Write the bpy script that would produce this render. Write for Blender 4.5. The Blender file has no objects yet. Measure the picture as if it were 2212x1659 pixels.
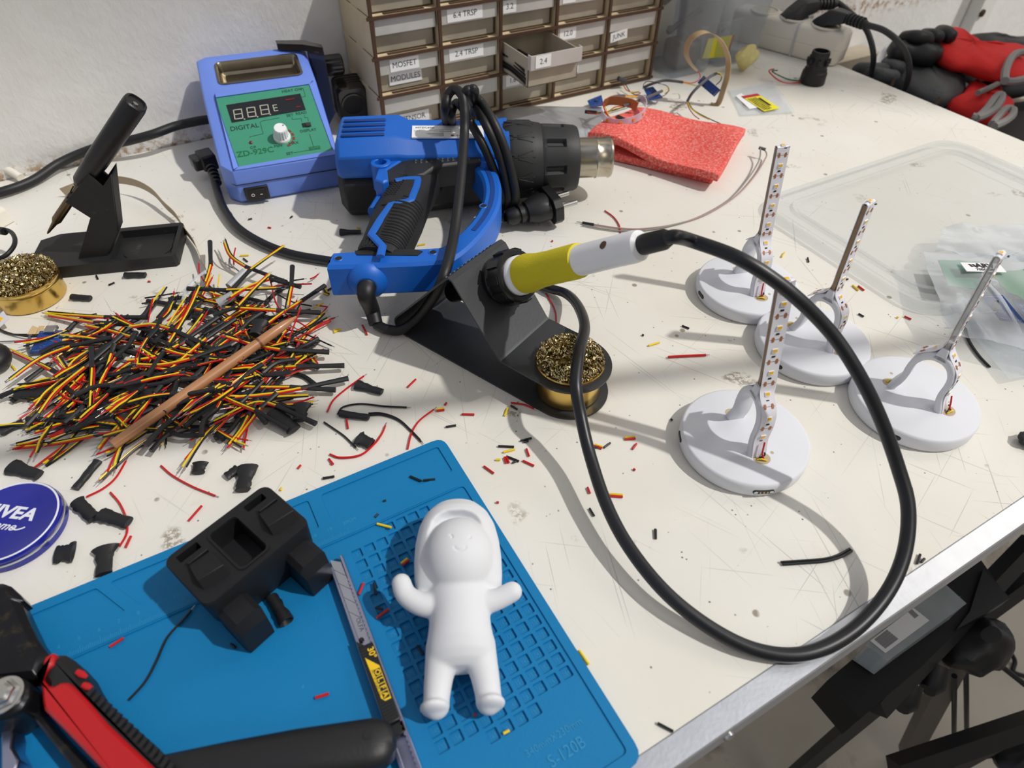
import bpy, bmesh, math, random
from mathutils import Vector, Matrix, Quaternion
random.seed(7)
SC = bpy.context.scene
COL = SC.collection
V = Vector
rad = math.radians
TABLE_Z = 0.75          # the bench top stands this high above the floor; shapes below are laid out with the bench top at z = 0

# ---------------------------------------------------------------- camera
CAM = V((-0.0929164, -0.0999704, 0.3548135))
RW = Matrix(((0.87175749, -0.34365902, 0.34919529), (-0.48983507, -0.62593502, 0.60685003), (0.01002408, -0.70007416, -0.71399978)))
F_PX, W_PX, H_PX = 1411.064, 2212.0, 1659.0
cd = bpy.data.cameras.new('camera')
cam = bpy.data.objects.new('camera', cd)
COL.objects.link(cam)
cd.sensor_fit = 'HORIZONTAL'; cd.sensor_width = 36.0
cd.lens = F_PX / W_PX * 36.0
cd.clip_start = 0.01; cd.clip_end = 30
m3 = Matrix((RW.col[0], -RW.col[1], -RW.col[2])).transposed()
cam.matrix_world = Matrix.Translation(CAM + V((0, 0, TABLE_Z))) @ m3.to_4x4()
cd.dof.use_dof = True; cd.dof.focus_distance = 0.50; cd.dof.aperture_fstop = 8.5
SC.camera = cam

# ---------------------------------------------------------------- light
SC.view_settings.view_transform = 'Standard'
SC.view_settings.look = 'None'
SC.view_settings.gamma = 1.0
SC.view_settings.use_curve_mapping = False
SC.view_settings.exposure = 0.0
wd = bpy.data.worlds.new('room_light'); SC.world = wd; wd.use_nodes = True
wn = wd.node_tree.nodes; wl = wd.node_tree.links     # ambient light: random dim and cool bright patches, added to vary reflections
wt = wn.new('ShaderNodeTexCoord'); wz = wn.new('ShaderNodeTexNoise'); wz.inputs['Scale'].default_value = 2.2; wz.inputs['Detail'].default_value = 2
wr = wn.new('ShaderNodeValToRGB'); wr.color_ramp.elements[0].position = 0.36; wr.color_ramp.elements[0].color = (0.15, 0.15, 0.17, 1); wr.color_ramp.elements[1].position = 0.66; wr.color_ramp.elements[1].color = (0.86, 0.90, 1.06, 1)
wl.new(wt.outputs['Generated'], wz.inputs['Vector']); wl.new(wz.outputs['Fac'], wr.inputs['Fac']); wl.new(wr.outputs['Color'], wn['Background'].inputs[0])
wn['Background'].inputs[1].default_value = 0.66
sl = bpy.data.lights.new('sun', 'SUN'); sl.energy = 2.4; sl.angle = rad(1.4); sl.color = (1.0, 0.97, 0.92)
so = bpy.data.objects.new('sun', sl); COL.objects.link(so)
SUN = V((0.482, -0.392, 0.785)).normalized()
so.rotation_euler = SUN.to_track_quat('Z', 'Y').to_euler(); so.location = SUN * 3

for nm, en, loc, rd in (('ceiling_lamp', 11.0, (1.35, 0.12, 1.0), 0.25), ('fill_light', 6.0, (0.35, -0.95, 1.1), 0.3)):  # the second is an added fill light with no known source
    al = bpy.data.lights.new(nm, 'POINT'); al.energy = en; al.color = (1.0, 0.92, 0.80); al.shadow_soft_size = rd
    ao = bpy.data.objects.new(nm, al); COL.objects.link(ao); ao.location = V(loc) + V((0, 0, TABLE_Z))
# ---------------------------------------------------------------- helpers
def ray(x, y):
    return (RW @ V(((x - W_PX / 2) / F_PX, (y - H_PX / 2) / F_PX, 1.0))).normalized()
def P(x, y, z=0.0):             # the point at height z over the bench that the photograph shows at x, y
    d = ray(x, y); return CAM + d * ((z - CAM.z) / d.z)
def PY(x, y, Y):
    d = ray(x, y); return CAM + d * ((Y - CAM.y) / d.y)
def PP(x, y, o, n):
    d = ray(x, y); return CAM + d * ((o - CAM).dot(n) / d.dot(n))
def frame(o, ex, up=V((0, 0, 1))):
    ex = V(ex).normalized(); ey = V(up).cross(ex).normalized(); ez = ex.cross(ey)
    return Matrix.Translation(o) @ Matrix((ex, ey, ez)).transposed().to_4x4()
def lerp(a, b, t): return a + (b - a) * t
def spline(pts, n=8, closed=False):
    pts = [V(p) for p in pts]; out = []; N = len(pts)
    for i in range(N if closed else N - 1):
        if closed: p0, p1, p2, p3 = pts[i - 1], pts[i], pts[(i + 1) % N], pts[(i + 2) % N]
        else:
            p1, p2 = pts[i], pts[i + 1]
            p0 = pts[i - 1] if i else p1 * 2 - p2
            p3 = pts[i + 2] if i + 2 < N else p2 * 2 - p1
        for k in range(n):
            t = k / n
            out.append(0.5 * ((2 * p1) + (p2 - p0) * t + (2 * p0 - 5 * p1 + 4 * p2 - p3) * t * t + (3 * p1 - p0 - 3 * p2 + p3) * t ** 3))
    if not closed: out.append(pts[-1])
    return out
def rrect(w, h, r, n=5):
    out = []
    for cx, cy, a in ((w / 2 - r, h / 2 - r, 0), (-w / 2 + r, h / 2 - r, 90), (-w / 2 + r, -h / 2 + r, 180), (w / 2 - r, -h / 2 + r, 270)):
        for k in range(n + 1):
            t = rad(a + 90 * k / n); out.append((cx + r * math.cos(t), cy + r * math.sin(t)))
    return out
def circle(r, n=24, a0=0, ry=None):
    ry = r if ry is None else ry
    return [(r * math.cos(a0 + 2 * math.pi * k / n), ry * math.sin(a0 + 2 * math.pi * k / n)) for k in range(n)]

class M:
    """collects shapes and links them as one mesh object"""
    def __init__(s): s.v = []; s.f = []; s.m = []; s.T = Matrix.Identity(4)
    def add(s, vs, fs, mi=0):
        b = len(s.v); s.v += [s.T @ V(v) for v in vs]
        s.f += [[b + i for i in f] for f in fs]; s.m += [mi] * len(fs); return s
    def box(s, c, d, mi=0, X=None):
        x, y, z = d[0] / 2, d[1] / 2, d[2] / 2; c = V(c)
        vs = [V((i * x, j * y, k * z)) for i in (-1, 1) for j in (-1, 1) for k in (-1, 1)]
        vs = [(X @ v + c) if X else (v + c) for v in vs]
        return s.add(vs, [(0, 1, 3, 2), (4, 6, 7, 5), (0, 4, 5, 1), (2, 3, 7, 6), (0, 2, 6, 4), (1, 5, 7, 3)], mi)
    def loft(s, rings, mi=0, cap=True, closed=False, capmi=None):
        n = len(rings[0]); vs = [p for r in rings for p in r]; fs = []
        R = len(rings)
        for i in range(R if closed else R - 1):
            j = (i + 1) % R
            for k in range(n):
                l = (k + 1) % n
                fs.append((i * n + k, i * n + l, j * n + l, j * n + k))
        s.add(vs, fs, mi)
        if cap and not closed:
            s.add(rings[0], [list(range(n))[::-1]], mi if capmi is None else capmi); s.add(rings[-1], [list(range(n))], mi if capmi is None else capmi)
        return s
    def prism(s, pts, z0, z1, mi=0, ch=0.0):
        """pts counter-clockwise in xy; ch = chamfer of the top edge"""
        if len(pts[0]) == 3: pts = [(p[0], p[1]) for p in pts]
        A = sum(pts[i - 1][0] * pts[i][1] - pts[i][0] * pts[i - 1][1] for i in range(len(pts)))
        if A < 0: pts = pts[::-1]
        rr = [[(x, y, z0) for x, y in pts]]
        if ch:
            rr.append([(x, y, z1 - ch) for x, y in pts])
            rr.append([(x, y, z1) for x, y in inset(pts, ch)])
        else: rr.append([(x, y, z1) for x, y in pts])
        return s.loft(rr, mi)
    def tube(s, path, r, n=8, mi=0, cap=True, closed=False, flat=1.0):
        path = [V(p) for p in path]; N = len(path); rings = []
        up = None
        for i, p in enumerate(path):
            a = path[i - 1] if (i or closed) else p; b = path[(i + 1) % N] if (i + 1 < N or closed) else p
            t = (b - a)
            t = t.normalized() if t.length > 1e-9 else V((1, 0, 0))
            if up is None:
                up = V((0, 0, 1)) if abs(t.z) < 0.9 else V((1, 0, 0))
            up = (up - t * up.dot(t))
            up = up.normalized() if up.length > 1e-6 else t.orthogonal().normalized()
            sd = t.cross(up); rr = r[i] if isinstance(r, (list, tuple)) else r
            rings.append([p + (sd * math.cos(2 * math.pi * k / n) + up * (math.sin(2 * math.pi * k / n) * flat)) * rr for k in range(n)])
        return s.loft(rings, mi, cap, closed)
    def lathe(s, prof, n=32, X=None, mi=0, cap=True):
        X = X or Matrix.Identity(4)
        rings = [[X @ V((r * math.cos(2 * math.pi * k / n), r * math.sin(2 * math.pi * k / n), z)) for k in range(n)] for r, z in prof]
        return s.loft(rings, mi, cap)
    def ribbon(s, path, side, w, t, mi=0):
        """flat band along path; side = width direction (vector or list)"""
        path = [V(p) for p in path]; rings = []
        for i, p in enumerate(path):
            sd = V(side[i] if isinstance(side, list) else side)
            a = path[max(i - 1, 0)]; b = path[min(i + 1, len(path) - 1)]
            tg = (b - a).normalized(); sd = (sd - tg * sd.dot(tg)).normalized(); nr = tg.cross(sd)
            ww = w[i] if isinstance(w, list) else w
            rings.append([p + sd * ww / 2 + nr * t / 2, p - sd * ww / 2 + nr * t / 2, p - sd * ww / 2 - nr * t / 2, p + sd * ww / 2 - nr * t / 2])
        return s.loft(rings, mi)
    def sphere(s, c, r, n=16, mi=0):
        c = V(c); r = r if isinstance(r, (tuple, list)) else (r, r, r); k = n // 2
        rings = []
        for i in range(1, k):
            a = math.pi * i / k
            rings.append([c + V((r[0] * math.sin(a) * math.cos(2 * math.pi * j / n), r[1] * math.sin(a) * math.sin(2 * math.pi * j / n), -r[2] * math.cos(a))) for j in range(n)])
        return s.loft(rings, mi)
    def text(s, txt, size, X, mi=0, depth=0.0001, align='CENTER', shear=0.0, bold=0.0, sx=1.0, space=1.0):
        key = (txt, size, depth, align, shear, bold, space)
        if key not in TEXTS:
            cu = bpy.data.curves.new('lettering', 'FONT'); cu.body = txt; cu.size = size; cu.extrude = depth; cu.align_x = align; cu.align_y = 'CENTER'
            cu.shear = shear; cu.offset = bold; cu.resolution_u = 3; cu.space_character = space
            ob = bpy.data.objects.new('lettering', cu); COL.objects.link(ob)
            bpy.context.view_layer.update()
            me = bpy.data.meshes.new_from_object(ob.evaluated_get(bpy.context.evaluated_depsgraph_get()))
            TEXTS[key] = ([v.co.copy() for v in me.vertices], [list(p.vertices) for p in me.polygons])
            bpy.data.objects.remove(ob); bpy.data.curves.remove(cu); bpy.data.meshes.remove(me)
        vs, fs = TEXTS[key]
        return s.add([X @ V((v.x * sx, v.y, v.z)) for v in vs], fs, mi)
    def build(s, name, mats, parent=None, bevel=0, seg=2, smooth=40, sub=0, at=None):
        me = bpy.data.meshes.new(name)
        o = bpy.data.objects.new(name, me); COL.objects.link(o)
        if at is not None:
            at = V(at); s.v = [v - at for v in s.v]; o.location = at
        if parent is not None:
            o.parent = parent
            off = parent['_at'] if '_at' in parent else None
            if off is not None:
                off = V(off); s.v = [v - off for v in s.v]
            o['_at'] = list(off) if off is not None else [0, 0, 0]
        else: o['_at'] = list(at) if at is not None else [0, 0, 0]
        me.from_pydata([tuple(v) for v in s.v], [], s.f)
        for m in (mats if isinstance(mats, (list, tuple)) else [mats]): me.materials.append(m)
        me.polygons.foreach_set('material_index', s.m)
        me.validate()
        bm = bmesh.new(); bm.from_mesh(me); bmesh.ops.recalc_face_normals(bm, faces=bm.faces); bm.to_mesh(me); bm.free()
        if smooth:
            me.shade_smooth()
            if smooth < 180: me.set_sharp_from_angle(angle=rad(smooth))
        me.update()
        if bevel:
            b = o.modifiers.new('edge', 'BEVEL'); b.width = bevel; b.segments = seg; b.limit_method = 'ANGLE'; b.angle_limit = rad(38); b.use_clamp_overlap = True
        if sub:
            b = o.modifiers.new('round', 'SUBSURF'); b.levels = sub; b.render_levels = sub
        return o
TEXTS = {}
def inset(pts, d):
    out = []; n = len(pts)
    for i in range(n):
        a, b, c = V((*pts[i - 1], 0)), V((*pts[i], 0)), V((*pts[(i + 1) % n], 0))
        e1 = (b - a).normalized(); e2 = (c - b).normalized()
        n1 = V((-e1.y, e1.x, 0)); n2 = V((-e2.y, e2.x, 0)); m = (n1 + n2)
        m = m / max(m.dot(n1), 0.3) if m.length > 1e-6 else n1
        q = b + m * d; out.append((q.x, q.y))
    return out
def tag(o, label, cat, group=None, kind=None):
    if label: o['label'] = label
    if cat: o['category'] = cat
    if group: o['group'] = group
    if kind: o['kind'] = kind
    return o
def thing(name, label, cat, at, group=None):
    o = bpy.data.objects.new(name, None); COL.objects.link(o); o.empty_display_size = 0.01
    o.location = V(at); o['_at'] = list(at)
    return tag(o, label, cat, group)

# ---------------------------------------------------------------- materials
def lin(h):
    h = h.lstrip('#'); c = [int(h[i:i + 2], 16) / 255 for i in (0, 2, 4)]
    return tuple(x / 12.92 if x <= 0.04045 else ((x + 0.055) / 1.055) ** 2.4 for x in c) + (1,)
MATS = {}
def mat(name, col, rough=0.5, metal=0.0, var=0.06, vscale=40, bump=0.0, bscale=200, spec=0.5, trans=0.0, alpha=1.0, sss=0.0, emit=0.0, aniso=0.0, coat=0.0, col2=None, c2scale=30, c2pos=(0.55, 0.65), tl=0.0):
    if name in MATS: return MATS[name]
    m = bpy.data.materials.new(name); m.use_nodes = True; nt = m.node_tree; N = nt.nodes; L = nt.links
    b = N['Principled BSDF']
    c = lin(col)
    tc = N.new('ShaderNodeTexCoord')
    nz = N.new('ShaderNodeTexNoise'); nz.inputs['Scale'].default_value = vscale; nz.inputs['Detail'].default_value = 4
    L.new(tc.outputs['Object'], nz.inputs['Vector'])
    mx = N.new('ShaderNodeMix'); mx.data_type = 'RGBA'
    mx.inputs['A'].default_value = tuple(max(0, x * (1 - var)) for x in c[:3]) + (1,)
    mx.inputs['B'].default_value = tuple(min(1, x * (1 + var)) for x in c[:3]) + (1,)
    L.new(nz.outputs['Fac'], mx.inputs['Factor'])
    out = mx.outputs['Result']
    if col2:
        n2 = N.new('ShaderNodeTexNoise'); n2.inputs['Scale'].default_value = c2scale; n2.inputs['Detail'].default_value = 6; n2.inputs['Roughness'].default_value = 0.65
        L.new(tc.outputs['Object'], n2.inputs['Vector'])
        rp = N.new('ShaderNodeMapRange'); rp.inputs['From Min'].default_value = c2pos[0]; rp.inputs['From Max'].default_value = c2pos[1]
        L.new(n2.outputs['Fac'], rp.inputs['Value'])
        m2 = N.new('ShaderNodeMix'); m2.data_type = 'RGBA'; m2.inputs['B'].default_value = lin(col2)
        L.new(rp.outputs['Result'], m2.inputs['Factor']); L.new(out, m2.inputs['A']); out = m2.outputs['Result']
    L.new(out, b.inputs['Base Color'])
    b.inputs['Roughness'].default_value = rough; b.inputs['Metallic'].default_value = metal
    b.inputs['Specular IOR Level'].default_value = spec
    b.inputs['Transmission Weight'].default_value = trans; b.inputs['Alpha'].default_value = alpha
    b.inputs['Coat Weight'].default_value = coat
    if sss:
        b.inputs['Subsurface Weight'].default_value = sss; b.inputs['Subsurface Radius'].default_value = (0.004, 0.004, 0.004)
        b.inputs['Subsurface Scale'].default_value = 1.0
    if emit:
        b.inputs['Emission Color'].default_value = c; b.inputs['Emission Strength'].default_value = emit
    if bump:
        bn = N.new('ShaderNodeTexNoise'); bn.inputs['Scale'].default_value = bscale; bn.inputs['Detail'].default_value = 3
        L.new(tc.outputs['Object'], bn.inputs['Vector'])
        bp = N.new('ShaderNodeBump'); bp.inputs['Strength'].default_value = bump; bp.inputs['Distance'].default_value = 0.001
        L.new(bn.outputs['Fac'], bp.inputs['Height']); L.new(bp.outputs['Normal'], b.inputs['Normal'])
    if tl:
        t = N.new('ShaderNodeBsdfTranslucent'); L.new(out, t.inputs['Color'])
        ms = N.new('ShaderNodeMixShader'); ms.inputs[0].default_value = tl
        L.new(b.outputs[0], ms.inputs[1]); L.new(t.outputs[0], ms.inputs[2]); L.new(ms.outputs[0], N['Material Output'].inputs['Surface'])
    MATS[name] = m
    return m
def clear(name, col='#ffffff', op=0.18, rough=0.12, tint='#f4f6f8', edge=0.5):
    """thin clear plastic: see-through with a faint body and a gloss"""
    if name in MATS: return MATS[name]
    m = bpy.data.materials.new(name); m.use_nodes = True; N = m.node_tree.nodes; L = m.node_tree.links
    b = N['Principled BSDF']; b.inputs['Base Color'].default_value = lin(col); b.inputs['Roughness'].default_value = rough
    t = N.new('ShaderNodeBsdfTransparent'); t.inputs[0].default_value = lin(tint)
    tc = N.new('ShaderNodeTexCoord'); nz = N.new('ShaderNodeTexNoise'); nz.inputs['Scale'].default_value = 30
    L.new(tc.outputs['Object'], nz.inputs['Vector'])
    lw = N.new('ShaderNodeLayerWeight'); lw.inputs['Blend'].default_value = 0.25
    ma = N.new('ShaderNodeMath'); ma.operation = 'MULTIPLY_ADD'; ma.inputs[1].default_value = op * 0.6; ma.inputs[2].default_value = op * 0.7
    L.new(nz.outputs['Fac'], ma.inputs[0])
    mb = N.new('ShaderNodeMath'); mb.operation = 'MULTIPLY_ADD'; mb.inputs[1].default_value = edge; mb.use_clamp = True
    L.new(lw.outputs['Facing'], mb.inputs[0]); L.new(ma.outputs[0], mb.inputs[2])
    ms = N.new('ShaderNodeMixShader'); L.new(mb.outputs[0], ms.inputs[0]); L.new(t.outputs[0], ms.inputs[1]); L.new(b.outputs[0], ms.inputs[2])
    L.new(ms.outputs[0], N['Material Output'].inputs['Surface'])
    MATS[name] = m
    return m
BLACK = mat('black_plastic', '#1b1c1e', 0.42)
RUBBER = mat('black_rubber', '#141517', 0.5, bump=0.05)
WHITE = mat('white_plastic', '#f2f3f5', 0.35)
LABEL = mat('label_paper', '#f0f1f2', 0.6)
INK = mat('black_ink', '#161616', 0.6)
CHROME = mat('bright_steel', '#c9c8c4', 0.22, 1.0)
WIRE_R = mat('red_insulation', '#c01217', 0.35)
WIRE_Y = mat('yellow_insulation', '#e8c916', 0.35)
WIRE_K = mat('black_insulation', '#15161a', 0.4)
TINNED = mat('tinned_copper', '#c8c6c2', 0.3, 1.0)
GOLD = mat('gold_tin', '#d8b667', 0.24, 1.0, bump=0.04, bscale=60)
PCB = mat('blue_circuit_board', '#123f86', 0.4)
# ---------------------------------------------------------------- bench, walls, floor
def bench_mat():
    m = bpy.data.materials.new('scratched_white_laminate'); m.use_nodes = True; N = m.node_tree.nodes; L = m.node_tree.links
    b = N['Principled BSDF']; tc = N.new('ShaderNodeTexCoord')
    def noise(sc, det=4, rough=0.5, mp=None):
        n = N.new('ShaderNodeTexNoise'); n.inputs['Scale'].default_value = sc; n.inputs['Detail'].default_value = det; n.inputs['Roughness'].default_value = rough
        if mp:
            k = N.new('ShaderNodeMapping'); k.inputs['Rotation'].default_value = (0, 0, mp[0]); k.inputs['Scale'].default_value = (mp[1], mp[2], 1); k.inputs['Location'].default_value = (mp[3], mp[0], 0)
            q = N.new('ShaderNodeMapping'); q.inputs['Rotation'].default_value = (0, 0, mp[0]); L.new(tc.outputs['Object'], q.inputs['Vector'])
            k.inputs['Rotation'].default_value = (0, 0, 0); L.new(q.outputs[0], k.inputs['Vector']); L.new(k.outputs[0], n.inputs['Vector'])
        else: L.new(tc.outputs['Object'], n.inputs['Vector'])
        return n.outputs['Fac']
    def rng(s, a, c, lo=0.0, hi=1.0):
        r = N.new('ShaderNodeMapRange'); r.inputs['From Min'].default_value = a; r.inputs['From Max'].default_value = c; r.inputs['To Min'].default_value = lo; r.inputs['To Max'].default_value = hi
        L.new(s, r.inputs['Value']); return r.outputs['Result']
    def math_(op, a, c):
        k = N.new('ShaderNodeMath'); k.operation = op; k.use_clamp = op == 'ADD'
        for i, x in enumerate((a, c)):
            if isinstance(x, float): k.inputs[i].default_value = x
            else: L.new(x, k.inputs[i])
        return k.outputs[0]
    def mixc(f, a, col):
        k = N.new('ShaderNodeMix'); k.data_type = 'RGBA'; L.new(f, k.inputs['Factor'])
        if isinstance(a, str): k.inputs['A'].default_value = lin(a)
        else: L.new(a, k.inputs['A'])
        k.inputs['B'].default_value = lin(col); return k.outputs['Result']
    c = mixc(rng(noise(5, 5), 0.3, 0.75), '#e6e4de', '#dcd8cc')
    c = mixc(rng(noise(18, 8, 0.7), 0.62, 0.80, 0, 0.35), c, '#c3b591')
    sc = None
    for rot, off in ((0.35, 1.0), (0.75, 4.0), (-0.5, 9.0), (1.25, 2.5), (-0.15, 6.0), (2.2, 12.0)):
        s = rng(noise(1.0, 1, 0.5, (rot, 620.0, 7.0, off)), 0.715, 0.745)
        sc = s if sc is None else math_('ADD', sc, s)
    sc = math_('MULTIPLY', sc, rng(noise(7, 3), 0.42, 0.62, 0.0, 0.42))
    c = mixc(sc, c, '#77736d')
    v = N.new('ShaderNodeTexVoronoi'); v.inputs['Scale'].default_value = 38; L.new(tc.outputs['Object'], v.inputs['Vector'])
    dots = math_('MULTIPLY', rng(v.outputs['Distance'], 0.10, 0.07), rng(noise(23, 2), 0.52, 0.58))
    c = mixc(math_('MULTIPLY', dots, 0.85), c, '#857a69')
    st = math_('MULTIPLY', rng(noise(16, 3), 0.66, 0.70), rng(noise(220, 6, 0.75), 0.46, 0.54, 0.0, 0.75))
    c = mixc(st, c, '#877a66')
    v2 = N.new('ShaderNodeTexVoronoi'); v2.inputs['Scale'].default_value = 160; L.new(tc.outputs['Object'], v2.inputs['Vector'])
    sp = math_('MULTIPLY', rng(v2.outputs['Distance'], 0.13, 0.08), rng(noise(90, 2), 0.56, 0.60))
    c = mixc(math_('MULTIPLY', sp, 0.8), c, '#4b463f')
    L.new(c, b.inputs['Base Color'])
    b.inputs['Roughness'].default_value = 0.48; b.inputs['Specular IOR Level'].default_value = 0.35
    bp = N.new('ShaderNodeBump'); bp.inputs['Strength'].default_value = 0.12; bp.inputs['Distance'].default_value = 0.0004
    L.new(noise(60, 6, 0.6), bp.inputs['Height']); L.new(bp.outputs[0], b.inputs['Normal'])
    return m
bench = thing('workbench', 'white laminate workbench with scratched top and aluminium front edge', 'workbench', (0, 0.34, 0))
m = M(); m.box((-0.235, 0.3415, -0.0128), (2.13, 0.783, 0.025)); m.build('bench_top', bench_mat(), bench)
ALU = mat('brushed_aluminium', '#c6c9cf', 0.42, 1.0, var=0.10, vscale=90, bump=0.06, bscale=400)
m = M(); m.prism([(-1.30, -0.0635), (0.83, -0.0635), (0.83, -0.0500), (-1.30, -0.0500)], -0.0245, 0.0002, ch=0.0008)
m.build('edge_strip', ALU, bench)['label'] = 'brushed aluminium edge strip'
for x, z in ((0.395, -0.012), (0.93 - 0.14, -0.012), (0.06, -0.012)):
    m = M(); m.lathe([(0.0035, 0), (0.0033, 0.0012), (0.002, 0.002), (0.0008, 0.0022)], 12, Matrix.Translation((x, -0.0635, z)) @ Matrix.Rotation(rad(90), 4, 'X'))
    m.build('screw', CHROME, bench)
RUST = mat('rusty_steel', '#4a3a28', 0.7, 0.4)
for px, py in ((1912, 186), (2003, 228)):
    p = P(px, py, 0.002); q = V((0.832, p.y, 0.001))
    m = M(); m.tube([q, q + V((0, 0, 0.004)), q + V((0.001, 0, 0.009))], [0.0022, 0.0018, 0.0012], 8); m.build('screw', RUST, bench)
LEGM = mat('grey_steel', '#5a5a58', 0.6)
for x in (-1.2, 0.74):
    for y in (0.02, 0.66):
        m = M(); m.box((x, y, -0.3875), (0.05, 0.05, 0.725)); m.build('leg', LEGM, bench)

def wall_mat():
    m = bpy.data.materials.new('rough_painted_plaster'); m.use_nodes = True; N = m.node_tree.nodes; L = m.node_tree.links
    b = N['Principled BSDF']; tc = N.new('ShaderNodeTexCoord'); b.inputs['Roughness'].default_value = 0.7; b.inputs['Specular IOR Level'].default_value = 0.25
    mp = N.new('ShaderNodeMapping'); mp.inputs['Scale'].default_value = (1.0, 1, 0.55); mp.inputs['Rotation'].default_value = (0, 0.5, 0); L.new(tc.outputs['Object'], mp.inputs['Vector'])
    n1 = N.new('ShaderNodeTexNoise'); n1.inputs['Scale'].default_value = 170; n1.inputs['Detail'].default_value = 5; n1.inputs['Roughness'].default_value = 0.6; L.new(mp.outputs[0], n1.inputs['Vector'])
    n2 = N.new('ShaderNodeTexNoise'); n2.inputs['Scale'].default_value = 30; n2.inputs['Detail'].default_value = 4; L.new(tc.outputs['Object'], n2.inputs['Vector'])
    ad = N.new('ShaderNodeMath'); ad.operation = 'ADD'; L.new(n1.outputs['Fac'], ad.inputs[0]); L.new(n2.outputs['Fac'], ad.inputs[1])
    bp = N.new('ShaderNodeBump'); bp.inputs['Strength'].default_value = 0.42; bp.inputs['Distance'].default_value = 0.0022; L.new(ad.outputs[0], bp.inputs['Height']); L.new(bp.outputs[0], b.inputs['Normal'])
    mx = N.new('ShaderNodeMix'); mx.data_type = 'RGBA'; mx.inputs['A'].default_value = lin('#efeeec'); mx.inputs['B'].default_value = lin('#e2e0da'); L.new(n2.outputs['Fac'], mx.inputs['Factor'])
    # rust-coloured scuffs and flaked paint, a hand's breadth above the bench
    sx = N.new('ShaderNodeSeparateXYZ'); L.new(tc.outputs['Object'], sx.inputs[0])
    r = N.new('ShaderNodeMapRange'); r.inputs['From Min'].default_value = 0.020; r.inputs['From Max'].default_value = 0.002; L.new(sx.outputs['Z'], r.inputs['Value']); r.interpolation_type = 'LINEAR'
    rb = N.new('ShaderNodeMapRange'); rb.inputs['From Min'].default_value = -0.03; rb.inputs['From Max'].default_value = -0.01; L.new(sx.outputs['Z'], rb.inputs['Value'])
    kb = N.new('ShaderNodeMath'); kb.operation = 'MULTIPLY'; L.new(r.outputs[0], kb.inputs[0]); L.new(rb.outputs[0], kb.inputs[1])
    n3 = N.new('ShaderNodeTexNoise'); n3.inputs['Scale'].default_value = 90; n3.inputs['Detail'].default_value = 6; n3.inputs['Roughness'].default_value = 0.7; L.new(tc.outputs['Object'], n3.inputs['Vector'])
    r3 = N.new('ShaderNodeMapRange'); r3.inputs['From Min'].default_value = 0.48; r3.inputs['From Max'].default_value = 0.6; L.new(n3.outputs['Fac'], r3.inputs['Value'])
    k = N.new('ShaderNodeMath'); k.operation = 'MULTIPLY'; L.new(kb.outputs[0], k.inputs[0]); L.new(r3.outputs[0], k.inputs[1])
    m2 = N.new('ShaderNodeMix'); m2.data_type = 'RGBA'; m2.inputs['B'].default_value = lin('#a98b69'); L.new(k.outputs[0], m2.inputs['Factor']); L.new(mx.outputs['Result'], m2.inputs['A'])
    L.new(m2.outputs['Result'], b.inputs['Base Color'])
    return m
WALLM = wall_mat()
m = M(); m.box((0.6, 0.785, 0.40), (4.4, 0.10, 2.30)); tag(m.build('wall_back', WALLM), None, None, kind='structure')
m = M(); m.box((0.6, 0.2, -0.775), (4.4, 1.5, 0.05)); m.v = [V((v.x, v.y - 0.45 if v.y < 0 else v.y, v.z)) for v in m.v]
tag(m.build('floor', mat('concrete_floor', '#cfc8ba', 0.8, var=0.14, vscale=9, bump=0.3, bscale=90, col2='#8d867a', c2scale=5)), None, None, kind='structure')
m = M(); WX0, WX1, WZ0, WZ1 = 0.7, 2.80, 2.12, 4.07
m.box(((-1.6 + WX0) / 2, -1.21, 1.9), (WX0 + 1.6, 0.02, 5.3)); m.box(((WX1 + 3.4) / 2, -1.21, 1.9), (3.4 - WX1, 0.02, 5.3)); m.box(((WX0 + WX1) / 2, -1.21, (WZ0 - .75) / 2), (WX1 - WX0, 0.02, WZ0 + .75)); m.box(((WX0 + WX1) / 2, -1.21, (WZ1 + 4.55) / 2), (WX1 - WX0, 0.02, 4.55 - WZ1))
tag(m.build('wall_sun_mask', mat('grey_plaster', '#b9b6b0', 0.8)), None, None, kind='structure')  # unseen wall added to block the sun everywhere but through its opening
m = M(); m.tube([(0.95 + .25, -.326 - .11, .83), (.26 - .25, -.10 + .09, .80)], .010, 10); tag(m.build('shadow_rod', mat('grey_rod', '#8a8a88', .5)), None, None, kind='structure')  # unseen rod added to cast a soft shadow band across the bench
a = PY(2092, 30, 0.735)
m = M(); m.box((a.x + 0.012, 0.722, 0.4), (0.052, 0.026, 2.3)); tag(m.build('trim_1', mat('white_paint_post', '#e4e2dc', 0.6, bump=0.2), bevel=0.004), None, None, kind='structure')
m = M(); q = PY(2120, 28, 0.709); m.tube([(q.x, 0.7095, q.z), (q.x, 0.705, q.z)], 0.007, 14); m.tube([(q.x, 0.709, q.z), (q.x, 0.7035, q.z)], 0.003, 10)
tag(m.build('wall_bolt', RUST), 'rusty bolt head on the white wall post above the gloves', 'bolt')

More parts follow.
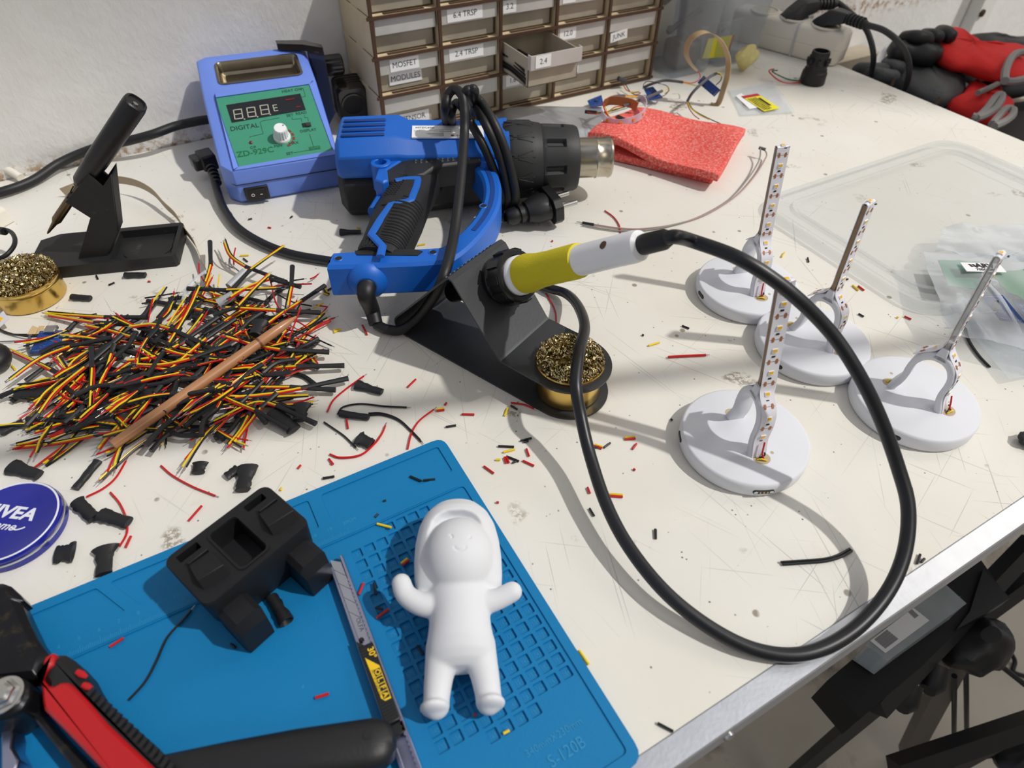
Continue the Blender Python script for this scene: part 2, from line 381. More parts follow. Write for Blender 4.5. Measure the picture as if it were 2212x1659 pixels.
# ---------------------------------------------------------------- silicone mat
MATX0, MATX1, MATY0, MATY1 = -0.3288, 0.0112, -0.053, 0.177
SIL = mat('blue_silicone', '#0a76ae', 0.55, var=0.05, vscale=25, bump=0.10, bscale=700, spec=0.3, col2='#3f8fb8', c2scale=160, c2pos=(0.72, 0.78))
def arc_corner(p, a, c, r, n=4):
    """round the corner p between neighbours a and c"""
    if r <= 0: return [p] * (n + 1)
    u = (a - p).normalized() * r; w = (c - p).normalized() * r; out = []
    for k in range(n + 1):
        t = k / n; out.append((p + u) * (1 - t) ** 2 + p * 2 * t * (1 - t) + (p + w) * t * t)
    return out
def tile(m, out4, in4, z, zd, r, ro=(0, 0, 0, 0), floor=True):
    """corners in the order right-top, left-top, left-bottom, right-bottom"""
    O = [V((*p, 0)) for p in out4]; I = [V((*p, 0)) for p in in4]; n = 4
    oa = [arc_corner(O[i], O[i - 1], O[(i + 1) % 4], ro[i], n) for i in range(4)]
    ia = [arc_corner(I[i], I[i - 1], I[(i + 1) % 4], r, n) for i in range(4)]
    Z = lambda p, h: (p.x, p.y, h)
    for i in range(4):
        j = (i + 1) % 4
        for k in range(n):
            if ro[i]: m.add([Z(oa[i][k], z), Z(oa[i][k + 1], z), Z(ia[i][k + 1], z), Z(ia[i][k], z)], [(0, 1, 2, 3)])
            else: m.add([Z(O[i], z), Z(ia[i][k + 1], z), Z(ia[i][k], z)], [(0, 1, 2)])
        m.add([Z(oa[i][n], z), Z(oa[j][0], z), Z(ia[j][0], z), Z(ia[i][n], z)], [(0, 1, 2, 3)])
    loop = [p for A in ia for p in A]
    c = sum(loop, V((0, 0, 0))) / len(loop); d = 0.00025
    lo = [p + (c - p).normalized() * d for p in loop]
    L = len(loop)
    for k in range(L):
        a, b = loop[k], loop[(k + 1) % L]; e, f = lo[k], lo[(k + 1) % L]
        m.add([Z(a, z), Z(b, z), Z(f, zd), Z(e, zd)], [(0, 1, 2, 3)])
    if floor: m.add([Z(p, zd) for p in lo], [list(range(L))])
    return [p for A in oa for p in A]
m = M()
zt, zw, zc = 0.0032, 0.0022, 0.0008
R4 = lambda x0, x1, y0, y1: [(x1, y1), (x0, y1), (x0, y0), (x1, y0)]
sl0, sl1 = -0.2066, -0.1925
tile(m, [(sl0, MATY1), (MATX0, MATY1), (MATX0, 0.145), (sl1, 0.145)], [(-0.2102, 0.171), (-0.3225, 0.171), (-0.3225, 0.1478), (-0.1972, 0.1478)], zt, zw, 0.002, (0, 0.008, 0, 0))
tile(m, [(-0.0822, MATY1), (sl0, MATY1), (sl1, 0.145), (-0.0822, 0.145)], [(-0.0862, 0.171), (-0.203, 0.171), (-0.1895, 0.1478), (-0.0862, 0.1478)], zt, zw, 0.002)
tile(m, R4(-0.0822, MATX1, 0.145, MATY1), R4(-0.0782, 0.0048, 0.1472, 0.171), zt, zw, 0.002, (0.008, 0, 0, 0))
m.add([(MATX0, 0.134, zt), (MATX1, 0.134, zt), (MATX1, 0.145, zt), (MATX0, 0.145, zt)], [(0, 1, 2, 3)])
tile(m, R4(MATX0, MATX1, MATY0, 0.134), R4(-0.3225, 0.0058, -0.047, 0.1333), zt, zw, 0.003, (0, 0, 0.008, 0.008), floor=False)
gx0, gx1, gy0, gy1 = -0.076, 0.004, -0.012, 0.132
for r in (R4(-0.3228, gx0, -0.0473, 0.1336), R4(gx1, 0.0061, -0.0473, 0.1336), R4(gx0, gx1, gy1, 0.1336), R4(gx0, gx1, -0.0473, gy0)):
    m.add([(*p, zw) for p in r], [(0, 1, 2, 3)])
num = 0; NUMS = []
for r in range(-16, 2):
    for c in range(9, -1, -1):
        x, y = -0.008 * c, -0.008 * r
        if r in (-16, 1) and c not in (3, 4, 5, 6):
            m.add([(*p, zw) for p in R4(x - .004, x + .004, y - .004, y + .004)], [(0, 1, 2, 3)]); continue
        num += 1; NUMS.append((num, x, y))
        tile(m, R4(x - .004, x + .004, y - .004, y + .004), R4(x - .0031, x + .0031, y - .0031, y + .0031), zw, zc, 0.0009)
b = []
for p, a, c in (((MATX1, MATY1), (MATX1, 0), (0, MATY1)), ((MATX0, MATY1), (0, MATY1), (MATX0, 0)), ((MATX0, MATY0), (MATX0, 0), (0, MATY0)), ((MATX1, MATY0), (0, MATY0), (MATX1, 0))):
    b += arc_corner(V((*p, 0)), V((*a, 0)), V((*c, 0)), 0.008)
n = len(b)
for k in range(n):
    p, q = b[k], b[(k + 1) % n]
    m.add([(p.x, p.y, zt), (q.x, q.y, zt), (q.x, q.y, 0.0003), (p.x, p.y, 0.0003)], [(0, 1, 2, 3)])
m.add([(p.x, p.y, 0.0003) for p in b], [list(range(n))])
silmat = m.build('silicone_mat', SIL, smooth=30)
tag(silmat, 'blue silicone soldering mat with numbered square cells and ruler', 'mat')
EMB = mat('raised_blue_silicone', '#2a8bbd', 0.5, spec=0.4)
m = M()
for k, x, y in NUMS: m.text(str(k), 0.0034, Matrix.Translation((x, y, zc + 0.0001)), depth=0.0001, sx=0.85)
m.build('cell_numbers', EMB, silmat, smooth=0)
m = M()
m.text('340mmX230mm', 0.0052, Matrix.Translation((-0.0222, -0.0236, zw)), depth=0.00025, sx=0.92)
m.text('S-120B', 0.0083, Matrix.Translation((-0.0202, -0.0322, zw)), depth=0.00035, sx=0.86)
for k in range(0, 31):
    x = -0.2721 + 0.01 * k + 0.0009
    if x > -0.066: break
    if k >= 1: m.text(str(k) if k != 20 else '20CM', 0.0034, Matrix.Translation((x + (0.0028 if k == 20 else 0), 0.1434, zt)), depth=0.0001)
    for j in range(10):
        if k == 20 and j: break
        h = 0.004 if j == 0 else 0.0032 if j == 5 else 0.0022
        m.box((x + 0.001 * j, 0.1352 + h / 2, zt), (0.00022, h, 0.0002))
m.build('raised_ruler', EMB, silmat, smooth=0)
m = M(); m.box((-0.16, 0.1346, zt), (0.325, 0.0009, 0.0007)); m.build('ruler_ridge', SIL, silmat)
# ---------------------------------------------------------------- baking helper: booleans and remeshing without operators
def bake(o, name=None):
    me = bpy.data.meshes.new_from_object(o.evaluated_get(bpy.context.evaluated_depsgraph_get()))
    old = o.data; o.modifiers.clear(); o.data = me; bpy.data.meshes.remove(old); return o
def drop(o):
    me = o.data; bpy.data.objects.remove(o); bpy.data.meshes.remove(me)
def cut(o, m, mats=None):
    c = m.build('cutter', [], None, smooth=0)
    if '_at' in o: c.location = -V(o['_at']) if o.parent else V((0, 0, 0))
    if o.parent: c.parent = o.parent
    b = o.modifiers.new('cut', 'BOOLEAN'); b.object = c; b.operation = 'DIFFERENCE'; b.solver = 'EXACT'
    bpy.context.view_layer.update(); bake(o); drop(c); o.data.set_sharp_from_angle(angle=rad(35)); return o

# ---------------------------------------------------------------- drawer cabinet
PLY = mat('plywood_face', '#d6c4a0', 0.65, var=0.10, vscale=60, bump=0.1, bscale=300)
BURN_SHADE = mat('laser_burnt_edge_and_gap_shade', '#4a3120', 0.75, var=0.25, vscale=200)
FROST = clear('frosted_plastic', '#c6bdac', 0.62, 0.40, '#d9d5cc')
FROSTLIP = clear('frosted_plastic_lip', '#d2d0cc', 0.72, 0.35, '#e2e0db')
CX = [0.1503, 0.2290, 0.3067, 0.3845, 0.4637, 0.5450]; CZ = [0.0030, 0.0477, 0.0900, 0.1306, 0.1722]; CF, CBK = 0.6315, 0.7325
cab = thing('drawer_cabinet', 'laser cut plywood cabinet of small frosted drawers with printed labels', 'cabinet', (0.35, 0.68, 0))
t = 0.0032
for z in CZ:
    m = M(); m.box((0.3475, (CF + CBK) / 2 + 0.002, z), (0.4005, CBK - CF - 0.004, t - 0.0002), 0)
    m.box((0.3475, CF + 0.0008, z), (0.4040, 0.0022, t), 1)
    for x in (CX[0] - 0.0012, CX[-1] + 0.0012):
        for y0, y1 in ((CF, 0.668), (0.690, 0.7145)): m.box((x, (y0 + y1) / 2, z), (0.0022, y1 - y0, t + 0.0003), 1)
    m.build('shelf_board', [PLY, BURN_SHADE], cab)
for i, x in enumerate(CX):
    for j in range(4):
        z0, z1 = CZ[j] + t / 2, CZ[j + 1] - t / 2
        m = M(); m.box((x, (CF + CBK) / 2 + 0.002, (z0 + z1) / 2), (t, CBK - CF - 0.004, z1 - z0), 0)
        m.box((x, CF + 0.0012, (z0 + z1) / 2), (t + 0.0004, 0.0022, z1 - z0), 1)
        m.build('upright_board', [PLY, BURN_SHADE], cab)
m = M(); m.box((0.3475, CBK + 0.0008, 0.0876), (0.398, 0.0015, 0.169)); m.build('back_panel', PLY, cab)
LAB = {(0, 2): [('6.4 TRSP', 1, 0.006, 0.0465, 0.0)], }
# row counted from the bench up, column from the station side
TXT = {(2, 1): [('6.4 TRSP', -0.006, 0.0445, 0)], (2, 2): [('3.2', -0.026, 0.0175, 0)], (2, 3): [('2.0', -0.022, 0.0185, 0)],
       (1, 0): [('MOSFET', -0.006, 0.035, 0), ('MODULES', -0.004, 0.0405, 1)], (1, 1): [('2.4 TRSP', -0.006, 0.0445, 0)], (1, 2): [('2.4', -0.0185, 0.0205, 0)],
       (1, 3): [('12.0', -0.021, 0.024, 0)], (1, 4): [('JUNK', -0.0205, 0.0265, 2)],
       (0, 0): [('IR SENSOR', -0.003, 0.049, 1)], (0, 2): [('1.6', -0.021, 0.019, 0)], (0, 3): [('6.0', -0.0145, 0.026, 0)]}
for j in range(4):
    for i in range(5):
        x = (CX[i] + CX[i + 1]) / 2; w = CX[i + 1] - CX[i] - t - 0.0016; z0 = CZ[j] + t / 2 + 0.0008; h = CZ[j + 1] - CZ[j] - t - 0.0016
        out = 0.0665 if (j, i) == (1, 2) else 0.0
        yf = CF + 0.0105 - out; d = 0.078
        m = M()
        zl = z0 + h * 0.56
        # thin walled tray: front, two sides, back, bottom
        wt = 0.0011
        m.box((x, yf + wt / 2, z0 + h * 0.30), (w - 0.004, wt, h * 0.60))
        for s in (-1, 1): m.box((x + s * (w / 2 - 0.002 - wt / 2), yf + d / 2, z0 + h * 0.44), (wt, d, h * 0.88))
        m.box((x, yf + d, z0 + h * 0.44), (w - 0.004, wt, h * 0.88)); m.box((x, yf + d / 2, z0 + wt / 2), (w - 0.004, d, wt))
        dr = m.build('drawer', FROST, cab)
        # flared lip: a band across the top with turned ends
        m = M(); yl = yf - 0.0062
        for cx, sx in ((0, w - 0.003),): m.box((x, yl, z0 + h * 0.775), (sx, 0.0013, h * 0.42))
        m.box((x, (yl + yf) / 2 + 0.0006, z0 + h * 0.565), (w - 0.003, yf - yl + 0.001, 0.0012))
        for s in (-1, 1): m.box((x + s * (w / 2 - 0.002), (yl + yf) / 2, z0 + h * 0.775), (0.0012, yf - yl, h * 0.42))
        m.build('drawer_lip', FROSTLIP, dr)
        m = M(); m.box((x, CF + 0.0062, CZ[j] + t / 2 + 0.0003), (0.047, 0.0046, 0.0006)); m.build('shadow_gap_strip', BURN_SHADE, cab)  # dark strip painted in for the shadow gap beneath the drawer front
        for txt, dx, lw, low in TXT.get((j, i), []):
            m = M()
            lz = z0 + h * (0.785 if not low else 0.34 if j else 0.23); ly = yl - 0.0009 if not low else yf - 0.0007
            if low == 2: lz = z0 + h * 0.40; ly = yl - 0.0006
            X = Matrix.Translation((x + dx, ly, lz)) @ Matrix.Rotation(rad(90), 4, 'X') @ Matrix.Rotation(rad(6 if low == 2 else 0), 4, 'Z')
            m.box((0, 0, 0), (lw, 0.0132 if low != 2 else 0.0115, 0.0004)); m.v = [X @ v for v in m.v]
            m.text(txt, 0.0086, X @ Matrix.Translation((0, 0, 0.00025)), 1, depth=0.00005, sx=0.95)
            m.build('paper_label', [LABEL, INK], dr, smooth=0)
# a few contents seen through the frosted fronts
HS = mat('black_heat_shrink', '#101012', 0.45)
xo = (CX[2] + CX[3]) / 2; yo = CF + 0.0105 - 0.0665
for k in range(26):
    x = xo - 0.034 + 0.0042 * (k % 8) + random.uniform(-.001, .001); z = CZ[1] + 0.0062 + 0.0043 * (k // 8); y0 = yo + 0.004 + random.uniform(0, 0.004)
    if k // 8 == 3: x -= 0.0
    m = M(); m.tube(spline([(x, y0, z), (x + random.uniform(-.002, .002), y0 + 0.035, z + 0.003), (x + random.uniform(-.002, .002), y0 + 0.068, z + 0.002)], 4), 0.002, 7)
    tag(m.build('heat_shrink_tube', HS), 'long black heat shrink tube lying in the pulled out drawer marked 2.4', 'tube', 'heat shrink tubes in the open drawer')
def content(name, label, i, j, c, d, material, rot=0.2):
    x = (CX[i] + CX[i + 1]) / 2 + c[0]
    m = M(); m.box((x, CF + 0.026 + c[1], CZ[j] + t / 2 + 0.0022 + d[2] / 2), d, 0, Matrix.Rotation(rot, 3, 'Z'))
    tag(m.build(name, material, bevel=0.001), label, 'electronic part')
content('circuit_module', 'green circuit module in the drawer marked MOSFET MODULES', 0, 1, (-0.012, 0, 0), (0.03, 0.02, 0.012), mat('green_pcb', '#1f6b3c', 0.5), 0.1)
content('servo_motor', 'dark metal part in the unlabelled drawer above MOSFET MODULES', 0, 2, (0.004, 0.004, 0), (0.05, 0.012, 0.009), mat('dark_bronze', '#4a4234', 0.5), 0.25)
content('coil_part', 'reddish part inside the drawer marked 6.4 TRSP', 1, 2, (0.012, 0.004, 0), (0.03, 0.02, 0.016), mat('dull_red', '#a5705f', 0.7), 0.1)
content('foam_part', 'pale red part inside the drawer marked 3.2', 2, 2, (0.0, 0.004, 0), (0.05, 0.02, 0.016), mat('dull_red'  , '#a5705f'), -0.1)
content('black_connector', 'small black connector inside the drawer marked 12.0', 3, 1, (0.008, 0.0, 0), (0.016, 0.012, 0.014), BLACK, 0.1)

# ---------------------------------------------------------------- soldering station
BLUE = mat('periwinkle_plastic', '#6f8fe6', 0.42, var=0.03)
GREEN = mat('green_panel_print', '#3f9477', 0.45, var=0.05, vscale=50, col2='#7fa391', c2scale=70, c2pos=(0.70, 0.76))
sa = P(521, 442); sb = P(748, 403)
ST = frame(sa, sb - sa); ex = ST.col[0].xyz; ey = ST.col[1].xyz; ez = V((0, 0, 1))
stn = thing('soldering_station', 'periwinkle blue soldering station with green digital panel and white knob', 'soldering station', ST @ V((0.053, 0.08, 0)))
SW = 0.1068
prof = [(0.004, 0.0), (0.0, 0.004), (-0.003, 0.0225), (-0.001, 0.0365), (0.0875, 0.080), (0.158, 0.0925), (0.163, 0.088), (0.163, 0.0)]
m = M(); m.T = ST
rings = []
for x, k, fy in ((-0.0095, 0.006, 0.013), (-0.0085, 0.003, 0.0118), (0.0012, 0.0, 0.0), (SW - 0.004, 0.0, 0.0), (SW, 0.0035, 0.001)):
    rings.append([(x, y + (fy if i < 4 else 0), z - (k if z > 0.02 else 0) + (fy * .48 if i == 3 else 0)) for i, (y, z) in enumerate(prof)])
m.loft(rings); hsg = m.build('housing', BLUE, stn)
m = M(); m.T = ST; m.box((SW / 2, -0.0033, 0.0228), (SW - 0.002, 0.0006, 0.0006)); m.box((-0.0096, 0.088, 0.0228), (0.0006, 0.14, 0.0006)); m.tube([(-0.0093, 0.0125, 0.0228), (0.001, -0.0031, 0.0228)], 0.0004, 5); m.build('seam', INK, stn)
so_ = V((0, -0.001, 0.0365)); sd_ = V((0, 0.0885, 0.0435)).normalized(); SL = ST @ (Matrix.Translation(so_) @ Matrix((V((1, 0, 0)), sd_, V((1, 0, 0)).cross(sd_))).transposed().to_4x4())
SLi = SL.inverted(); SLn = SL.col[2].xyz; SLo = SL.translation
def onp(zx, zy, h=0.0):      # point on the sloped panel, in panel coordinates
    p = SLi @ PP(400 + zx * 0.22910, 80 + zy * 0.22910, SLo + SLn * h, SLn); return V((p.x, p.y, h))
g = [onp(505, 1222, .001), onp(1388, 1068, .001), onp(1165, 450, .001), onp(283, 577, .001)]
m = M(); m.T = SL; m.loft([[V((p.x, p.y, -0.001)) for p in g], [V((p.x, p.y, 0.0008)) for p in g]]); pan = m.build('front_panel', GREEN, stn)
pan['label'] = 'green printed control panel'
def quad(m, pts, h0, h1, mi=0):
    m.loft([[V((p.x, p.y, h0)) for p in pts], [V((p.x, p.y, h1)) for p in pts]], mi)
m = M(); m.T = SL
g2 = inset([(p.x, p.y) for p in g], -0.0005); o2 = [(0.0035, 0.0005), (SW - 0.0035, 0.0005), (SW - 0.0035, 0.0965), (0.0035, 0.0965)]
hh = [0.0022, 0.0022, 0.0045, 0.0045]
for k in range(4):
    l = (k + 1) % 4; A, B, C, D = o2[k], o2[l], g2[l], g2[k]
    m.add([(*A, -0.001), (*B, -0.001), (*B, hh[k] * .6), (*A, hh[k] * .6), (*D, -0.001), (*C, -0.001), (C[0], C[1], 0.0016), (D[0], D[1], 0.0016)], [(0, 1, 2, 3), (3, 2, 6, 7), (7, 6, 5, 4)])
m.build('panel_rim', BLUE, stn)
m = M(); m.T = SL; quad(m, [onp(440, 805, .0014), onp(1137, 684, .0014), onp(1085, 532, .0014), onp(387, 640, .0014)], 0.0004, 0.0014)
disp = m.build('display_window', mat('dark_display', '#1b2028', 0.15, spec=0.6), stn)
SEG = mat('unlit_segment', '#b9b6a6', 0.5)
m = M(); m.T = SL
def seg8(m, c, w, h, ux, t):
    for a, b in (((-w, h), (w, h)), ((-w, 0), (w, 0)), ((-w, -h), (w, -h)), ((-w, h), (-w, 0)), ((w, h), (w, 0)), ((-w, 0), (-w, -h)), ((w, 0), (w, -h))):
        p = V((*a, 0)) * 0.93; q = V((*b, 0)) * 0.93; d = (q - p); mid = c + ux @ ((p + q) / 2); s = V((abs(d.x) + t, abs(d.y) + t, 0.0003)) - V((t, t, 0)) * 0.25
        m.box(mid, s, 0, ux)
ux = Matrix(((1, 0.06, 0), (0, 1, 0), (0, 0, 1)))
for zx, zy in ((500, 727), (625, 708), (750, 685)): seg8(m, onp(zx, zy, .0017), 0.0042, 0.0062, ux, 0.0013)
for zx, zy in ((560, 775), (683, 752), (803, 730)): m.box(onp(zx, zy, .0017), (0.0013, 0.0013, 0.0003))
c = onp(852, 668, .0017)
for a in ((0, 0.0037, 0.004, 0.0009), (0, 0, 0.0038, 0.0009), (0, -0.0037, 0.004, 0.0009), (-0.0019, 0, 0.0009, 0.008)): m.box(c + V((a[0], a[1], 0)), (a[2], a[3], 0.0003))
m.build('display_digits', SEG, disp, smooth=0)
m = M(); m.T = SL; m.box(onp(990, 588, .0016), (0.0095, 0.0014, 0.0004)); m.box(onp(1068, 658, .0016), (0.0045, 0.0014, 0.0004)); m.build('indicator_lamp', mat('dull_red_led', '#7a1a1a', 0.4), disp)
PRN = mat('dark_green_print', '#16382e', 0.6)
m = M(); m.T = SL
TX = lambda s, zx, zy, size, **k: m.text(s, size, Matrix.Translation(onp(zx, zy, 0.0010)), 0, depth=0.00006, **k)
TX('DIGITAL', 560, 850, 0.0076, bold=0.00005, sx=1.0); TX('HEAT ON', 1006, 503, 0.0048); TX('SET', 988, 738, 0.0046); TX('READ', 1094, 717, 0.0046)
TX('DISPLAY', 1160, 880, 0.0046); TX('MIN', 877, 1027, 0.0046); TX('MAX', 1023, 1000, 0.0046); TX('SET', 986, 1098, 0.0046); TX('C/F', 640, 1042, 0.0042)
def lines(*zz):
    pp = [onp(x, y, 0.0009) for x, y in zz]
    for a, b in zip(pp[:-1], pp[1:]): m.ribbon([a, b], V((b - a).cross(V((0, 0, 1)))), 0.0004, 0.0002)
lines((1075, 490), (1112, 483), (1133, 560), (1100, 567)); lines((1005, 755), (1010, 778), (1095, 768), (1102, 800)); lines((1125, 738), (1128, 762), (1155, 757), (1162, 792))
lines((607, 950), (610, 940), (735, 912), (708, 805), (722, 792), (885, 762)); lines((1172, 915), (1213, 1040)); lines((1020, 1092), (1172, 1066))
m.build('panel_print', PRN, pan, smooth=0)
m = M(); m.T = SL; m.text('ZD-929C', 0.0092, Matrix.Translation(onp(662, 1085, .0010)), 0, depth=0.00006, bold=0.00015); m.box(onp(1220, 1047, .0009), (0.0112, 0.0042, 0.0003))
m.build('model_print', mat('bright_green_print', '#0d6b3e', 0.5), pan, smooth=0)
m = M(); m.T = SL; m.text('TEMP', 0.0036, Matrix.Translation(onp(1220, 1047, .0012)), 0, depth=0.00005); m.build('temp_print', GREEN, pan, smooth=0)
m = M(); m.T = SL
for k in range(5):
    a = rad(38 - 26 * k); kc = onp(915, 950, .0009)
    m.box(kc + V((0.0112 * math.cos(a), 0.0112 * math.sin(a), 0)), (0.0026, 0.0036, 0.0003), 0, Matrix.Rotation(a, 3, 'Z'))
m.build('dial_marks', mat('brown_print', '#7a3526', 0.6), pan)
m = M(); m.T = SL; m.lathe([(0.0016, 0), (0.0016, 0.0012), (0.0005, 0.0017)], 12, Matrix.Translation(onp(621, 997, .0008))); m.build('heat_lamp', mat('dull_red_led', ''), stn)
kc = onp(915, 950, 0.0)
m = M(); m.T = SL; X = Matrix.Translation((kc.x, kc.y, 0.0008))
rings = []
for r, z, fl in ((0.0085, 0, 0), (0.0085, 0.002, 0), (0.0078, 0.003, 0), (0.0074, 0.0034, 1), (0.0066, 0.0125, 1), (0.0062, 0.0135, 0), (0.0056, 0.0142, 0)):
    rings.append([X @ V(((r - (0.0005 if fl and k % 4 < 2 else 0)) * math.cos(2 * math.pi * k / 64), (r - (0.0005 if fl and k % 4 < 2 else 0)) * math.sin(2 * math.pi * k / 64), z)) for k in range(64)])
m.loft(rings); kn = m.build('temperature_knob', WHITE, stn, smooth=50); kn['label'] = 'white ribbed temperature knob'
m = M(); m.T = SL; m.lathe([(0.0007, 0), (0.0007, 0.0003)], 10, X @ Matrix.Translation((0.0036, 0.0022, 0.0142))); m.build('pointer_dot', INK, kn)
m = M(); m.T = SL; m.box(onp(1145, 828, .0010), (0.0088, 0.0052, 0.0012)); sw = m.build('slide_switch', BLACK, stn, bevel=0.0003)
m = M(); m.T = SL; m.box(onp(1160, 826, .0018), (0.0044, 0.0038, 0.001))
for k in range(4): m.box(onp(1160, 826, .0026) + V((-0.0016 + 0.0011 * k, 0, 0)), (0.0005, 0.0036, 0.0008))
m.build('slider', mat('dark_grey_plastic', '#45464a', 0.4), sw)
# steel tip tray let into the top
tp = V((0, 0.0875, 0.080)); td = V((0, 0.0705, 0.0125)).normalized(); TR = ST @ (Matrix.Translation(tp) @ Matrix((V((1, 0, 0)), td, V((1, 0, 0)).cross(td))).transposed().to_4x4())
m = M(); m.T = TR
rr = lambda k, z: [(SW / 2 - 0.001 + x, 0.035 + y, z) for x, y in rrect(0.086 - 2 * k, 0.043 - 2 * k, max(0.006 - k, 0.003), 5)]
m.loft([rr(-0.001, 0.0002), rr(-0.0008, 0.0012), rr(0.001, 0.0014), rr(0.002, 0.0006), rr(0.004, -0.0085), rr(0.007, -0.0105)], cap=True)
m.f.pop(-2); m.m.pop(-2)
TRAYM = mat('tarnished_steel', '#8f8675', 0.28, 1.0, var=0.25, vscale=60, bump=0.1, bscale=120)
m.build('tip_tray', TRAYM, stn)
# the housing has a well for the tray
cm = M(); cm.T = TR; cm.loft([[(SW / 2 - 0.001 + x, 0.035 + y, z) for x, y in rrect(0.0855, 0.0425, 0.006, 5)] for z in (-0.0125, 0.02)]); cut(hsg, cm)
b_ = hsg.modifiers.new('edge', 'BEVEL'); b_.width = 0.0018; b_.segments = 3; b_.limit_method = 'ANGLE'; b_.angle_limit = rad(40)
sw_o = ST @ V((0.0125, -0.0035, 0.0105))
m = M(); m.T = ST; m.box((0.0185, -0.0035, 0.0112), (0.0235, 0.003, 0.0150)); psw = m.build('power_switch', BLACK, stn, bevel=0.0008)
m = M(); m.T = ST; m.box((0.0185, -0.0050, 0.0112), (0.0170, 0.0030, 0.0112), 0, Matrix.Rotation(rad(-7), 3, 'Z')); m.build('rocker', RUBBER, psw, bevel=0.0006)
m = M(); m.T = ST @ Matrix.Translation((0.0185, -0.0068, 0.0112)) @ Matrix.Rotation(rad(90), 4, 'X')
m.tube([(-0.0042 + 0.0014 * math.cos(k * .5236), 0.0014 * math.sin(k * .5236), -0.0004) for k in range(12)], 0.00025, 5, closed=True); m.box((0.0042, 0, 0.0002), (0.0026, 0.0006, 0.0003))
m.build('rocker_print', LABEL, psw)
# iron holder on its far side: bracket, thumb knob, cup
GLOSS = mat('glossy_smoked_plastic', '#312d2a', 0.14, spec=0.6)
hold = stn
m = M(); m.T = ST
m.prism([(0.078, 0.163), (0.108, 0.154), (0.124, 0.132), (0.124, 0.122), (0.104, 0.140), (0.078, 0.152)], 0.0935, 0.100)
m.loft([[(0.108, 0.152, 0.095), (0.124, 0.130, 0.095), (0.124, 0.120, 0.095), (0.108, 0.138, 0.095)], [(0.108, 0.142, 0.002), (0.122, 0.122, 0.030), (0.124, 0.118, 0.030), (0.108, 0.130, 0.002)]])
m.build('holder_bracket', GLOSS, stn, bevel=0.0012)
m = M(); c = P(722, 140, 0.068); X = frame(c, ex) @ Matrix.Rotation(rad(90), 4, 'Y')
rings = []
for r, z in ((0.010, -0.012), (0.0115, -0.010), (0.0115, 0.008), (0.0095, 0.010)):
    rings.append([X @ V(((r - 0.0008 * (k % 6 < 2)) * math.cos(2 * math.pi * k / 48), (r - 0.0008 * (k % 6 < 2)) * math.sin(2 * math.pi * k / 48), z)) for k in range(48)])
m.loft(rings); m.build('holder_knob', GLOSS, stn)
m = M(); c0 = V((0.1335, 0.7005, 0.0275)); X = frame(c0, V((1, -0.12, 0))) @ Matrix.Rotation(rad(12), 4, 'X')
fr = lambda w, h, r: [(x, y) for x, y in rrect(w, h, r, 4)]
def face(y, k): return [X @ V((x, y, z)) for x, z in fr(0.035 - k, 0.046 - k, 0.007)]
m.loft([face(0.014, 0.004), face(0.012, 0), face(-0.013, 0), face(-0.016, 0.003), ], cap=True)
for k in range(4):
    m.loft([face(0.012 - 0.005 * k, -0.0012), face(0.0105 - 0.005 * k, -0.0012)], cap=True)
cup = m.build('holder_cup', GLOSS, stn)
m = M(); m.lathe([(0.0140, 0), (0.0140, 0.0012), (0.0122, 0.0014), (0.0122, -0.012)], 28, X @ Matrix.Translation((0, -0.0162, 0.002)) @ Matrix.Rotation(rad(90), 4, 'X'), cap=False); m.lathe([(0.0123, 0), (0.0123, 0.0002)], 28, X @ Matrix.Translation((0, -0.0166, 0.002)) @ Matrix.Rotation(rad(90), 4, 'X'), 1)
m.build('cup_ring', [GLOSS, INK], cup)
m = M(); q = spline([P(425, 262, 0.030), P(380, 272, 0.028), P(330, 290, 0.026), P(270, 306, 0.022), P(200, 322, 0.016), P(130, 352, 0.010), P(75, 388, 0.006), P(20, 410, 0.006), P(-60, 430, 0.006)], 8)
m.tube([ST @ V((0.002, 0.150, 0.03))] + q, 0.0049, 12); tag(m.build('mains_cable', RUBBER), 'thick black mains cable running along the wall behind the station', 'cable')
# ---------------------------------------------------------------- heat gun
GB = mat('heat_gun_blue', '#1163c6', 0.45, var=0.03, bump=0.03, bscale=900)
GK = mat('heat_gun_black', '#232426', 0.55, bump=0.08, bscale=700)
GR = mat('soft_grip_black', '#1d1e20', 0.62, bump=0.15, bscale=900)
ga = P(757, 352, 0.045); gb = P(1316, 335, 0.045)
G = frame(V((ga.x, ga.y, 0)), gb - ga)
gun = thing('heat_gun', 'blue and black heat gun lying on its side with its cord wrapped around', 'heat gun', G @ V((0.1, -0.02, 0)))
# in G: x along the barrel, y away from the handle, z up
AX = Matrix.Translation((0, 0, 0.043)) @ Matrix.Rotation(rad(90), 4, 'Y')
def octo(x, hy, z0, z1, c, c2=None):
    c2 = c if c2 is None else c2
    return [(x, -hy, z0 + c), (x, -hy + c, z0), (x, hy - c, z0), (x, hy, z0 + c), (x, hy, z1 - c2), (x, hy - c2, z1), (x, -hy + c2, z1), (x, -hy, z1 - c2)]
# lower black shell
m = M(); m.T = G
m.loft([octo(-0.010, 0.030, 0.006, 0.050, 0.012), octo(-0.004, 0.036, 0.001, 0.052, 0.012), octo(0.05, 0.036, 0.0012, 0.052, 0.012), octo(0.12, 0.031, 0.004, 0.052, 0.012), octo(0.152, 0.030, 0.006, 0.052, 0.012)])
m.build('motor_shell', GK, gun, bevel=0.0015)
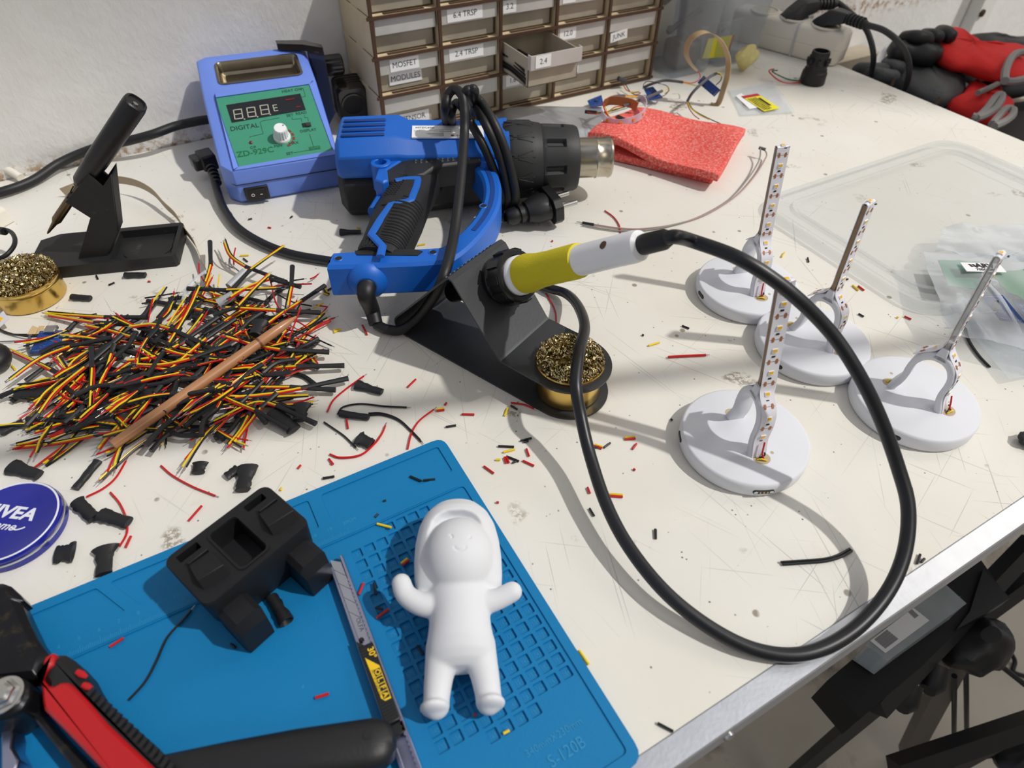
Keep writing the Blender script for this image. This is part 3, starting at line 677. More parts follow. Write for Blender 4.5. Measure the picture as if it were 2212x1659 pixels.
# upper blue shell, wider vented block at the rear
m = M(); m.T = G
m.loft([octo(-0.008, 0.034, 0.048, 0.074, 0.003, 0.012), octo(-0.004, 0.037, 0.046, 0.081, 0.003, 0.013), octo(0.050, 0.037, 0.046, 0.082, 0.003, 0.013), octo(0.060, 0.033, 0.046, 0.078, 0.003, 0.012), octo(0.130, 0.031, 0.046, 0.076, 0.003, 0.012), octo(0.156, 0.034, 0.042, 0.078, 0.003, 0.014)])
blue = m.build('blue_shell', GB, gun, bevel=0.0016)
m = M(); m.T = G
for k in range(4): m.box((0.019, -0.0205 + 0.0105 * k, 0.0822), (0.040, 0.0045, 0.0022))
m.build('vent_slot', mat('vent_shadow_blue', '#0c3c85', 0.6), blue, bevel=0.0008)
X = Matrix.Translation((0.098, -0.009, 0.0783)) @ Matrix.Rotation(rad(1.6), 4, 'Y')
m = M(); m.T = G; m.box(X @ V((0, 0, -.0006)), (0.068, 0.025, 0.0012), 0, Matrix.Rotation(rad(1.6), 3, 'Y'))
m.text('HTZC650', 0.0042, X @ Matrix.Translation((-0.022, 0.008, 0)), 1, depth=0.00005, bold=0.0001); m.text('S.N.', 0.0026, X @ Matrix.Translation((-0.030, 0.0012, 0)), 1, depth=0.00005)
for yy in (-.001, .0034): m.box(X @ V((-0.012, yy, -0.0001)), (0.030, 0.0003, 0.0003), 2)
for xx in (-.027, .003): m.box(X @ V((xx, 0.0012, -0.0001)), (0.0003, 0.0045, 0.0003), 2)
m.text('41004271006', .0030, X @ Matrix.Translation((-.012, .0012, 0)), 2, depth=.00004)
for k in range(3): m.box(X @ V((-0.017 + 0.002 * k, -0.0045 - 0.0026 * k, 0)), (0.026 - 0.004 * k, 0.0009, 0.0002), 2)
for k in range(5): m.box(X @ V((0.017, 0.0095 - 0.0024 * k, 0)), (0.024, 0.0008, 0.0002), 2)
for k in range(5): m.lathe([(0.0018, 0), (0.0018, 0.0001)], 10, X @ Matrix.Translation((0.004 + 0.0055 * k, -0.0085, -0.0001)), 1)
m.build('rating_label', [LABEL, INK, mat('grey_print', '#8c8c8e', 0.6)], blue, smooth=0)
# collar, heat guard, nozzle
m = M(); m.T = G
m.lathe([(0.034, 0.150), (0.0365, 0.153), (0.0372, 0.160), (0.0372, 0.176), (0.0355, 0.182), (0.0345, 0.188), (0.030, 0.190)], 40, AX)
col_ = m.build('barrel_collar', GK, gun)
m = M(); m.T = G
for k in range(12):
    a = 2 * math.pi * k / 12; R = Matrix.Rotation(a, 4, 'X')
    Y = Matrix.Translation((0, 0, 0.043)) @ R @ Matrix.Translation((0, 0, 0.0372))
    for p, q in (((0.152, -0.004), (0.160, -0.0015)), ((0.152, 0.004), (0.160, 0.0015)), ((0.164, -0.0015), (0.178, -0.0055)), ((0.164, 0.0015), (0.178, 0.0055)), ((0.160, 0), (0.180, 0))):
        m.tube([Y @ V((*p, 0.0001)), Y @ V((*q, 0.0001 if q[0] < .177 else -.0009))], 0.0006, 5)
m.build('collar_ridges', GR, col_)
m = M(); m.T = G; rings = []
ns = 72
def slot(a): return min(abs(((a - 15) % 45) - 22.5) / 1.0, 99) < 4.2
for x, r, sl in ((0.184, 0.0325, 0), (0.190, 0.0335, 0), (0.1925, 0.0335, 1), (0.209, 0.0325, 1), (0.2115, 0.0325, 0), (0.222, 0.0315, 0), (0.225, 0.030, 0), (0.225, 0.026, 0), (0.210, 0.0255, 0)):
    rings.append([AX @ V(((r - (0.0035 if sl and slot(360 * k / ns) else 0)) * math.cos(2 * math.pi * k / ns), (r - (0.0035 if sl and slot(360 * k / ns) else 0)) * math.sin(2 * math.pi * k / ns), x)) for k in range(ns)])
m.loft(rings, cap=False); m.build('heat_guard', GK, gun, smooth=32)
m = M(); m.T = G
m.lathe([(0.0195, 0.205), (0.0195, 0.243), (0.0205, 0.2445), (0.0192, 0.247), (0.0192, 0.256), (0.0202, 0.2585), (0.0192, 0.2605), (0.0175, 0.2605), (0.0170, 0.235)], 40, AX, cap=False)
m.build('steel_nozzle', mat('heat_stained_steel', '#b9b2a2', 0.25, 1.0, var=0.15, vscale=50), gun)['label'] = 'bright steel nozzle'
m = M(); m.T = G; m.lathe([(0.0168, 0.236), (0.0168, 0.2365)], 28, AX); m.build('nozzle_core', INK, gun)
# grip
hc = [(0.066, -0.028), (0.064, -0.050), (0.058, -0.075), (0.051, -0.105), (0.045, -0.135), (0.040, -0.158), (0.0365, -0.172)]
hw = [0.026, 0.021, 0.0205, 0.0215, 0.0205, 0.0190, 0.0185]
hz = [0.020, 0.0205, 0.0200, 0.0205, 0.0195, 0.0180, 0.0175]
def gripring(i, k=1.0, n=28):
    c = V((*hc[i], 0.0425)); a = V((*hc[max(i - 1, 0)], 0)); b = V((*hc[min(i + 1, len(hc) - 1)], 0)); t_ = (b - a).normalized(); sd = V((-t_.y, t_.x, 0))
    out = []
    for q in range(n):
        ca, sa_ = math.cos(2 * math.pi * q / n), math.sin(2 * math.pi * q / n)
        e = 0.75; out.append(c + sd * (hw[i] * k * math.copysign(abs(ca) ** e, ca)) + V((0, 0, hz[i] * k * math.copysign(abs(sa_) ** e, sa_))))
    return out
m = M(); m.T = G; m.loft([gripring(i) for i in range(len(hc))]); grip = m.build('grip', GR, gun)
def gp(t, s):    # a point on top of the grip: t along 0..1, s across -1..1
    f = t * (len(hc) - 1); i = min(int(f), len(hc) - 2); u = f - i
    c = lerp(V((*hc[i], 0)), V((*hc[i + 1], 0)), u); w_ = lerp(hw[i], hw[i + 1], u); h_ = lerp(hz[i], hz[i + 1], u)
    t_ = (V((*hc[i + 1], 0)) - V((*hc[i], 0))).normalized(); sd = V((-t_.y, t_.x, 0))
    return c + sd * (w_ * s) + V((0, 0, 0.0425 + h_ * max(0.0, 1 - abs(s) ** 2.67) ** 0.375))
m = M(); m.T = G     # blue zig-zag inlay along the grip and its spine to the barrel
zz_ = lambda x, y: G.inverted() @ P(740 + x / 3.6867, 170 + y / 3.6867, 0.0615)
path = [zz_(*q) for q in ((420, 815), (500, 800), (600, 795), (590, 850), (545, 965), (470, 985), (385, 1005), (300, 1120), (228, 1240), (318, 1335), (300, 1415))]
pp = []
for a, b in zip(path[:-1], path[1:]):
    for k in range(5): pp.append(lerp(a, b, k / 5))
pp.append(path[-1]); m.tube(pp, 0.0034, 8, flat=0.55)
m.build('grip_inlay', GB, grip)['label'] = 'blue zig-zag inlay'
m = M(); m.T = G
for k in range(17):
    t_ = 0.46 + 0.027 * k; s0 = -0.02 if k > 1 else 0.2
    m.tube([gp(t_, lerp(s0 + 0.02, 0.97, q / 8)) + V((0, 0, 0.0001)) for q in range(9)], 0.0011, 6)
m.build('grip_ribs', GR, grip)
m = M(); m.T = G
for k in range(8):
    for j in range(5): m.sphere(gp(0.86 + 0.016 * k, -0.78 + 0.17 * j), 0.0010, 6)
for k in range(11):
    for j in range(5): m.sphere(gp(0.25 + 0.02 * k, -0.62 + 0.13 * j - 0.01 * k), 0.0010, 6)
m.build('grip_studs', GR, grip, smooth=180)
for t_, s in ((0.56, 0.15), (0.54, -0.42)):
    m = M(); m.T = G; m.lathe([(0.0022, 0), (0.0022, 0.0006)], 14, Matrix.Translation(gp(t_, s) + V((0, 0, 0.0004)))); m.build('screw_hole', INK, grip)
# saddle plate where the grip meets the barrel, with studs, and the round boss
m = M(); m.T = G
m.prism([(0.034, -0.066), (0.046, -0.071), (0.060, -0.067), (0.075, -0.060), (0.086, -0.045), (0.128, -0.036), (0.128, -0.026), (0.058, -0.028), (0.040, -0.045)], 0.040, 0.0625, ch=0.002); sad = m.build('saddle', GK, gun, bevel=0.001)
m = M(); m.T = G
for i in range(11):
    for j in range(2): m.lathe([(0.0022, 0), (0.0002, 0.0014)], 4, Matrix.Translation((0.066 + 0.005 * i, -0.0385 + 0.0045 * j + 0.0004 * i, 0.0624)), cap=False)
m.build('saddle_studs', GK, sad, smooth=0)
m = M(); m.T = G; m.prism([(0.030, -0.070), (0.038, -0.076), (0.043, -0.072), (0.041, -0.052), (0.058, -0.030), (0.048, -0.026), (0.032, -0.050)], 0.040, 0.0640, ch=0.0015)
m.lathe([(0.0095, 0.040), (0.0095, 0.066), (0.0055, 0.0665), (0.0052, 0.050)], 24, Matrix.Translation((0.0345, -0.042, 0)), cap=False); m.lathe([(0.0053, 0.050), (0.0053, 0.0505)], 20, Matrix.Translation((0.0345, -0.042, 0)))
m.build('blue_boss', GB, gun, bevel=0.0008)
m = M(); m.T = G; m.tube([(0.036, -0.060, 0.044), (0.0325, -0.074, 0.044), (0.027, -0.090, 0.042)], 0.0048, 10, flat=1.2); m.build('trigger', GB, gun)
# D shaped guard: bottom bar and bow
def band(m, outer, inner, z0, z1, ch):
    n = len(outer); ring = []
    for a, b in zip(outer, inner):
        a, b = V((*a, 0)), V((*b, 0)); d = (b - a).normalized() * ch; Z = lambda p, z: p + V((0, 0, z))
        ring.append([Z(a, z0 + ch), Z(a, z1 - ch), Z(a + d, z1), Z(b - d, z1), Z(b, z1 - ch), Z(b, z0 + ch), Z(b - d, z0), Z(a + d, z0)])
    m.loft(ring)
o_ = spline([V((0.095, -0.189, 0)), V((0.110, -0.172, 0)), V((0.127, -0.143, 0)), V((0.139, -0.112, 0)), V((0.144, -0.080, 0)), V((0.143, -0.052, 0)), V((0.139, -0.030, 0))], 6)
i_ = spline([V((0.088, -0.168, 0)), V((0.099, -0.156, 0)), V((0.114, -0.131, 0)), V((0.124, -0.105, 0)), V((0.128, -0.078, 0)), V((0.126, -0.052, 0)), V((0.119, -0.030, 0))], 6)
bar_o = [V((0.002, -0.186, 0)), V((0.0, -0.190, 0)), V((0.03, -0.1905, 0)), V((0.07, -0.1905, 0))]; bar_i = [V((0.002, -0.174, 0)), V((0.004, -0.1695, 0)), V((0.03, -0.1685, 0)), V((0.07, -0.1685, 0))]
m = M(); m.T = G; band(m, [(p.x, p.y) for p in bar_o + o_], [(p.x, p.y) for p in bar_i + i_], 0.026, 0.0555, 0.0025); grd = m.build('guard', GB, gun, smooth=30); grd['label'] = 'blue D-shaped guard'
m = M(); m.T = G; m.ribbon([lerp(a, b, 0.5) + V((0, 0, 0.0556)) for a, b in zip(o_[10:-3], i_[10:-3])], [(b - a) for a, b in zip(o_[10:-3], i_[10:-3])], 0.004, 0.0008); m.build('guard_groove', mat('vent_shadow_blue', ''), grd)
m = M(); m.T = G; m.prism([(0.022, -0.176), (0.070, -0.180), (0.074, -0.1745), (0.066, -0.171), (0.020, -0.170)], 0.050, 0.0562); m.build('grip_foot', GR, grd)
for x, y in ((0.008, -0.1795), (0.082, -0.176), (0.126, -0.108)):
    m = M(); m.T = G; m.lathe([(0.0040, 0.0556), (0.0032, 0.0562), (0.0026, 0.0558)], 16, Matrix.Translation((x, y, 0)), cap=False); m.lathe([(0.0027, 0.0556), (0.0027, 0.0559)], 14, Matrix.Translation((x, y, 0)), 1); m.build('screw_boss', [GB, INK], grd)
m = M(); m.T = G; m.lathe([(0.0105, 0.026), (0.0105, 0.054), (0.0085, 0.060), (0.0062, 0.0605), (0.0058, 0.052)], 20, Matrix.Translation((0.134, -0.030, 0)), cap=False); m.lathe([(0.0062, 0.053), (0.0062, 0.0532)], 16, Matrix.Translation((0.134, -0.030, 0)), 1); m.build('guard_post', [GB, INK], grd)
# cord: boss, sleeve, run and coils round the barrel
m = M(); m.T = G; m.lathe([(0.0165, 0), (0.0155, 0.003), (0.0120, 0.0070), (0.0085, 0.0085)], 28, Matrix.Translation((0.029, -0.1885, 0.040)) @ Matrix.Rotation(rad(90), 4, 'X')); m.build('cord_boss', GB, gun)
c0 = G @ V((0.029, -0.195, 0.040))
sl_ = spline([c0, G @ V((0.0285, -0.203, 0.036)), P(803, 668, 0.016), P(812, 700, 0.0075)], 6)
m = M(); m.tube(sl_, [0.0078 - 0.0022 * k / (len(sl_) - 1) for k in range(len(sl_))], 14); m.build('cord_sleeve', RUBBER, gun)
gl = lambda x, y, z: G @ V((x, y, z))
gy = lambda x, y, o: PP(x, y, G @ V((0, o, 0)), G.col[1].xyz)
run = spline([P(812, 700, 0.0062), P(835, 711, 0.0055), P(868, 712, 0.0060), P(905, 684, 0.016), P(938, 640, 0.042), P(958, 598, 0.060), P(972, 550, 0.064), P(982, 500, 0.064), P(990, 440, 0.072), P(998, 360, 0.084), P(1003, 290, 0.095), P(1003, 240, 0.110), P(998, 207, 0.120), P(983, 193, 0.121),
  P(968, 206, 0.116), P(962, 240, 0.103), gl(0.098, 0.045, 0.050), gl(0.105, 0.040, 0.012), gl(0.128, 0.0, 0.010), gl(0.135, -.030, .008), gy(1087, 437, -.046), gy(1076, 395, -.0445), gy(1058, 345, -.042), gy(1038, 303, -.037), gy(1015, 262, -.020), P(1000, 234, 0.106), P(988, 223, 0.106), P(979, 232, 0.102), P(975, 250, 0.096),
  gl(0.104, 0.045, 0.052), gl(0.112, 0.040, 0.012), gl(0.138, 0.0, 0.010), gl(0.142, -.030, .008), gy(1098, 441, -.048), gy(1092, 385, -.0465), gy(1075, 325, -.043), gy(1050, 270, -.034), gy(1025, 225, -.010), P(1008, 200, 0.122), P(1016, 194, 0.124), P(1026, 202, 0.119),
  gl(0.122, 0.045, 0.060), gl(0.130, 0.040, 0.012), gl(0.144, 0.0, 0.010), gl(0.147, -.034, .008), gy(1113, 434, -.051), gy(1108, 385, -.049), gy(1092, 325, -.044), gy(1068, 268, -.034), P(1040, 222, 0.106), P(1022, 213, 0.108),
  gl(0.134, 0.045, 0.055), gl(0.142, 0.040, 0.012), gl(0.147, 0.010, 0.010), gl(0.150, -0.03, 0.008), P(1070, 468, 0.010), P(1092, 470, 0.013)], 9)
m = M(); m.tube(run, 0.0042, 10); m.build('cord', RUBBER, gun)['label'] = 'black cord coiled round the barrel'
pa, pb = P(1095, 471, 0.014), P(1178, 446, 0.018); X = frame(pa, pb - pa)
m = M(); m.T = X; L = (pb - pa).length
el = lambda x, a, b, n=20: [(x, a * math.cos(2 * math.pi * k / n), b * math.sin(2 * math.pi * k / n)) for k in range(n)]
m.loft([el(0.0, .006, .006), el(0.004, .0085, .0085), el(0.010, .0085, .0085), el(0.0105, .007, .007), el(0.0125, .007, .007), el(0.013, .0095, .009), el(0.017, .0095, .009), el(0.0175, .0075, .0075), el(0.0195, .0075, .0075), el(0.020, .011, .010), el(0.030, .0165, .0125), el(0.042, .0165, .0125), el(0.044, .014, .0115)])
plg = m.build('mains_plug', BLACK, gun, smooth=35)
m = M(); m.T = X; m.loft([[(x, a * 0.0205, b * 0.0135) for a, b in ((.7, 1), (-.7, 1), (-1, .5), (-1, -.5), (-.7, -1), (.7, -1), (1, -.5), (1, .5))] for x in (0.0435, 0.052)]); m.build('plug_face', BLACK, plg, bevel=0.0012)
for s in (-1, 1): m = M(); m.T = X; m.tube([(0.051, s * 0.0095, 0.001), (0.0655, s * 0.0095, 0.001), (0.0705, s * 0.0095, 0.001), (0.0712, s * 0.0095, 0.001)], [0.0024, 0.0024, 0.0023, 0.0012], 12); m.build('plug_pin', CHROME, plg)
# ---------------------------------------------------------------- gas iron in its black stand
e0 = P(147.6, 598.8); e1 = P(375.1, 574.7); BS = frame(e0, e1 - e0)
SB = mat('dusty_black_plastic', '#1e1e1f', 0.6, var=0.2, vscale=40, bump=0.08, bscale=500, col2='#4c4a46', c2scale=60, c2pos=(0.62, 0.85))
bst = thing('iron_stand', 'black plastic stand with a square tray holding a slanted black iron', 'stand', BS @ V((0.03, 0.025, 0)))
m = M(); m.T = BS
m.prism([(-0.030, 0.004), (-0.022, 0.0), (0.092, -0.001), (0.0945, 0.002), (0.0945, 0.053), (0.092, 0.056), (-0.015, 0.056), (-0.030, 0.048)], 0, 0.0115)
b = m.build('base', SB, bst, smooth=30)
m = M(); m.T = BS; m.prism([(0.0385, 0.0035), (0.0905, 0.0035), (0.0905, 0.050), (0.0385, 0.050)], 0.004, 0.02); cut(b, m)
m = M(); m.T = BS; m.loft([[(0.0645 + x, 0.0268 + y, z) for x, y in circle(r, 30, 0, r * 0.85)] for r, z in ((0.0215, 0.0035), (0.0215, 0.0047), (0.0205, 0.0047))]); m.build('tray_ring', SB, b)
m = M(); m.T = BS
side = [(0.010, 0.010), (0.034, 0.010), (0.0525, 0.034), (0.0680, 0.0865), (0.0575, 0.0765), (0.0515, 0.0885), (0.0245, 0.0665), (0.0370, 0.0500)]
def wallpl(m, y0, y1, pts): m.loft([[(x, y0, z) for x, z in pts], [(x, y1, z) for x, z in pts]])
wallpl(m, 0.010, 0.0128, side); wallpl(m, 0.030, 0.0328, side)
m.build('upright', SB, bst, smooth=25)
m = M(); m.T = BS
m.loft([[(x, y, z) for y in (0.0128, 0.030)] + [(x + d, y, z - 0.002) for y in (0.030, 0.0128)] for x, z, d in ((0.034, 0.010, -0.0), (0.0525, 0.034, 0.0), (0.0670, 0.0845, 0.0))])
m.box((0.030, 0.0214, 0.066), (0.0025, 0.0175, 0.010), 0, Matrix.Rotation(rad(-45), 3, 'Y'))
m.build('upright_web', SB, bst)
gi = thing('gas_soldering_iron', 'slim black gas soldering iron leaning in the black plastic stand', 'soldering iron', BS @ V((0.05, 0.0214, 0.083)))
ia, ib = V((0.041, 0.0214, 0.0785)), V((0.1060, 0.0214, 0.1395)); IX = BS @ frame(ia, ib - ia); L = (ib - ia).length
ov = lambda x, a, b, n=28: [(x, math.copysign(abs(math.cos(2 * math.pi * k / n)) ** .75, math.cos(2 * math.pi * k / n)) * a, math.copysign(abs(math.sin(2 * math.pi * k / n)) ** .75, math.sin(2 * math.pi * k / n)) * b) for k in range(n)]
GIB = mat('satin_black_case', '#19191b', 0.38)
m = M(); m.T = IX; m.loft([ov(-0.004, .006, .0055), ov(0.0, .0085, .0075), ov(0.020, .0098, .0082), ov(0.024, .0102, .0086), ov(L - 0.004, .0108, .0090), ov(L - 0.001, .0102, .0084), ov(L, .0092, .0075), ov(L, .0080, .0064), ov(L - 0.0012, .0078, .0062)]); body = m.build('iron_case', GIB, gi, smooth=30)
m = M(); m.T = IX
for x, d in ((-0.006, 0), (-0.030, 1)): pass
m.lathe([(0.0046, 0.0), (0.0046, 0.004), (0.0030, 0.0045), (0.0026, 0.012), (0.0026, 0.016), (0.0038, 0.0165), (0.0038, 0.046), (0.0030, 0.048), (0.0022, 0.050), (0.0010, 0.062), (0.0004, 0.064)], 16, Matrix.Rotation(rad(-90), 4, 'Y') @ Matrix.Translation((0, 0, 0.003)))
m.build('iron_tip', mat('heated_steel_tip', '#6b5a47', 0.35, 1.0, var=0.3, vscale=80), gi)['label'] = 'heat browned steel tip'
m = M(); m.T = IX
m.loft([[(x + L - 0.022, y, z) for x, y in rrect(0.0135, 0.0052, 0.0022, 4)] for z in (0.0084, 0.0094)], 0)
for k in range(3): m.lathe([(0.0009, 0), (0.0009, 0.0002)], 8, Matrix.Translation((L - 0.026 + 0.0038 * k, 0.0005 * (k % 2), 0.0094)), 1)
X = Matrix.Translation((0, 0, 0))
m.v = [IX @ (Matrix.Rotation(rad(62), 4, 'X') @ (IX.inverted() @ v)) for v in m.v]
m.build('window_plate', [mat('grey_plate', '#8d8d8c', 0.35), INK], gi)
m = M(); m.T = IX; m.lathe([(0.0022, 0), (0.0020, 0.0006), (0.0010, 0.0008)], 12, Matrix.Translation((L - 0.0010, -0.0025, 0)) @ Matrix.Rotation(rad(90), 4, 'Y')); m.sphere((L - 0.012, 0.0105, 0.0), 0.0016, 10); m.build('filler_valve', CHROME, gi)

# ---------------------------------------------------------------- brass wool
def wool(m, c, R, zb, h, n, seed, hole=0.0, mi=0, mi2=1):
    rnd = random.Random(seed); c = V(c)
    for i in range(n):
        a = rnd.uniform(0, 2 * math.pi); r = R * math.sqrt(rnd.uniform(0.0, 1)); dome = math.sqrt(max(0, 1 - (r / R) ** 2 * 0.8))
        p = c + V((r * math.cos(a), r * math.sin(a), zb + h * dome * rnd.uniform(0.45, 1.0)))
        ax = V((rnd.gauss(0, 1), rnd.gauss(0, 1), rnd.gauss(0, 0.7))).normalized(); u = ax.orthogonal().normalized(); w = ax.cross(u)
        cr = rnd.uniform(0.0009, 0.0021); turns = rnd.uniform(1.2, 2.6); st = rnd.uniform(0.0008, 0.002); k = int(turns * 7); pts = []
        for q in range(k + 1):
            t_ = q / 7 * 2 * math.pi
            pts.append(p + u * (cr * math.cos(t_)) + w * (cr * math.sin(t_)) + ax * (st * (t_ / 6.28 - turns / 2)))
        b = len(m.v); wd = 0.00036
        for pt in pts: m.v += [pt + ax * wd, pt - ax * wd]
        for q in range(len(pts) - 1): m.f.append([b + 2 * q, b + 2 * q + 1, b + 2 * q + 3, b + 2 * q + 2]); m.m.append(mi if rnd.random() < 0.8 else mi2)
BR1 = mat('brass_shavings', '#dccb9a', 0.22, 1.0, var=0.25, vscale=150); BR2 = mat('dark_brass_shavings', '#7d6a44', 0.35, 1.0, var=0.3, vscale=150)
def tin(name, label, c, R, h, wlabel, n, seed, wh=0.017):
    t_ = thing(name, label, 'tin', c)
    m = M(); m.lathe([(R - 0.001, 0.0), (R, 0.001), (R, h - 0.0065), (R + 0.0009, h - 0.0055), (R + 0.0009, h - 0.0042), (R + 0.0004, h - 0.0035), (R + 0.0013, h - 0.001), (R + 0.0008, h), (R - 0.0008, h), (R - 0.0012, h - 0.004), (R - 0.0012, 0.003)], 56, Matrix.Translation(c), cap=False)
    m.lathe([(R - 0.0012, 0.003), (R - 0.0012, 0.0032)], 40, Matrix.Translation(c)); m.build('tin_cup', GOLD, t_)
    m = M(); w0 = V(c); m.lathe([(R - 0.002, h - 0.012), (R - 0.0025, h - 0.002), (R * 0.7, h + wh * 0.45), (R * 0.35, h + wh * 0.6), (0.001, h + wh * 0.62)], 24, Matrix.Translation(c), 1, cap=False)
    wool(m, w0, R - 0.0005, h - 0.004, wh, n, seed); m.build('brass_wool', [BR1, BR2], t_, smooth=0)['label'] = 'springy brass wool'
    return t_
tin('brass_wool_tin', 'gold tin of brass cleaning wool standing before the black plastic stand', (-0.2305, 0.4935, 0), 0.0265, 0.0205, '', 1900, 3)

# ---------------------------------------------------------------- bent sheet iron stand with the corded iron
o0 = V((0.1145, 0.1765, 0)); sdir = V((0.400, -0.917, 0)).normalized(); SF = Matrix.Translation(o0) @ Matrix((sdir, V((0, 0, 1)).cross(sdir), V((0, 0, 1)))).transposed().to_4x4()
SHEET = mat('grey_coated_sheet', '#3b3d40', 0.42, 0.3, var=0.12, vscale=60, bump=0.06, bscale=400, col2='#7d7c78', c2scale=420, c2pos=(0.735, 0.75))
ist = thing('sheet_metal_stand', 'bent grey sheet metal stand for the yellow gripped soldering iron', 'stand', o0)
hw_ = 0.0305; th = 0.0014
prof_ = [(0.0, 0.0), (-0.140, 0.0)]
for k in range(1, 7):
    a = rad(-90 - 22 * k); prof_.append((-0.140 + 0.009 * math.cos(a), 0.009 + 0.009 * math.sin(a)))
prof_ += [(-0.090, 0.0775)]
prof_ += [(-0.0865, 0.0805), (-0.083, 0.0795), (-0.0425, 0.0290), (-0.040, 0.0275), (0.0, 0.0265)]
m = M(); m.T = SF; rings = []
for i, (s, z) in enumerate(prof_):
    a, b = prof_[max(i - 1, 0)], prof_[min(i + 1, len(prof_) - 1)]; tg = V((b[0] - a[0], 0, b[1] - a[1])).normalized(); nr = V((-tg.z, 0, tg.x)) * (th / 2)
    c = V((s, 0, z + th / 2)); W = V((0, hw_, 0)); rings.append([c + W + nr, c - W + nr, c - W - nr, c + W - nr])
m.loft(rings)
def halfdisc(z, hole):
    n = 26; out_ = [V((hw_ * math.cos(rad(-90 + 180 * k / n)), hw_ * math.sin(rad(-90 + 180 * k / n)), z)) for k in range(n + 1)]
    m.loft([[p for p in out_], [p + V((0, 0, th)) for p in out_]])
halfdisc(0.0, 0); halfdisc(0.0265, 0)
m.build('bent_sheet', SHEET, ist, smooth=30)
m = M(); m.T = SF
for k in range(13): m.box((-0.0935, -0.026 + 0.0043 * k, 0.0745), (0.002, 0.0016, 0.007), 0, Matrix.Rotation(rad(38), 3, 'Y'))
m.build('sheet_teeth', SHEET, ist)
tin('brass_wool_tin', 'gold tin of brass wool held in the bent sheet metal stand', SF @ V((0.0, 0.0, 0.0016)), 0.0240, 0.0295, '', 1900, 5, 0.015)
nrm = (SF.to_3x3() @ V((0.775, 0, 0.632))).normalized()
iS = V((0.0933, 0.2450, 0.0640)); iE = V((0.1322, 0.1442, 0.1410)); HX = frame(iS, iE - iS); HL = (iE - iS).length
HZ = lambda x: HX @ Matrix.Translation((x, 0, 0)) @ Matrix.Rotation(rad(90), 4, 'Y')
CUPM = mat('black_bakelite', '#161617', 0.3)
m = M(); m.lathe([(0.0125, -0.014), (0.0160, -0.012), (0.0175, -0.002), (0.0178, 0.006), (0.0165, 0.008), (0.0165, 0.0095), (0.0185, 0.010), (0.0190, 0.022), (0.0178, 0.0235), (0.0150, 0.0235), (0.0148, 0.0)], 40, HZ(0.0), cap=False)
for k in range(10):
    a = 2 * math.pi * k / 10; X = HZ(0.0) @ Matrix.Rotation(a, 4, 'Z'); m.box((0, 0, 0), (0, 0, 0)); m.loft([[X @ V((x, y, z)) for x, y in ((0.0172, -0.003), (0.0200, -0.003), (0.0200, 0.003), (0.0172, 0.003))] for z in (0.010, 0.0215)])
m.build('iron_socket', CUPM, ist, smooth=35)
m = M(); m.lathe([(0.0085, -0.060), (0.0085, -0.012), (0.0070, -0.060)], 24, HZ(0.0), cap=False); m.lathe([(0.0075, -0.0595), (0.0075, -0.059)], 20, HZ(0.0), 0); m.build('tip_guard', mat('glossy_black_tube', '#121213', 0.15), ist)
iron = thing('soldering_iron', 'white soldering iron with yellow grip plugged into the sheet metal stand', 'soldering iron', iS)
m = M(); m.lathe([(0.0128, 0.004), (0.0142, 0.010), (0.0142, 0.026), (0.0132, 0.0275), (0.0118, 0.034)], 36, HZ(0)); m.build('white_collar', WHITE, iron)
YEL = mat('yellow_foam_grip', '#cfc21a', 0.75, var=0.05, bump=0.25, bscale=900)
m = M(); m.lathe([(0.0125, 0.0285), (0.0136, 0.0292), (0.0138, 0.034), (0.0122, 0.044), (0.0116, 0.056), (0.0116, 0.080), (0.0112, 0.0835), (0.0098, 0.084)], 36, HZ(0)); m.build('yellow_grip', YEL, iron)['label'] = 'yellow foam grip'
m = M(); m.lathe([(0.0100, 0.078), (0.0100, 0.086), (0.0096, 0.115), (0.0097, 0.1285), (0.0090, 0.1325), (0.0055, 0.134)], 36, HZ(0)); hb = m.build('white_handle', WHITE, iron)
X = HX @ Matrix.Translation((0.112, 0, 0)) @ Matrix.Rotation(rad(38), 4, 'X')
m = M(); m.lathe([(0.0026, 0.0092), (0.0026, 0.00975), (0.0022, 0.0098)], 16, X); m.build('screw_hole', mat('brown_recess', '#5d4436', 0.8), hb)
m = M(); m.lathe([(0.0058, 0.1335), (0.0062, 0.136), (0.0060, 0.150), (0.0048, 0.1525), (0.0042, 0.154)], 24, HZ(0)); m.build('cord_sleeve', RUBBER, iron)
cpts = [(1425, 514, .1395), (1500, 522, .1455), (1600, 560, .146), (1700, 626, .134), (1790, 713, .114), (1850, 800, .096), (1900, 900, .074), (1940, 1010, .051), (1962, 1100, .036), (1952, 1200, .022), (1910, 1290, .0125), (1835, 1368, .007), (1740, 1412, .0048), (1640, 1406, .0048), (1540, 1360, .0075), (1440, 1282, .012), (1360, 1184, .015), (1310, 1090, .018), (1275, 985, .024), (1255, 900, .036), (1244, 830, .049), (1251, 760, .053), (1263, 705, .042), (1248, 660, .024), (1222, 634, .010)]
path = [HX @ V((0.150, 0, 0)), HX @ V((0.157, 0, 0.0))] + [P(*c) for c in cpts[1:]] + [P(1185, 622, .0055), P(1140, 600, .0045), P(1085, 570, .0045), P(1020, 545, .0045), P(960, 545, .0045), P(880, 552, .0045), P(800, 560, .0045), P(745, 566, .0045), P(690, 560, .0045), P(620, 546, .0045), P(560, 522, .005), P(512, 490, .0052), P(482, 448, .006), P(470, 415, .009), P(463, 390, .013), P(457, 372, .016)]
m = M(); m.tube(spline(path, 8), 0.0041, 12); m.build('iron_cord', mat('black_cable', '#15171c', 0.38), iron)['label'] = 'long black cord looping over the bench'

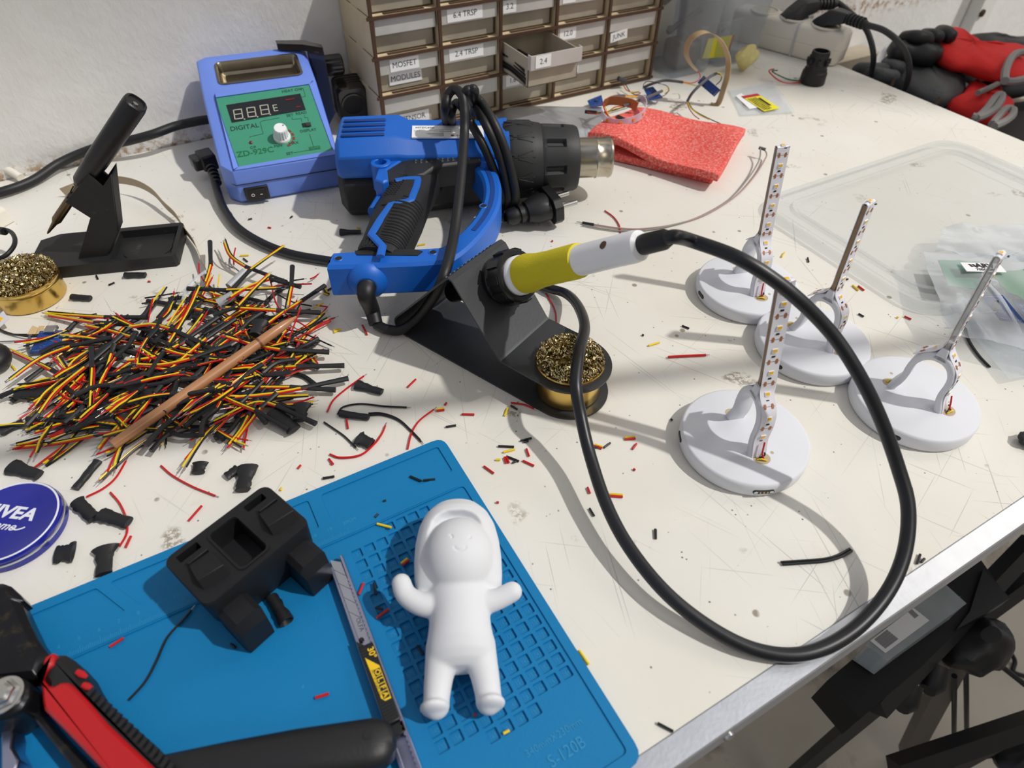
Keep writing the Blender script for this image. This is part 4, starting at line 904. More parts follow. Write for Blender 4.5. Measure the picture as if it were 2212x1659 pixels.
# the connector that plugs into the side of the station
pa = P(452, 352, 0.020); pb = P(470, 396, 0.012)
m = M(); m.box((0, 0, 0), (0.022, 0.016, 0.017)); m.box((0.0, -0.010, 0), (0.018, 0.012, 0.013)); m.v = [frame(P(447, 345, 0.018), ex) @ Matrix.Rotation(rad(-75), 4, 'Z') @ v for v in m.v]
inl = m.build('lead_connector', BLACK, iron, bevel=0.002)
m = M()
for k in range(5): q = lerp(pa, pb, 0.25 + 0.17 * k); m.tube([q, q + (pb - pa).normalized() * 0.0022], 0.0056 - 0.0003 * k, 12)
m.build('strain_relief', BLACK, inl)

# ---------------------------------------------------------------- hooded figurine
figo = V((-0.0093, 0.1108, 0)); fu = V((-0.4151, -0.9098, 0)); fv = V((0.9098, -0.4151, 0))
FX = Matrix.Translation(figo + V((0, 0, 0.0030))) @ Matrix((fu, fv, fu.cross(fv) * 1.0)).transposed().to_4x4()
if FX.to_3x3().determinant() < 0 or FX.col[2].z < 0: FX = Matrix.Translation(figo + V((0, 0, 0.003))) @ Matrix((fu, fv, V((0, 0, 1)))).transposed().to_4x4()
def capsule(m, pts, n=32):
    pts = [(V(p), r) for p, r in pts]; path = spline([p for p, r in pts], 6); rad_ = []
    for i in range(len(path)):
        f = i / 6; k = min(int(f), len(pts) - 2); rad_.append(lerp(pts[k][1], pts[k + 1][1], f - k))
    m.tube(path, rad_, n); m.sphere(path[0], rad_[0], n); m.sphere(path[-1], rad_[-1], n)
m = M(); m.T = FX
# body and limbs
def trunk(x, hw, hz, cz, n=72): return [(x, hw * math.cos(2 * math.pi * k / n), cz + hz * math.sin(2 * math.pi * k / n)) for k in range(n)]
m.loft([trunk(0.050, 0.010, 0.0100, 0.0165), trunk(0.053, 0.0145, 0.0130, 0.0168), trunk(0.057, 0.0168, 0.0152, 0.0168), trunk(0.062, 0.0168, 0.0156, 0.0164), trunk(0.068, 0.0160, 0.0152, 0.0160), trunk(0.076, 0.0164, 0.0152, 0.0158), trunk(0.084, 0.0176, 0.0148, 0.0152), trunk(0.090, 0.0176, 0.0132, 0.0142), trunk(0.094, 0.0160, 0.0108, 0.0132), trunk(0.0965, 0.011, 0.007, 0.0126)])
for s, off in ((-1, 0.0), (1, 0.0)):
    capsule(m, [((0.085, s * 0.0090, 0.0140), 0.0092), ((0.092, s * 0.0102, 0.0128), 0.0084), ((0.100, s * 0.0118, 0.0112), 0.0073), ((0.108, s * 0.0128, 0.0098), 0.0066), ((0.1115, s * 0.0130, 0.0094), 0.0066)], 32)
    m.sphere((0.1130, s * 0.0138, 0.0108), (0.0034, 0.0075, 0.0098), 32)
capsule(m, [((0.0640, -0.0130, 0.0190), 0.0070), ((0.0628, -0.0210, 0.0205), 0.0062), ((0.0580, -0.0282, 0.0220), 0.0056), ((0.0520, -0.0306, 0.0235), 0.0054)])
capsule(m, [((0.0645, 0.0120, 0.0190), 0.0068), ((0.0635, 0.0205, 0.0200), 0.0057), ((0.0605, 0.0288, 0.0215), 0.0055)])
# hood: an egg that runs down to the shoulders, opened over the face
def egg(x, hw, z0, z1, n=80):
    cz, hz = (z0 + z1) / 2, (z1 - z0) / 2
    return [(x, hw * math.copysign(abs(math.cos(2 * math.pi * k / n)) ** .9, math.cos(2 * math.pi * k / n)), cz + hz * math.copysign(abs(math.sin(2 * math.pi * k / n)) ** .9, math.sin(2 * math.pi * k / n))) for k in range(n)]
hood = [egg(-0.0005, 0.002, 0.017, 0.020), egg(0.0005, 0.0075, 0.012, 0.0250), egg(0.004, 0.0135, 0.0070, 0.0300), egg(0.010, 0.0188, 0.0032, 0.0340), egg(0.018, 0.0222, 0.0012, 0.0362), egg(0.028, 0.0240, 0.0004, 0.0368), egg(0.038, 0.0246, 0.0003, 0.0352), egg(0.047, 0.0244, 0.0008, 0.0318), egg(0.054, 0.0236, 0.002, 0.0280), egg(0.0585, 0.0215, 0.004, 0.0235), egg(0.0605, 0.0170, 0.007, 0.0200)]
h = M(); h.T = FX; h.loft(hood); h.sphere
fig = thing('figurine', 'matte white hooded figurine with a smiling face lying on the blue mat', 'figurine', FX @ V((0.06, 0, 0)))
ho = h.build('hood', [], None)
cv = M(); cv.T = FX
cvp = [egg(0.0150, 0.006, 0.0290, 0.060), egg(0.0165, 0.0110, 0.0270, 0.062), egg(0.020, 0.0150, 0.0250, 0.064), egg(0.028, 0.0180, 0.0230, 0.066), egg(0.037, 0.0194, 0.0215, 0.066), egg(0.047, 0.0190, 0.0210, 0.062), egg(0.056, 0.0172, 0.0215, 0.058), egg(0.0615, 0.014, 0.0225, 0.054), egg(0.0665, 0.008, 0.024, 0.050)]
cv.loft(cvp); cut(ho, cv)
bo = m.build('body', [], None)
f = M(); f.T = FX; f.sphere((0.0385, 0.0008, 0.0235), (0.0225, 0.0196, 0.0200), 64); fo = f.build('face', [], None)
me = bpy.data.meshes.new('figure_body'); bm = bmesh.new()
for q in (ho, bo, fo): bm.from_mesh(q.data)
bm.to_mesh(me); bm.free()
for q in (ho, bo, fo): drop(q)
fb = bpy.data.objects.new('figure_body', me); COL.objects.link(fb)
r = fb.modifiers.new('r', 'REMESH'); r.mode = 'VOXEL'; r.voxel_size = 0.00055; r.use_smooth_shade = True
s_ = fb.modifiers.new('s', 'SMOOTH'); s_.factor = 0.5; s_.iterations = 45
bpy.context.view_layer.update(); bake(fb)
# eyes and smile engraved by pressing the vertices in
FXi = FX.inverted()
marks = [(V((0.0360 + 0.0012 * abs(math.sin(t)), -0.0042 + 0.0010 * math.cos(t), 0))) for t in [k * .39 for k in range(9)]]
def arc(cx, cy, r, a0, a1, n=14): return [V((cx + r * math.cos(rad(lerp(a0, a1, k / n))), cy + r * math.sin(rad(lerp(a0, a1, k / n))), 0)) for k in range(n + 1)]
marks = arc(0.0372, -0.0030, 0.0012, 60, 170) + arc(0.0372, 0.0068, 0.0012, 10, 120) + arc(0.0420, 0.0022, 0.0034, -62, 62)
for v in fb.data.vertices:
    p = FXi @ v.co
    if p.z > 0.035 and 0.03 < p.x < 0.05:
        d = min((p.x - a.x) ** 2 + (p.y - a.y) ** 2 for a in marks) ** .5
        if d < 0.0008: v.co -= V((0, 0, 0.0007 * (1 - d / 0.0008)))
off = V(fig['_at'])
fb.data.transform(Matrix.Translation(-off)); fb.parent = fig; fb['_at'] = list(off)
fb.data.materials.clear(); fb.data.materials.append(mat('white_resin', '#dadce0', 0.62, var=0.01, sss=0.15, spec=0.3, bump=0.04, bscale=1500))
fb.data.shade_smooth()

# ---------------------------------------------------------------- cream tin
nc = V((-0.2502, 0.2388, 0))
NAVY = mat('navy_enamel', '#1a2290', 0.25, var=0.05, coat=0.3); SILV = mat('tin_rim', '#d8d8d6', 0.25, 1.0); RINGW = mat('white_print', '#e2e4ee', 0.4)
nt = thing('cream_tin', 'round navy blue cream tin with white lettering beside the mat', 'tin', nc)
m = M(); m.lathe([(0.0290, 0), (0.0297, 0.0008), (0.0297, 0.0048), (0.0290, 0.0052)], 72, Matrix.Translation(nc)); m.build('tin_base', NAVY, nt)
m = M(); m.lathe([(0.0288, 0.0050), (0.0301, 0.0054), (0.0301, 0.0062), (0.0292, 0.0066)], 72, Matrix.Translation(nc)); m.build('rim', SILV, nt)
m = M(); m.lathe([(0.0292, 0.0064), (0.0296, 0.0068), (0.0294, 0.0098), (0.0284, 0.0110), (0.0278, 0.0110), (0.0272, 0.0107), (0.001, 0.0107)], 72, Matrix.Translation(nc)); lid = m.build('lid', NAVY, nt, smooth=50)
m = M(); m.lathe([(0.02865, 0.01085), (0.02835, 0.0112), (0.0277, 0.0112), (0.0274, 0.0108)], 72, Matrix.Translation(nc), cap=False); m.build('lid_ring', RINGW, lid)
xd = (P(76.3, 1118, .011) - P(12, 1110, .011)); xd.z = 0
NX = frame(P(30, 1108, .0109), xd)
m = M(); m.text('NIVEA', 0.0118, NX @ Matrix.Translation((-0.0040, 0.0, 0)), 0, depth=0.00008, bold=0.0004, shear=0.12, sx=1.08)
m.text('Creme', 0.0080, NX @ Matrix.Translation((-0.0042, -0.0092, 0)), 0, depth=0.00008, shear=0.4, sx=1.0, bold=0.00008); m.ribbon(spline([NX @ V((0.0055, -0.0098, 0.0001)), NX @ V((0.009, -0.0108, .0001)), NX @ V((0.0125, -0.0090, .0001)), NX @ V((0.013, -0.0082, .0001))], 5), [V((0, 0.3, 0.0)) + xd.normalized()] * 16, [0.0010] * 16, 0.0001)
m.build('lid_lettering', RINGW, lid, smooth=0)

# ---------------------------------------------------------------- printed holder block
hc4 = [P(320 + x * .22301, 1020 + y * .22301, .040) for x, y in ((95, 860), (1130, 95), (1600, 470), (560, 1340))]
hctr = sum(hc4, V((0, 0, 0))) / 4; hctr.z = 0; HB = frame(hctr + V((0, 0, 0.0032)), (hc4[1] - hc4[0]) + (hc4[2] - hc4[3])); HBi = HB.inverted()
PRINT = mat('black_printed_plastic', '#17181b', 0.55, var=0.12, vscale=300, bump=0.12, bscale=800, spec=0.35)
hold = thing('battery_holder', 'black printed block with open pockets standing on the blue mat', 'holder', hctr + V((0, 0, .0032)))
Wd, Dp, Hh = 0.0655, 0.0415, 0.0365
def hpt(x, y, z=0.040):
    p = HBi @ P(320 + x * .22301, 1020 + y * .22301, z); return (p.x, p.y)
m = M(); m.T = HB
ring = lambda w, d, r, z: [(x, y, z) for x, y in rrect(w, d, r, 4)]
m.loft([ring(Wd - .010, Dp - .008, .004, 0), ring(Wd - .002, Dp, .005, 0.016), ring(Wd, Dp, .005, Hh - .001), ring(Wd - .001, Dp - .001, .005, Hh)])
blk = m.build('block', PRINT, hold, smooth=30)
c = M(); c.T = HB
q = [hpt(570, 600), hpt(830, 415), hpt(1185, 740), hpt(915, 955)]; cx, cy = sum(p[0] for p in q) / 4, sum(p[1] for p in q) / 4
c.loft([[(cx + x, cy + y, z) for x, y in rrect(0.0165, 0.0305, 0.003, 4)] for z in (Hh - .016, Hh + .02)]); cut(blk, c)
for qq in ([(265, 825), (450, 660), (515, 725), (330, 885)], [(915, 345), (1085, 185), (1150, 240), (985, 400)]):
    q = [hpt(*p) for p in qq]; cx, cy = sum(p[0] for p in q) / 4, sum(p[1] for p in q) / 4
    c = M(); c.T = HB; c.loft([[(cx + x, cy + y, z) for x, y in rrect(0.0125, 0.0050, 0.0005, 2)] for z in (Hh - .012, Hh + .02)]); cut(blk, c)
m = M(); m.T = HB; q = [hpt(570, 600), hpt(830, 415), hpt(1185, 740), hpt(915, 955)]; cx, cy = sum(p[0] for p in q) / 4, sum(p[1] for p in q) / 4
o_, i_ = rrect(0.0195, 0.0335, 0.0035, 5), rrect(0.0170, 0.0310, 0.003, 5)
m.loft([[(cx + x, cy + y, z) for x, y in o_] for z in (Hh - .0005, Hh + .0008)] + [[(cx + x, cy + y, Hh + .0008) for x, y in i_], [(cx + x, cy + y, Hh - .0005) for x, y in i_]], cap=False); m.build('pocket_lip', PRINT, hold)
for qq in ([(395, 905), (615, 755), (790, 970), (525, 1130)], [(1075, 405), (1290, 255), (1460, 440), (1200, 600)]):
    a, b, c_, d_ = [V((*hpt(*p, .042), 0)) for p in qq]
    Z = lambda p, z: (p.x, p.y, z)
    m = M(); m.T = HB
    m.add([Z(a, Hh - .001), Z(b, Hh - .001), Z(c_, Hh - .001), Z(d_, Hh - .001), Z(a, Hh + .0028), Z(b, Hh + .0028), Z(lerp(b, c_, .8), Hh + .0062), Z(lerp(a, d_, .8), Hh + .0062)], [(0, 1, 2, 3), (4, 5, 6, 7), (0, 1, 5, 4), (1, 2, 6, 5), (2, 3, 7, 6), (3, 0, 4, 7)])
    m.box(lerp(a, b, .5) + V((-0.0005, 0.0016, Hh + .0012)), (0.0118, 0.0018, 0.0045)); m.build('wedge', PRINT, hold, bevel=0.0004)
for x in (-0.0215, 0.0205):
    m = M(); m.T = HB
    m.loft([[(x - 0.0085, y, 0.0), (x + 0.0085, y, 0.0), (x + 0.0085, y, t - .003), (x + 0.0055, y, t), (x - 0.0055, y, t), (x - 0.0085, y, t - .003)] for y, t in ((-0.014, 0.026), (-0.0335, 0.026))] + [[(x - 0.0075, -0.0370, 0.0), (x + 0.0075, -0.0370, 0.0), (x + 0.0075, -0.0370, 0.017), (x + 0.0055, -0.0370, 0.0185), (x - 0.0055, -0.0370, 0.0185), (x - 0.0075, -0.0370, 0.017)]])
    m.build('lug', PRINT, hold, smooth=25)

# ---------------------------------------------------------------- snap-off knife
ka = P(722, 1202, .0095); kb = P(888, 1660, .0095); ka.z = kb.z = 0; KX = frame(V((ka.x, ka.y, 0.0032)), kb - ka)
KST = mat('knife_steel', '#a9adc6', 0.3, 1.0, var=0.06, vscale=80)
kn = thing('utility_knife', 'steel snap-off knife with black slider and yellow logo lying beside the figurine', 'knife', KX @ V((0.06, 0, 0)))
KL = (kb - ka).length + 0.012
m = M(); m.T = KX; m.box((KL / 2 + 0.004, 0, 0.0012), (KL - 0.006, 0.0082, 0.0010))
m.box((KL / 2 + 0.003, -0.0042, 0.0028), (KL - 0.004, 0.0009, 0.0042)); m.box((KL / 2, 0.0042, 0.0028), (KL, 0.0009, 0.0042))
m.box((KL / 2 + 0.003, -0.0036, 0.0047), (KL - 0.004, 0.0017, 0.0006)); m.box((KL / 2, 0.0036, 0.0047), (KL, 0.0019, 0.0006)); m.build('sheath', KST, kn, bevel=0.0003)
m = M(); m.T = KX
n = 44; pts = []
for k in range(n * 4 + 1):
    x = 0.016 + 0.0026 * k / 4
    if x > KL - 0.008: break
    pts.append((x, 0.0026 + 0.00045 * math.cos(k * math.pi / 2)))
m.prism(pts + [(pts[-1][0], 0.0034), (pts[0][0], 0.0034)], 0.0040, 0.0051); m.build('rail_teeth', KST, kn, smooth=0)
m = M(); m.T = KX; m.prism([(-0.001, -0.0028), (0.058, -0.0036), (0.058, 0.0024), (0.003, 0.0024)], 0.0020, 0.0026); m.build('blade', mat('blade_steel', '#b9bccb', 0.22, 1.0), kn)
m = M(); m.T = KX
for k in range(4): m.ribbon([(0.006 + 0.0095 * k, -0.0028, 0.00265), (0.0125 + 0.0095 * k, 0.0022, 0.00265)], V((0.4, -0.6, 0)), 0.00022, 0.0001)
m.text('OLFA', 0.0034, Matrix.Translation((0.0445, 0.0004, 0.00265)), 0, depth=0.00004)
m.build('blade_scoring', mat('etched_grey', '#5b5f70', 0.5, 0.5), kn, smooth=0)
m = M(); m.T = KX; m.lathe([(0.0014, 0.0026), (0.0014, 0.0036), (0.0009, 0.0042)], 16, Matrix.Translation((0.0535, -0.0015, 0))); m.build('blade_pin', BLACK, kn)
sx0, sx1 = 0.0585, 0.1015
m = M(); m.T = KX; m.box(((sx0 + sx1) / 2, -0.0005, 0.0048), (sx1 - sx0, 0.0078, 0.0048)); m.prism([(sx0 - 0.004, -0.0044), (sx0, -0.0044), (sx0, -0.001)], 0.004, 0.0068); sl = m.build('slider', BLACK, kn, bevel=0.0006)
m = M(); m.T = KX
for k in range(26): m.box((sx0 + 0.001 + 0.0016 * k, -0.0005, 0.0072), (0.0007, 0.0072, 0.0005))
m.build('slider_ribs', BLACK, sl)
m = M(); m.T = KX; m.box((0.1045, 0.001, 0.0036), (0.006, 0.0062, 0.003)); m.build('slider_catch', BLACK, kn, bevel=0.0005)
LX = KX @ Matrix.Translation((0, 0, 0.0076))
YP = mat('yellow_print', '#e9c21c', 0.5)
m = M(); m.T = LX; m.prism([(0.0655, -0.0028), (0.0725, 0.0026), (0.0905, 0.0026), (0.0905, -0.0006), (0.0885, -0.0020)], -0.0002, 0.00008)
m.text('30°', 0.0046, Matrix.Translation((0.0645, 0.0012, 0.0)), 0, depth=0.00006, bold=0.0001)
m.build('yellow_logo', YP, sl, smooth=0)
m = M(); m.T = LX
for k, ch in enumerate('OLFA'):
    m.prism([(0.0738 + 0.0041 * k - .0002, 0.0023), (0.0738 + 0.0041 * k + .0034, 0.0023), (0.0738 + 0.0041 * k + .0034, -0.0010), (0.0738 + 0.0041 * k - .0002, -0.0010)], 0.00008, 0.00014, 0)
    m.text(ch, 0.0037, Matrix.Translation((0.0754 + 0.0041 * k, 0.0006, 0.00016)), 1, depth=0.00004, bold=0.00012)
m.text('SAC-1 for Graphic Arts', 0.00145, Matrix.Translation((0.0800, -0.0016, 0.0001)), 0, depth=0.00003)
m.build('logo_lettering', [INK, YP], sl, smooth=0)
m = M(); m.T = KX; m.box((KL - 0.003, 0, 0.0030), (0.014, 0.0080, 0.0050)); m.build('end_cap', mat('royal_blue_plastic', '#1c3fae', 0.4), kn, bevel=0.0006)

# ---------------------------------------------------------------- wire strippers and a second tool's handle
RED = mat('red_handle_plastic', '#b3141a', 0.35, var=0.04); HBK = mat('worn_black_grip', '#17181a', 0.5, bump=0.1, bscale=500)
pl = thing('wire_strippers', 'wire strippers with red and black handle lying over the corner of the mat', 'pliers', P(60, 1500, .01))
pz = lambda x, y, z: P(x * .25862, 1230 + y * .25862, z)
def slab(m, px, z0, z1, mi=0, ch=0.0):
    top = [pz(*p, z1) for p in px]; m.prism([(p.x, p.y) for p in top], z0, z1, mi, ch)
STL = mat('blued_tool_steel', '#26272b', 0.3, 0.7, var=0.3, vscale=70, col2='#5a4f3c', c2scale=90, c2pos=(0.55, 0.75))
m = M(); slab(m, [(-700, 120), (0, 95), (70, 120), (150, 195), (180, 240), (150, 255), (215, 400), (290, 560), (380, 690), (340, 790), (300, 900), (200, 900), (-60, 930), (-700, 900)], 0.018, 0.030, 0, 0.003); m.build('jaw', STL, pl, bevel=0.001)
m = M(); slab(m, [(-300, 880), (60, 870), (200, 900), (250, 960), (240, 1060), (180, 1160), (60, 1230), (-300, 1300)], 0.012, 0.0335, 0, 0.002); m.build('pivot_plate', STL, pl, bevel=0.001)
m = M(); c = pz(30, 1055, .0335); m.lathe([(0.0078, 0), (0.0074, 0.0014), (0.0060, 0.0022), (0.0056, 0.0036), (0.0040, 0.0046)], 6, Matrix.Translation(c)); m.lathe([(0.0088, -0.0003), (0.0088, 0.0008)], 28, Matrix.Translation(c)); m.build('pivot_bolt', CHROME, pl)
m = M(); slab(m, [(0, 1260), (80, 1240), (110, 1380), (100, 1480), (125, 1520), (160, 1590), (120, 1700), (0, 1700)], 0.006, 0.018, 0, 0.001); m.build('spring_arm', KST, pl, bevel=0.0006)
m = M(); slab(m, [(190, 1130), (250, 1080), (470, 1350), (700, 1590), (780, 1700), (640, 1700), (430, 1440)], 0.010, 0.022, 0, 0.001); m.build('handle_core', STL, pl)
m = M(); slab(m, [(350, 830), (380, 740), (440, 690), (520, 690), (600, 740), (680, 830), (720, 910), (780, 1010), (900, 1130), (1040, 1250), (1200, 1390), (1340, 1540), (1460, 1680), (1560, 1800), (1000, 1850), (760, 1600), (560, 1380), (370, 1180), (345, 1080), (355, 980), (315, 920)], 0.012, 0.0300, 0, 0.004); h1 = m.build('handle', HBK, pl, bevel=0.0025, seg=3)
m = M(); slab(m, [(345, 1100), (338, 1010), (330, 960), (300, 910), (310, 860), (345, 820), (345, 770), (370, 720), (430, 686), (460, 700), (440, 790), (400, 820), (340, 870), (345, 910), (400, 965), (450, 965), (500, 935), (560, 935), (600, 960), (720, 1080), (900, 1290), (1100, 1480), (1290, 1660), (1400, 1790), (1010, 1840), (780, 1600), (560, 1370), (360, 1170)], 0.016, 0.0320, 0, 0.0015); m.build('red_inlay', RED, h1, bevel=0.001)['label'] = 'red hard plastic inlay'
m = M()
for a in ((640, 850, 725, 900), (690, 960, 770, 995)):
    p, q = pz(a[0], a[1], .0300), pz(a[2], a[3], .0292); m.tube([p, lerp(p, q, .5), q], [0.0012, 0.0016, 0.0008], 8, flat=.5)
m.build('red_flash', RED, h1)
m = M()
for k in range(16):
    t_ = k / 15; p = pz(lerp(760, 1420, t_), lerp(1030, 1660, t_), .0290); m.box(p, (0.0022, 0.0042, 0.0018), 0, Matrix.Rotation(rad(-52), 3, 'Z'))
m.build('grip_teeth', HBK, h1)
hz_ = lambda x, y, z: P(680 + x * .28881, 1180 + y * .28881, z)
m = M(); cs = []
A0, B0 = P(395, 1668, .020), P(832, 1607, .020); ax = (B0 - A0); ax.z = 0; L = ax.length; TX_ = frame(V((A0.x, A0.y, 0.0)), ax)
def rr2(x, w, z0, z1, n=20): return [(x, w * math.copysign(abs(math.cos(2 * math.pi * k / n)) ** .7, math.cos(2 * math.pi * k / n)), (z0 + z1) / 2 + (z1 - z0) / 2 * math.copysign(abs(math.sin(2 * math.pi * k / n)) ** .8, math.sin(2 * math.pi * k / n))) for k in range(n)]
m.T = TX_
m.loft([rr2(-0.05, .008, .0035, .022), rr2(-0.01, .0085, .0095, .026), rr2(0.02, .0100, .0105, .028), rr2(0.05, .0112, .0105, .029), rr2(L - 0.006, .0115, .0105, .029), rr2(L, .0100, .0115, .028), rr2(L + 0.004, .0065, .014, .0255), rr2(L + .0052, .002, .018, .0215)])
th_ = thing('tool_handle', 'black rubber tool handle with a hanging hole lying across the knife', 'tool handle', TX_ @ V((L / 2, 0, .02)))
m.build('sleeve', HBK, th_)
m = M(); m.T = TX_; m.lathe([(0.0018, 0.0285), (0.0018, 0.0293), (0.0012, 0.0293)], 12, Matrix.Translation((L - 0.007, 0.0020, 0))); m.build('hanging_hole', INK, th_)
# ---------------------------------------------------------------- LED lamps
RESIN = mat('white_resin_base', '#dcdee4', 0.55, var=0.01, sss=0.12, spec=0.35, bump=0.03, bscale=1500)
STRIPW = mat('led_strip_face', '#e4e3ea', 0.4); TANB = mat('strip_backing', '#9a8064', 0.6, var=0.2, vscale=120); COP = mat('copper_pad', '#b0714a', 0.45, 0.3)
LEDY = mat('led_phosphor', '#f0bb2a', 0.35); LEDW = mat('led_package', '#f3f2ec', 0.35); CORE = clear('clear_core', '#d8d2c4', 0.35, 0.1)
led_m = M(); led_m.box((0, 0, 0.0004), (0.0028, 0.0035, 0.0010), 0); led_m.box((0.0002, 0, 0.00095), (0.0020, 0.0026, 0.0002), 1)
led_mesh = None
def lamp(label, c, tip_px, B_dir, port_px, seedlab, pogo=None):
    global led_mesh
    c = V((*c, 0)); a = V((*B_dir, 0)).normalized(); LX = Matrix.Translation(c) @ Matrix((a, V((0, 0, 1)).cross(a), V((0, 0, 1)))).transposed().to_4x4(); inv = LX.inverted()
    t = thing('led_lamp', label, 'lamp', c, 'LED lamps on round white bases')
    R = 0.0434; H = 0.0122
    m = M(); m.T = LX
    m.lathe([(R - 0.0022, 0), (R - 0.0008, 0.0006), (R, 0.0022), (R, 0.0102), (R - 0.0007, 0.0117), (R - 0.002, H), (0.004, H)], 96); base = m.build('round_base', RESIN, t, smooth=60)
    # arch: a stirrup of constant width
    half = [(0.0172, 0.0095), (0.0160, 0.0150), (0.0140, 0.0210), (0.0130, 0.0270), (0.0132, 0.0340), (0.0125, 0.0410), (0.0095, 0.0475), (0.0048, 0.0515), (0.0, 0.0525)]
    th = [0.0060, 0.0052, 0.0046, 0.0042, 0.0042, 0.0044, 0.0050, 0.0062, 0.0068]
    cl = spline([V((x, 0, z)) for x, z in half] + [V((-x, 0, z)) for x, z in half[-2::-1]], 4); n = len(cl)
    tt = th + th[-2::-1]; rings = []; wd = 0.0130
    outer = []
    for i, p in enumerate(cl):
        q, r = cl[max(i - 1, 0)], cl[min(i + 1, n - 1)]; tg = (r - q).normalized(); nr = V((tg.z, 0, -tg.x))
        if nr.dot(p - V((0, 0, 0.03))) < 0: nr = -nr
        f = i / 4; k = min(int(f), len(tt) - 2); h = lerp(tt[k], tt[k + 1], f - k) / 2; e = 0.0012; W = V((0, wd / 2, 0)); w2 = V((0, wd / 2 - e, 0))
        A, B = p + nr * h, p - nr * h
        rings.append([A - nr * e + W, A + w2, A - w2, A - nr * e - W, B + nr * e - W, B - w2, B + w2, B + nr * e + W]); outer.append(A)
    m = M(); m.T = LX; m.loft(rings); arch = m.build('arch', RESIN, t, smooth=50)
    zt = 0.1335; tp = inv @ P(*tip_px, zt); lean = V((tp.x, tp.y, 0))
    m = M(); m.T = LX; m.loft([[(x, y, z) for x, y in rrect(w, 0.0130, 0.001, 2)] for w, z in ((0.0110, 0.052), (0.0065, 0.0555), (0.0048, 0.0605), (0.0040, 0.0612))]); m.build('neck', RESIN, t, smooth=50)
    # strip: up the outside of one leg, over the tip, down the other side
    g = 0.0019
    up_ = [o + (o - V((0, 0, 0.03))).normalized() * 0.0006 for o in outer[2:26:3]]
    pts = [V((p.x, 0, p.z)) for p in up_ if p.z < 0.0515] + [V((0.0040, 0, 0.0575)), V((g + 0.0004, 0, 0.064))]
    for k in range(1, 6): pts.append(V((g, 0, 0.064)) + (lean + V((0, 0, zt - 0.0025 - 0.064))) * (k / 5))
    top = V((0, 0, zt - 0.0025)) + lean
    for k in range(1, 6): pts.append(top + V((g * math.cos(math.pi * k / 6), 0, g * math.sin(math.pi * k / 6))))
    for k in range(0, 6): pts.append(V((-g, 0, 0.064)) + (lean + V((0, 0, zt - 0.0025 - 0.064))) * ((5 - k) / 5))
    pts += [V((-0.0050, 0, 0.0565)), V((-0.0105, 0, 0.0515)), V((-0.0155, 0, 0.0465))]
    path = spline(pts, 6)
    L = [0]
    for p, q in zip(path[:-1], path[1:]): L.append(L[-1] + (q - p).length)
    def at(s):
        for i in range(len(L) - 1):
            if L[i + 1] >= s: break
        u = (s - L[i]) / max(L[i + 1] - L[i], 1e-9); p = lerp(path[i], path[i + 1], u); tg = (path[min(i + 2, len(path) - 1)] - path[max(i - 1, 0)]).normalized()
        y = V((0, 1, 0)); y = (y - tg * y.dot(tg)).normalized(); nr = tg.cross(y)
        cen = lerp(V((0, 0, 0.03)), top, min(1, max(0, (p.z - 0.03) / 0.08)))
        if nr.dot(p - V((lean.x * (p.z - .064) / .07, 0, p.z - 0.004))) < 0: nr = -nr; y = -y
        return Matrix.Translation(p) @ Matrix((tg, nr.cross(tg), nr)).transposed().to_4x4()
    m = M(); m.T = LX; m.ribbon(path, V((0, 1, 0)), 0.0100, 0.0005)
    tot = L[-1]; spots = []
    it = max(range(len(path)), key=lambda i: path[i].z); s = L[it] - 0.0160 * int((L[it] - 0.004) / 0.0160)
    while s < tot - 0.004: spots.append(s); s += 0.0160
    for s in spots:
        X = at(s)
        m.box(X @ V((-0.0042, 0.0004, 0.0006)), (0, 0, 0), 2)
        for d, w, l, mi in ((-0.0042, 0.0018, 0.0011, 2),): 
            q = M(); q.box((d, 0.0002, 0.0004), (0.0011, 0.0021, 0.0004), mi); m.v += [m.T @ (X @ v) for v in q.v]; m.f += [[len(m.v) - len(q.v) + i for i in f] for f in q.f]; m.m += q.m
        if s + 0.008 < tot:
            Y = at(s + 0.008)
            for yy in (-0.0026, 0.0026):
                q = M(); q.T = Y; q.loft([[(x, yy + y, z) for x, y in rrect(0.0036, 0.0017, 0.0008, 3)] for z in (0.0002, 0.00045)], 1); m.v += [m.T @ v for v in q.v]; m.f += [[len(m.v) - len(q.v) + i for i in f] for f in q.f]; m.m += q.m
            q = M(); q.T = Y; q.box((0, 0, 0.0003), (0.0002, 0.009, 0.0001), 2); m.v += [m.T @ v for v in q.v]; m.f += [[len(m.v) - len(q.v) + i for i in f] for f in q.f]; m.m += q.m
    st = m.build('led_strip', [STRIPW, COP, INK], t, smooth=45)
    if led_mesh is None:
        o = led_m.build('led', [LEDW, LEDY]); led_mesh = o.data; bpy.data.objects.remove(o)
    for s in spots:
        o = bpy.data.objects.new('led', led_mesh); COL.objects.link(o); o.parent = st; o.matrix_local = Matrix.Translation(-V(t['_at'])) @ LX @ at(s)
    m = M(); m.T = LX; W = 0.0046
    m.loft([[V((x, y, 0.060)) for x, y in ((-0.0013, -W), (0.0013, -W), (0.0013, W), (-0.0013, W))], [top + V((x, y, 0.0005)) for x, y in ((-0.0013, -W), (0.0013, -W), (0.0013, W), (-0.0013, W))]])
    m.build('strip_core', TANB if seedlab != 4 else CORE, t)
    # cable holes at the feet, the pin hole, stray wires
    m = M(); m.T = LX
    for x, y, r, ry in ((0.0215, 0.0015, 0.0052, 0.0058), (-0.0205, -0.001, 0.0036, 0.0042)): m.loft([[(x + px, y + py, z) for px, py in circle(r, 24, 0, ry)] for z in (H - 0.0002, H + 0.00012)])
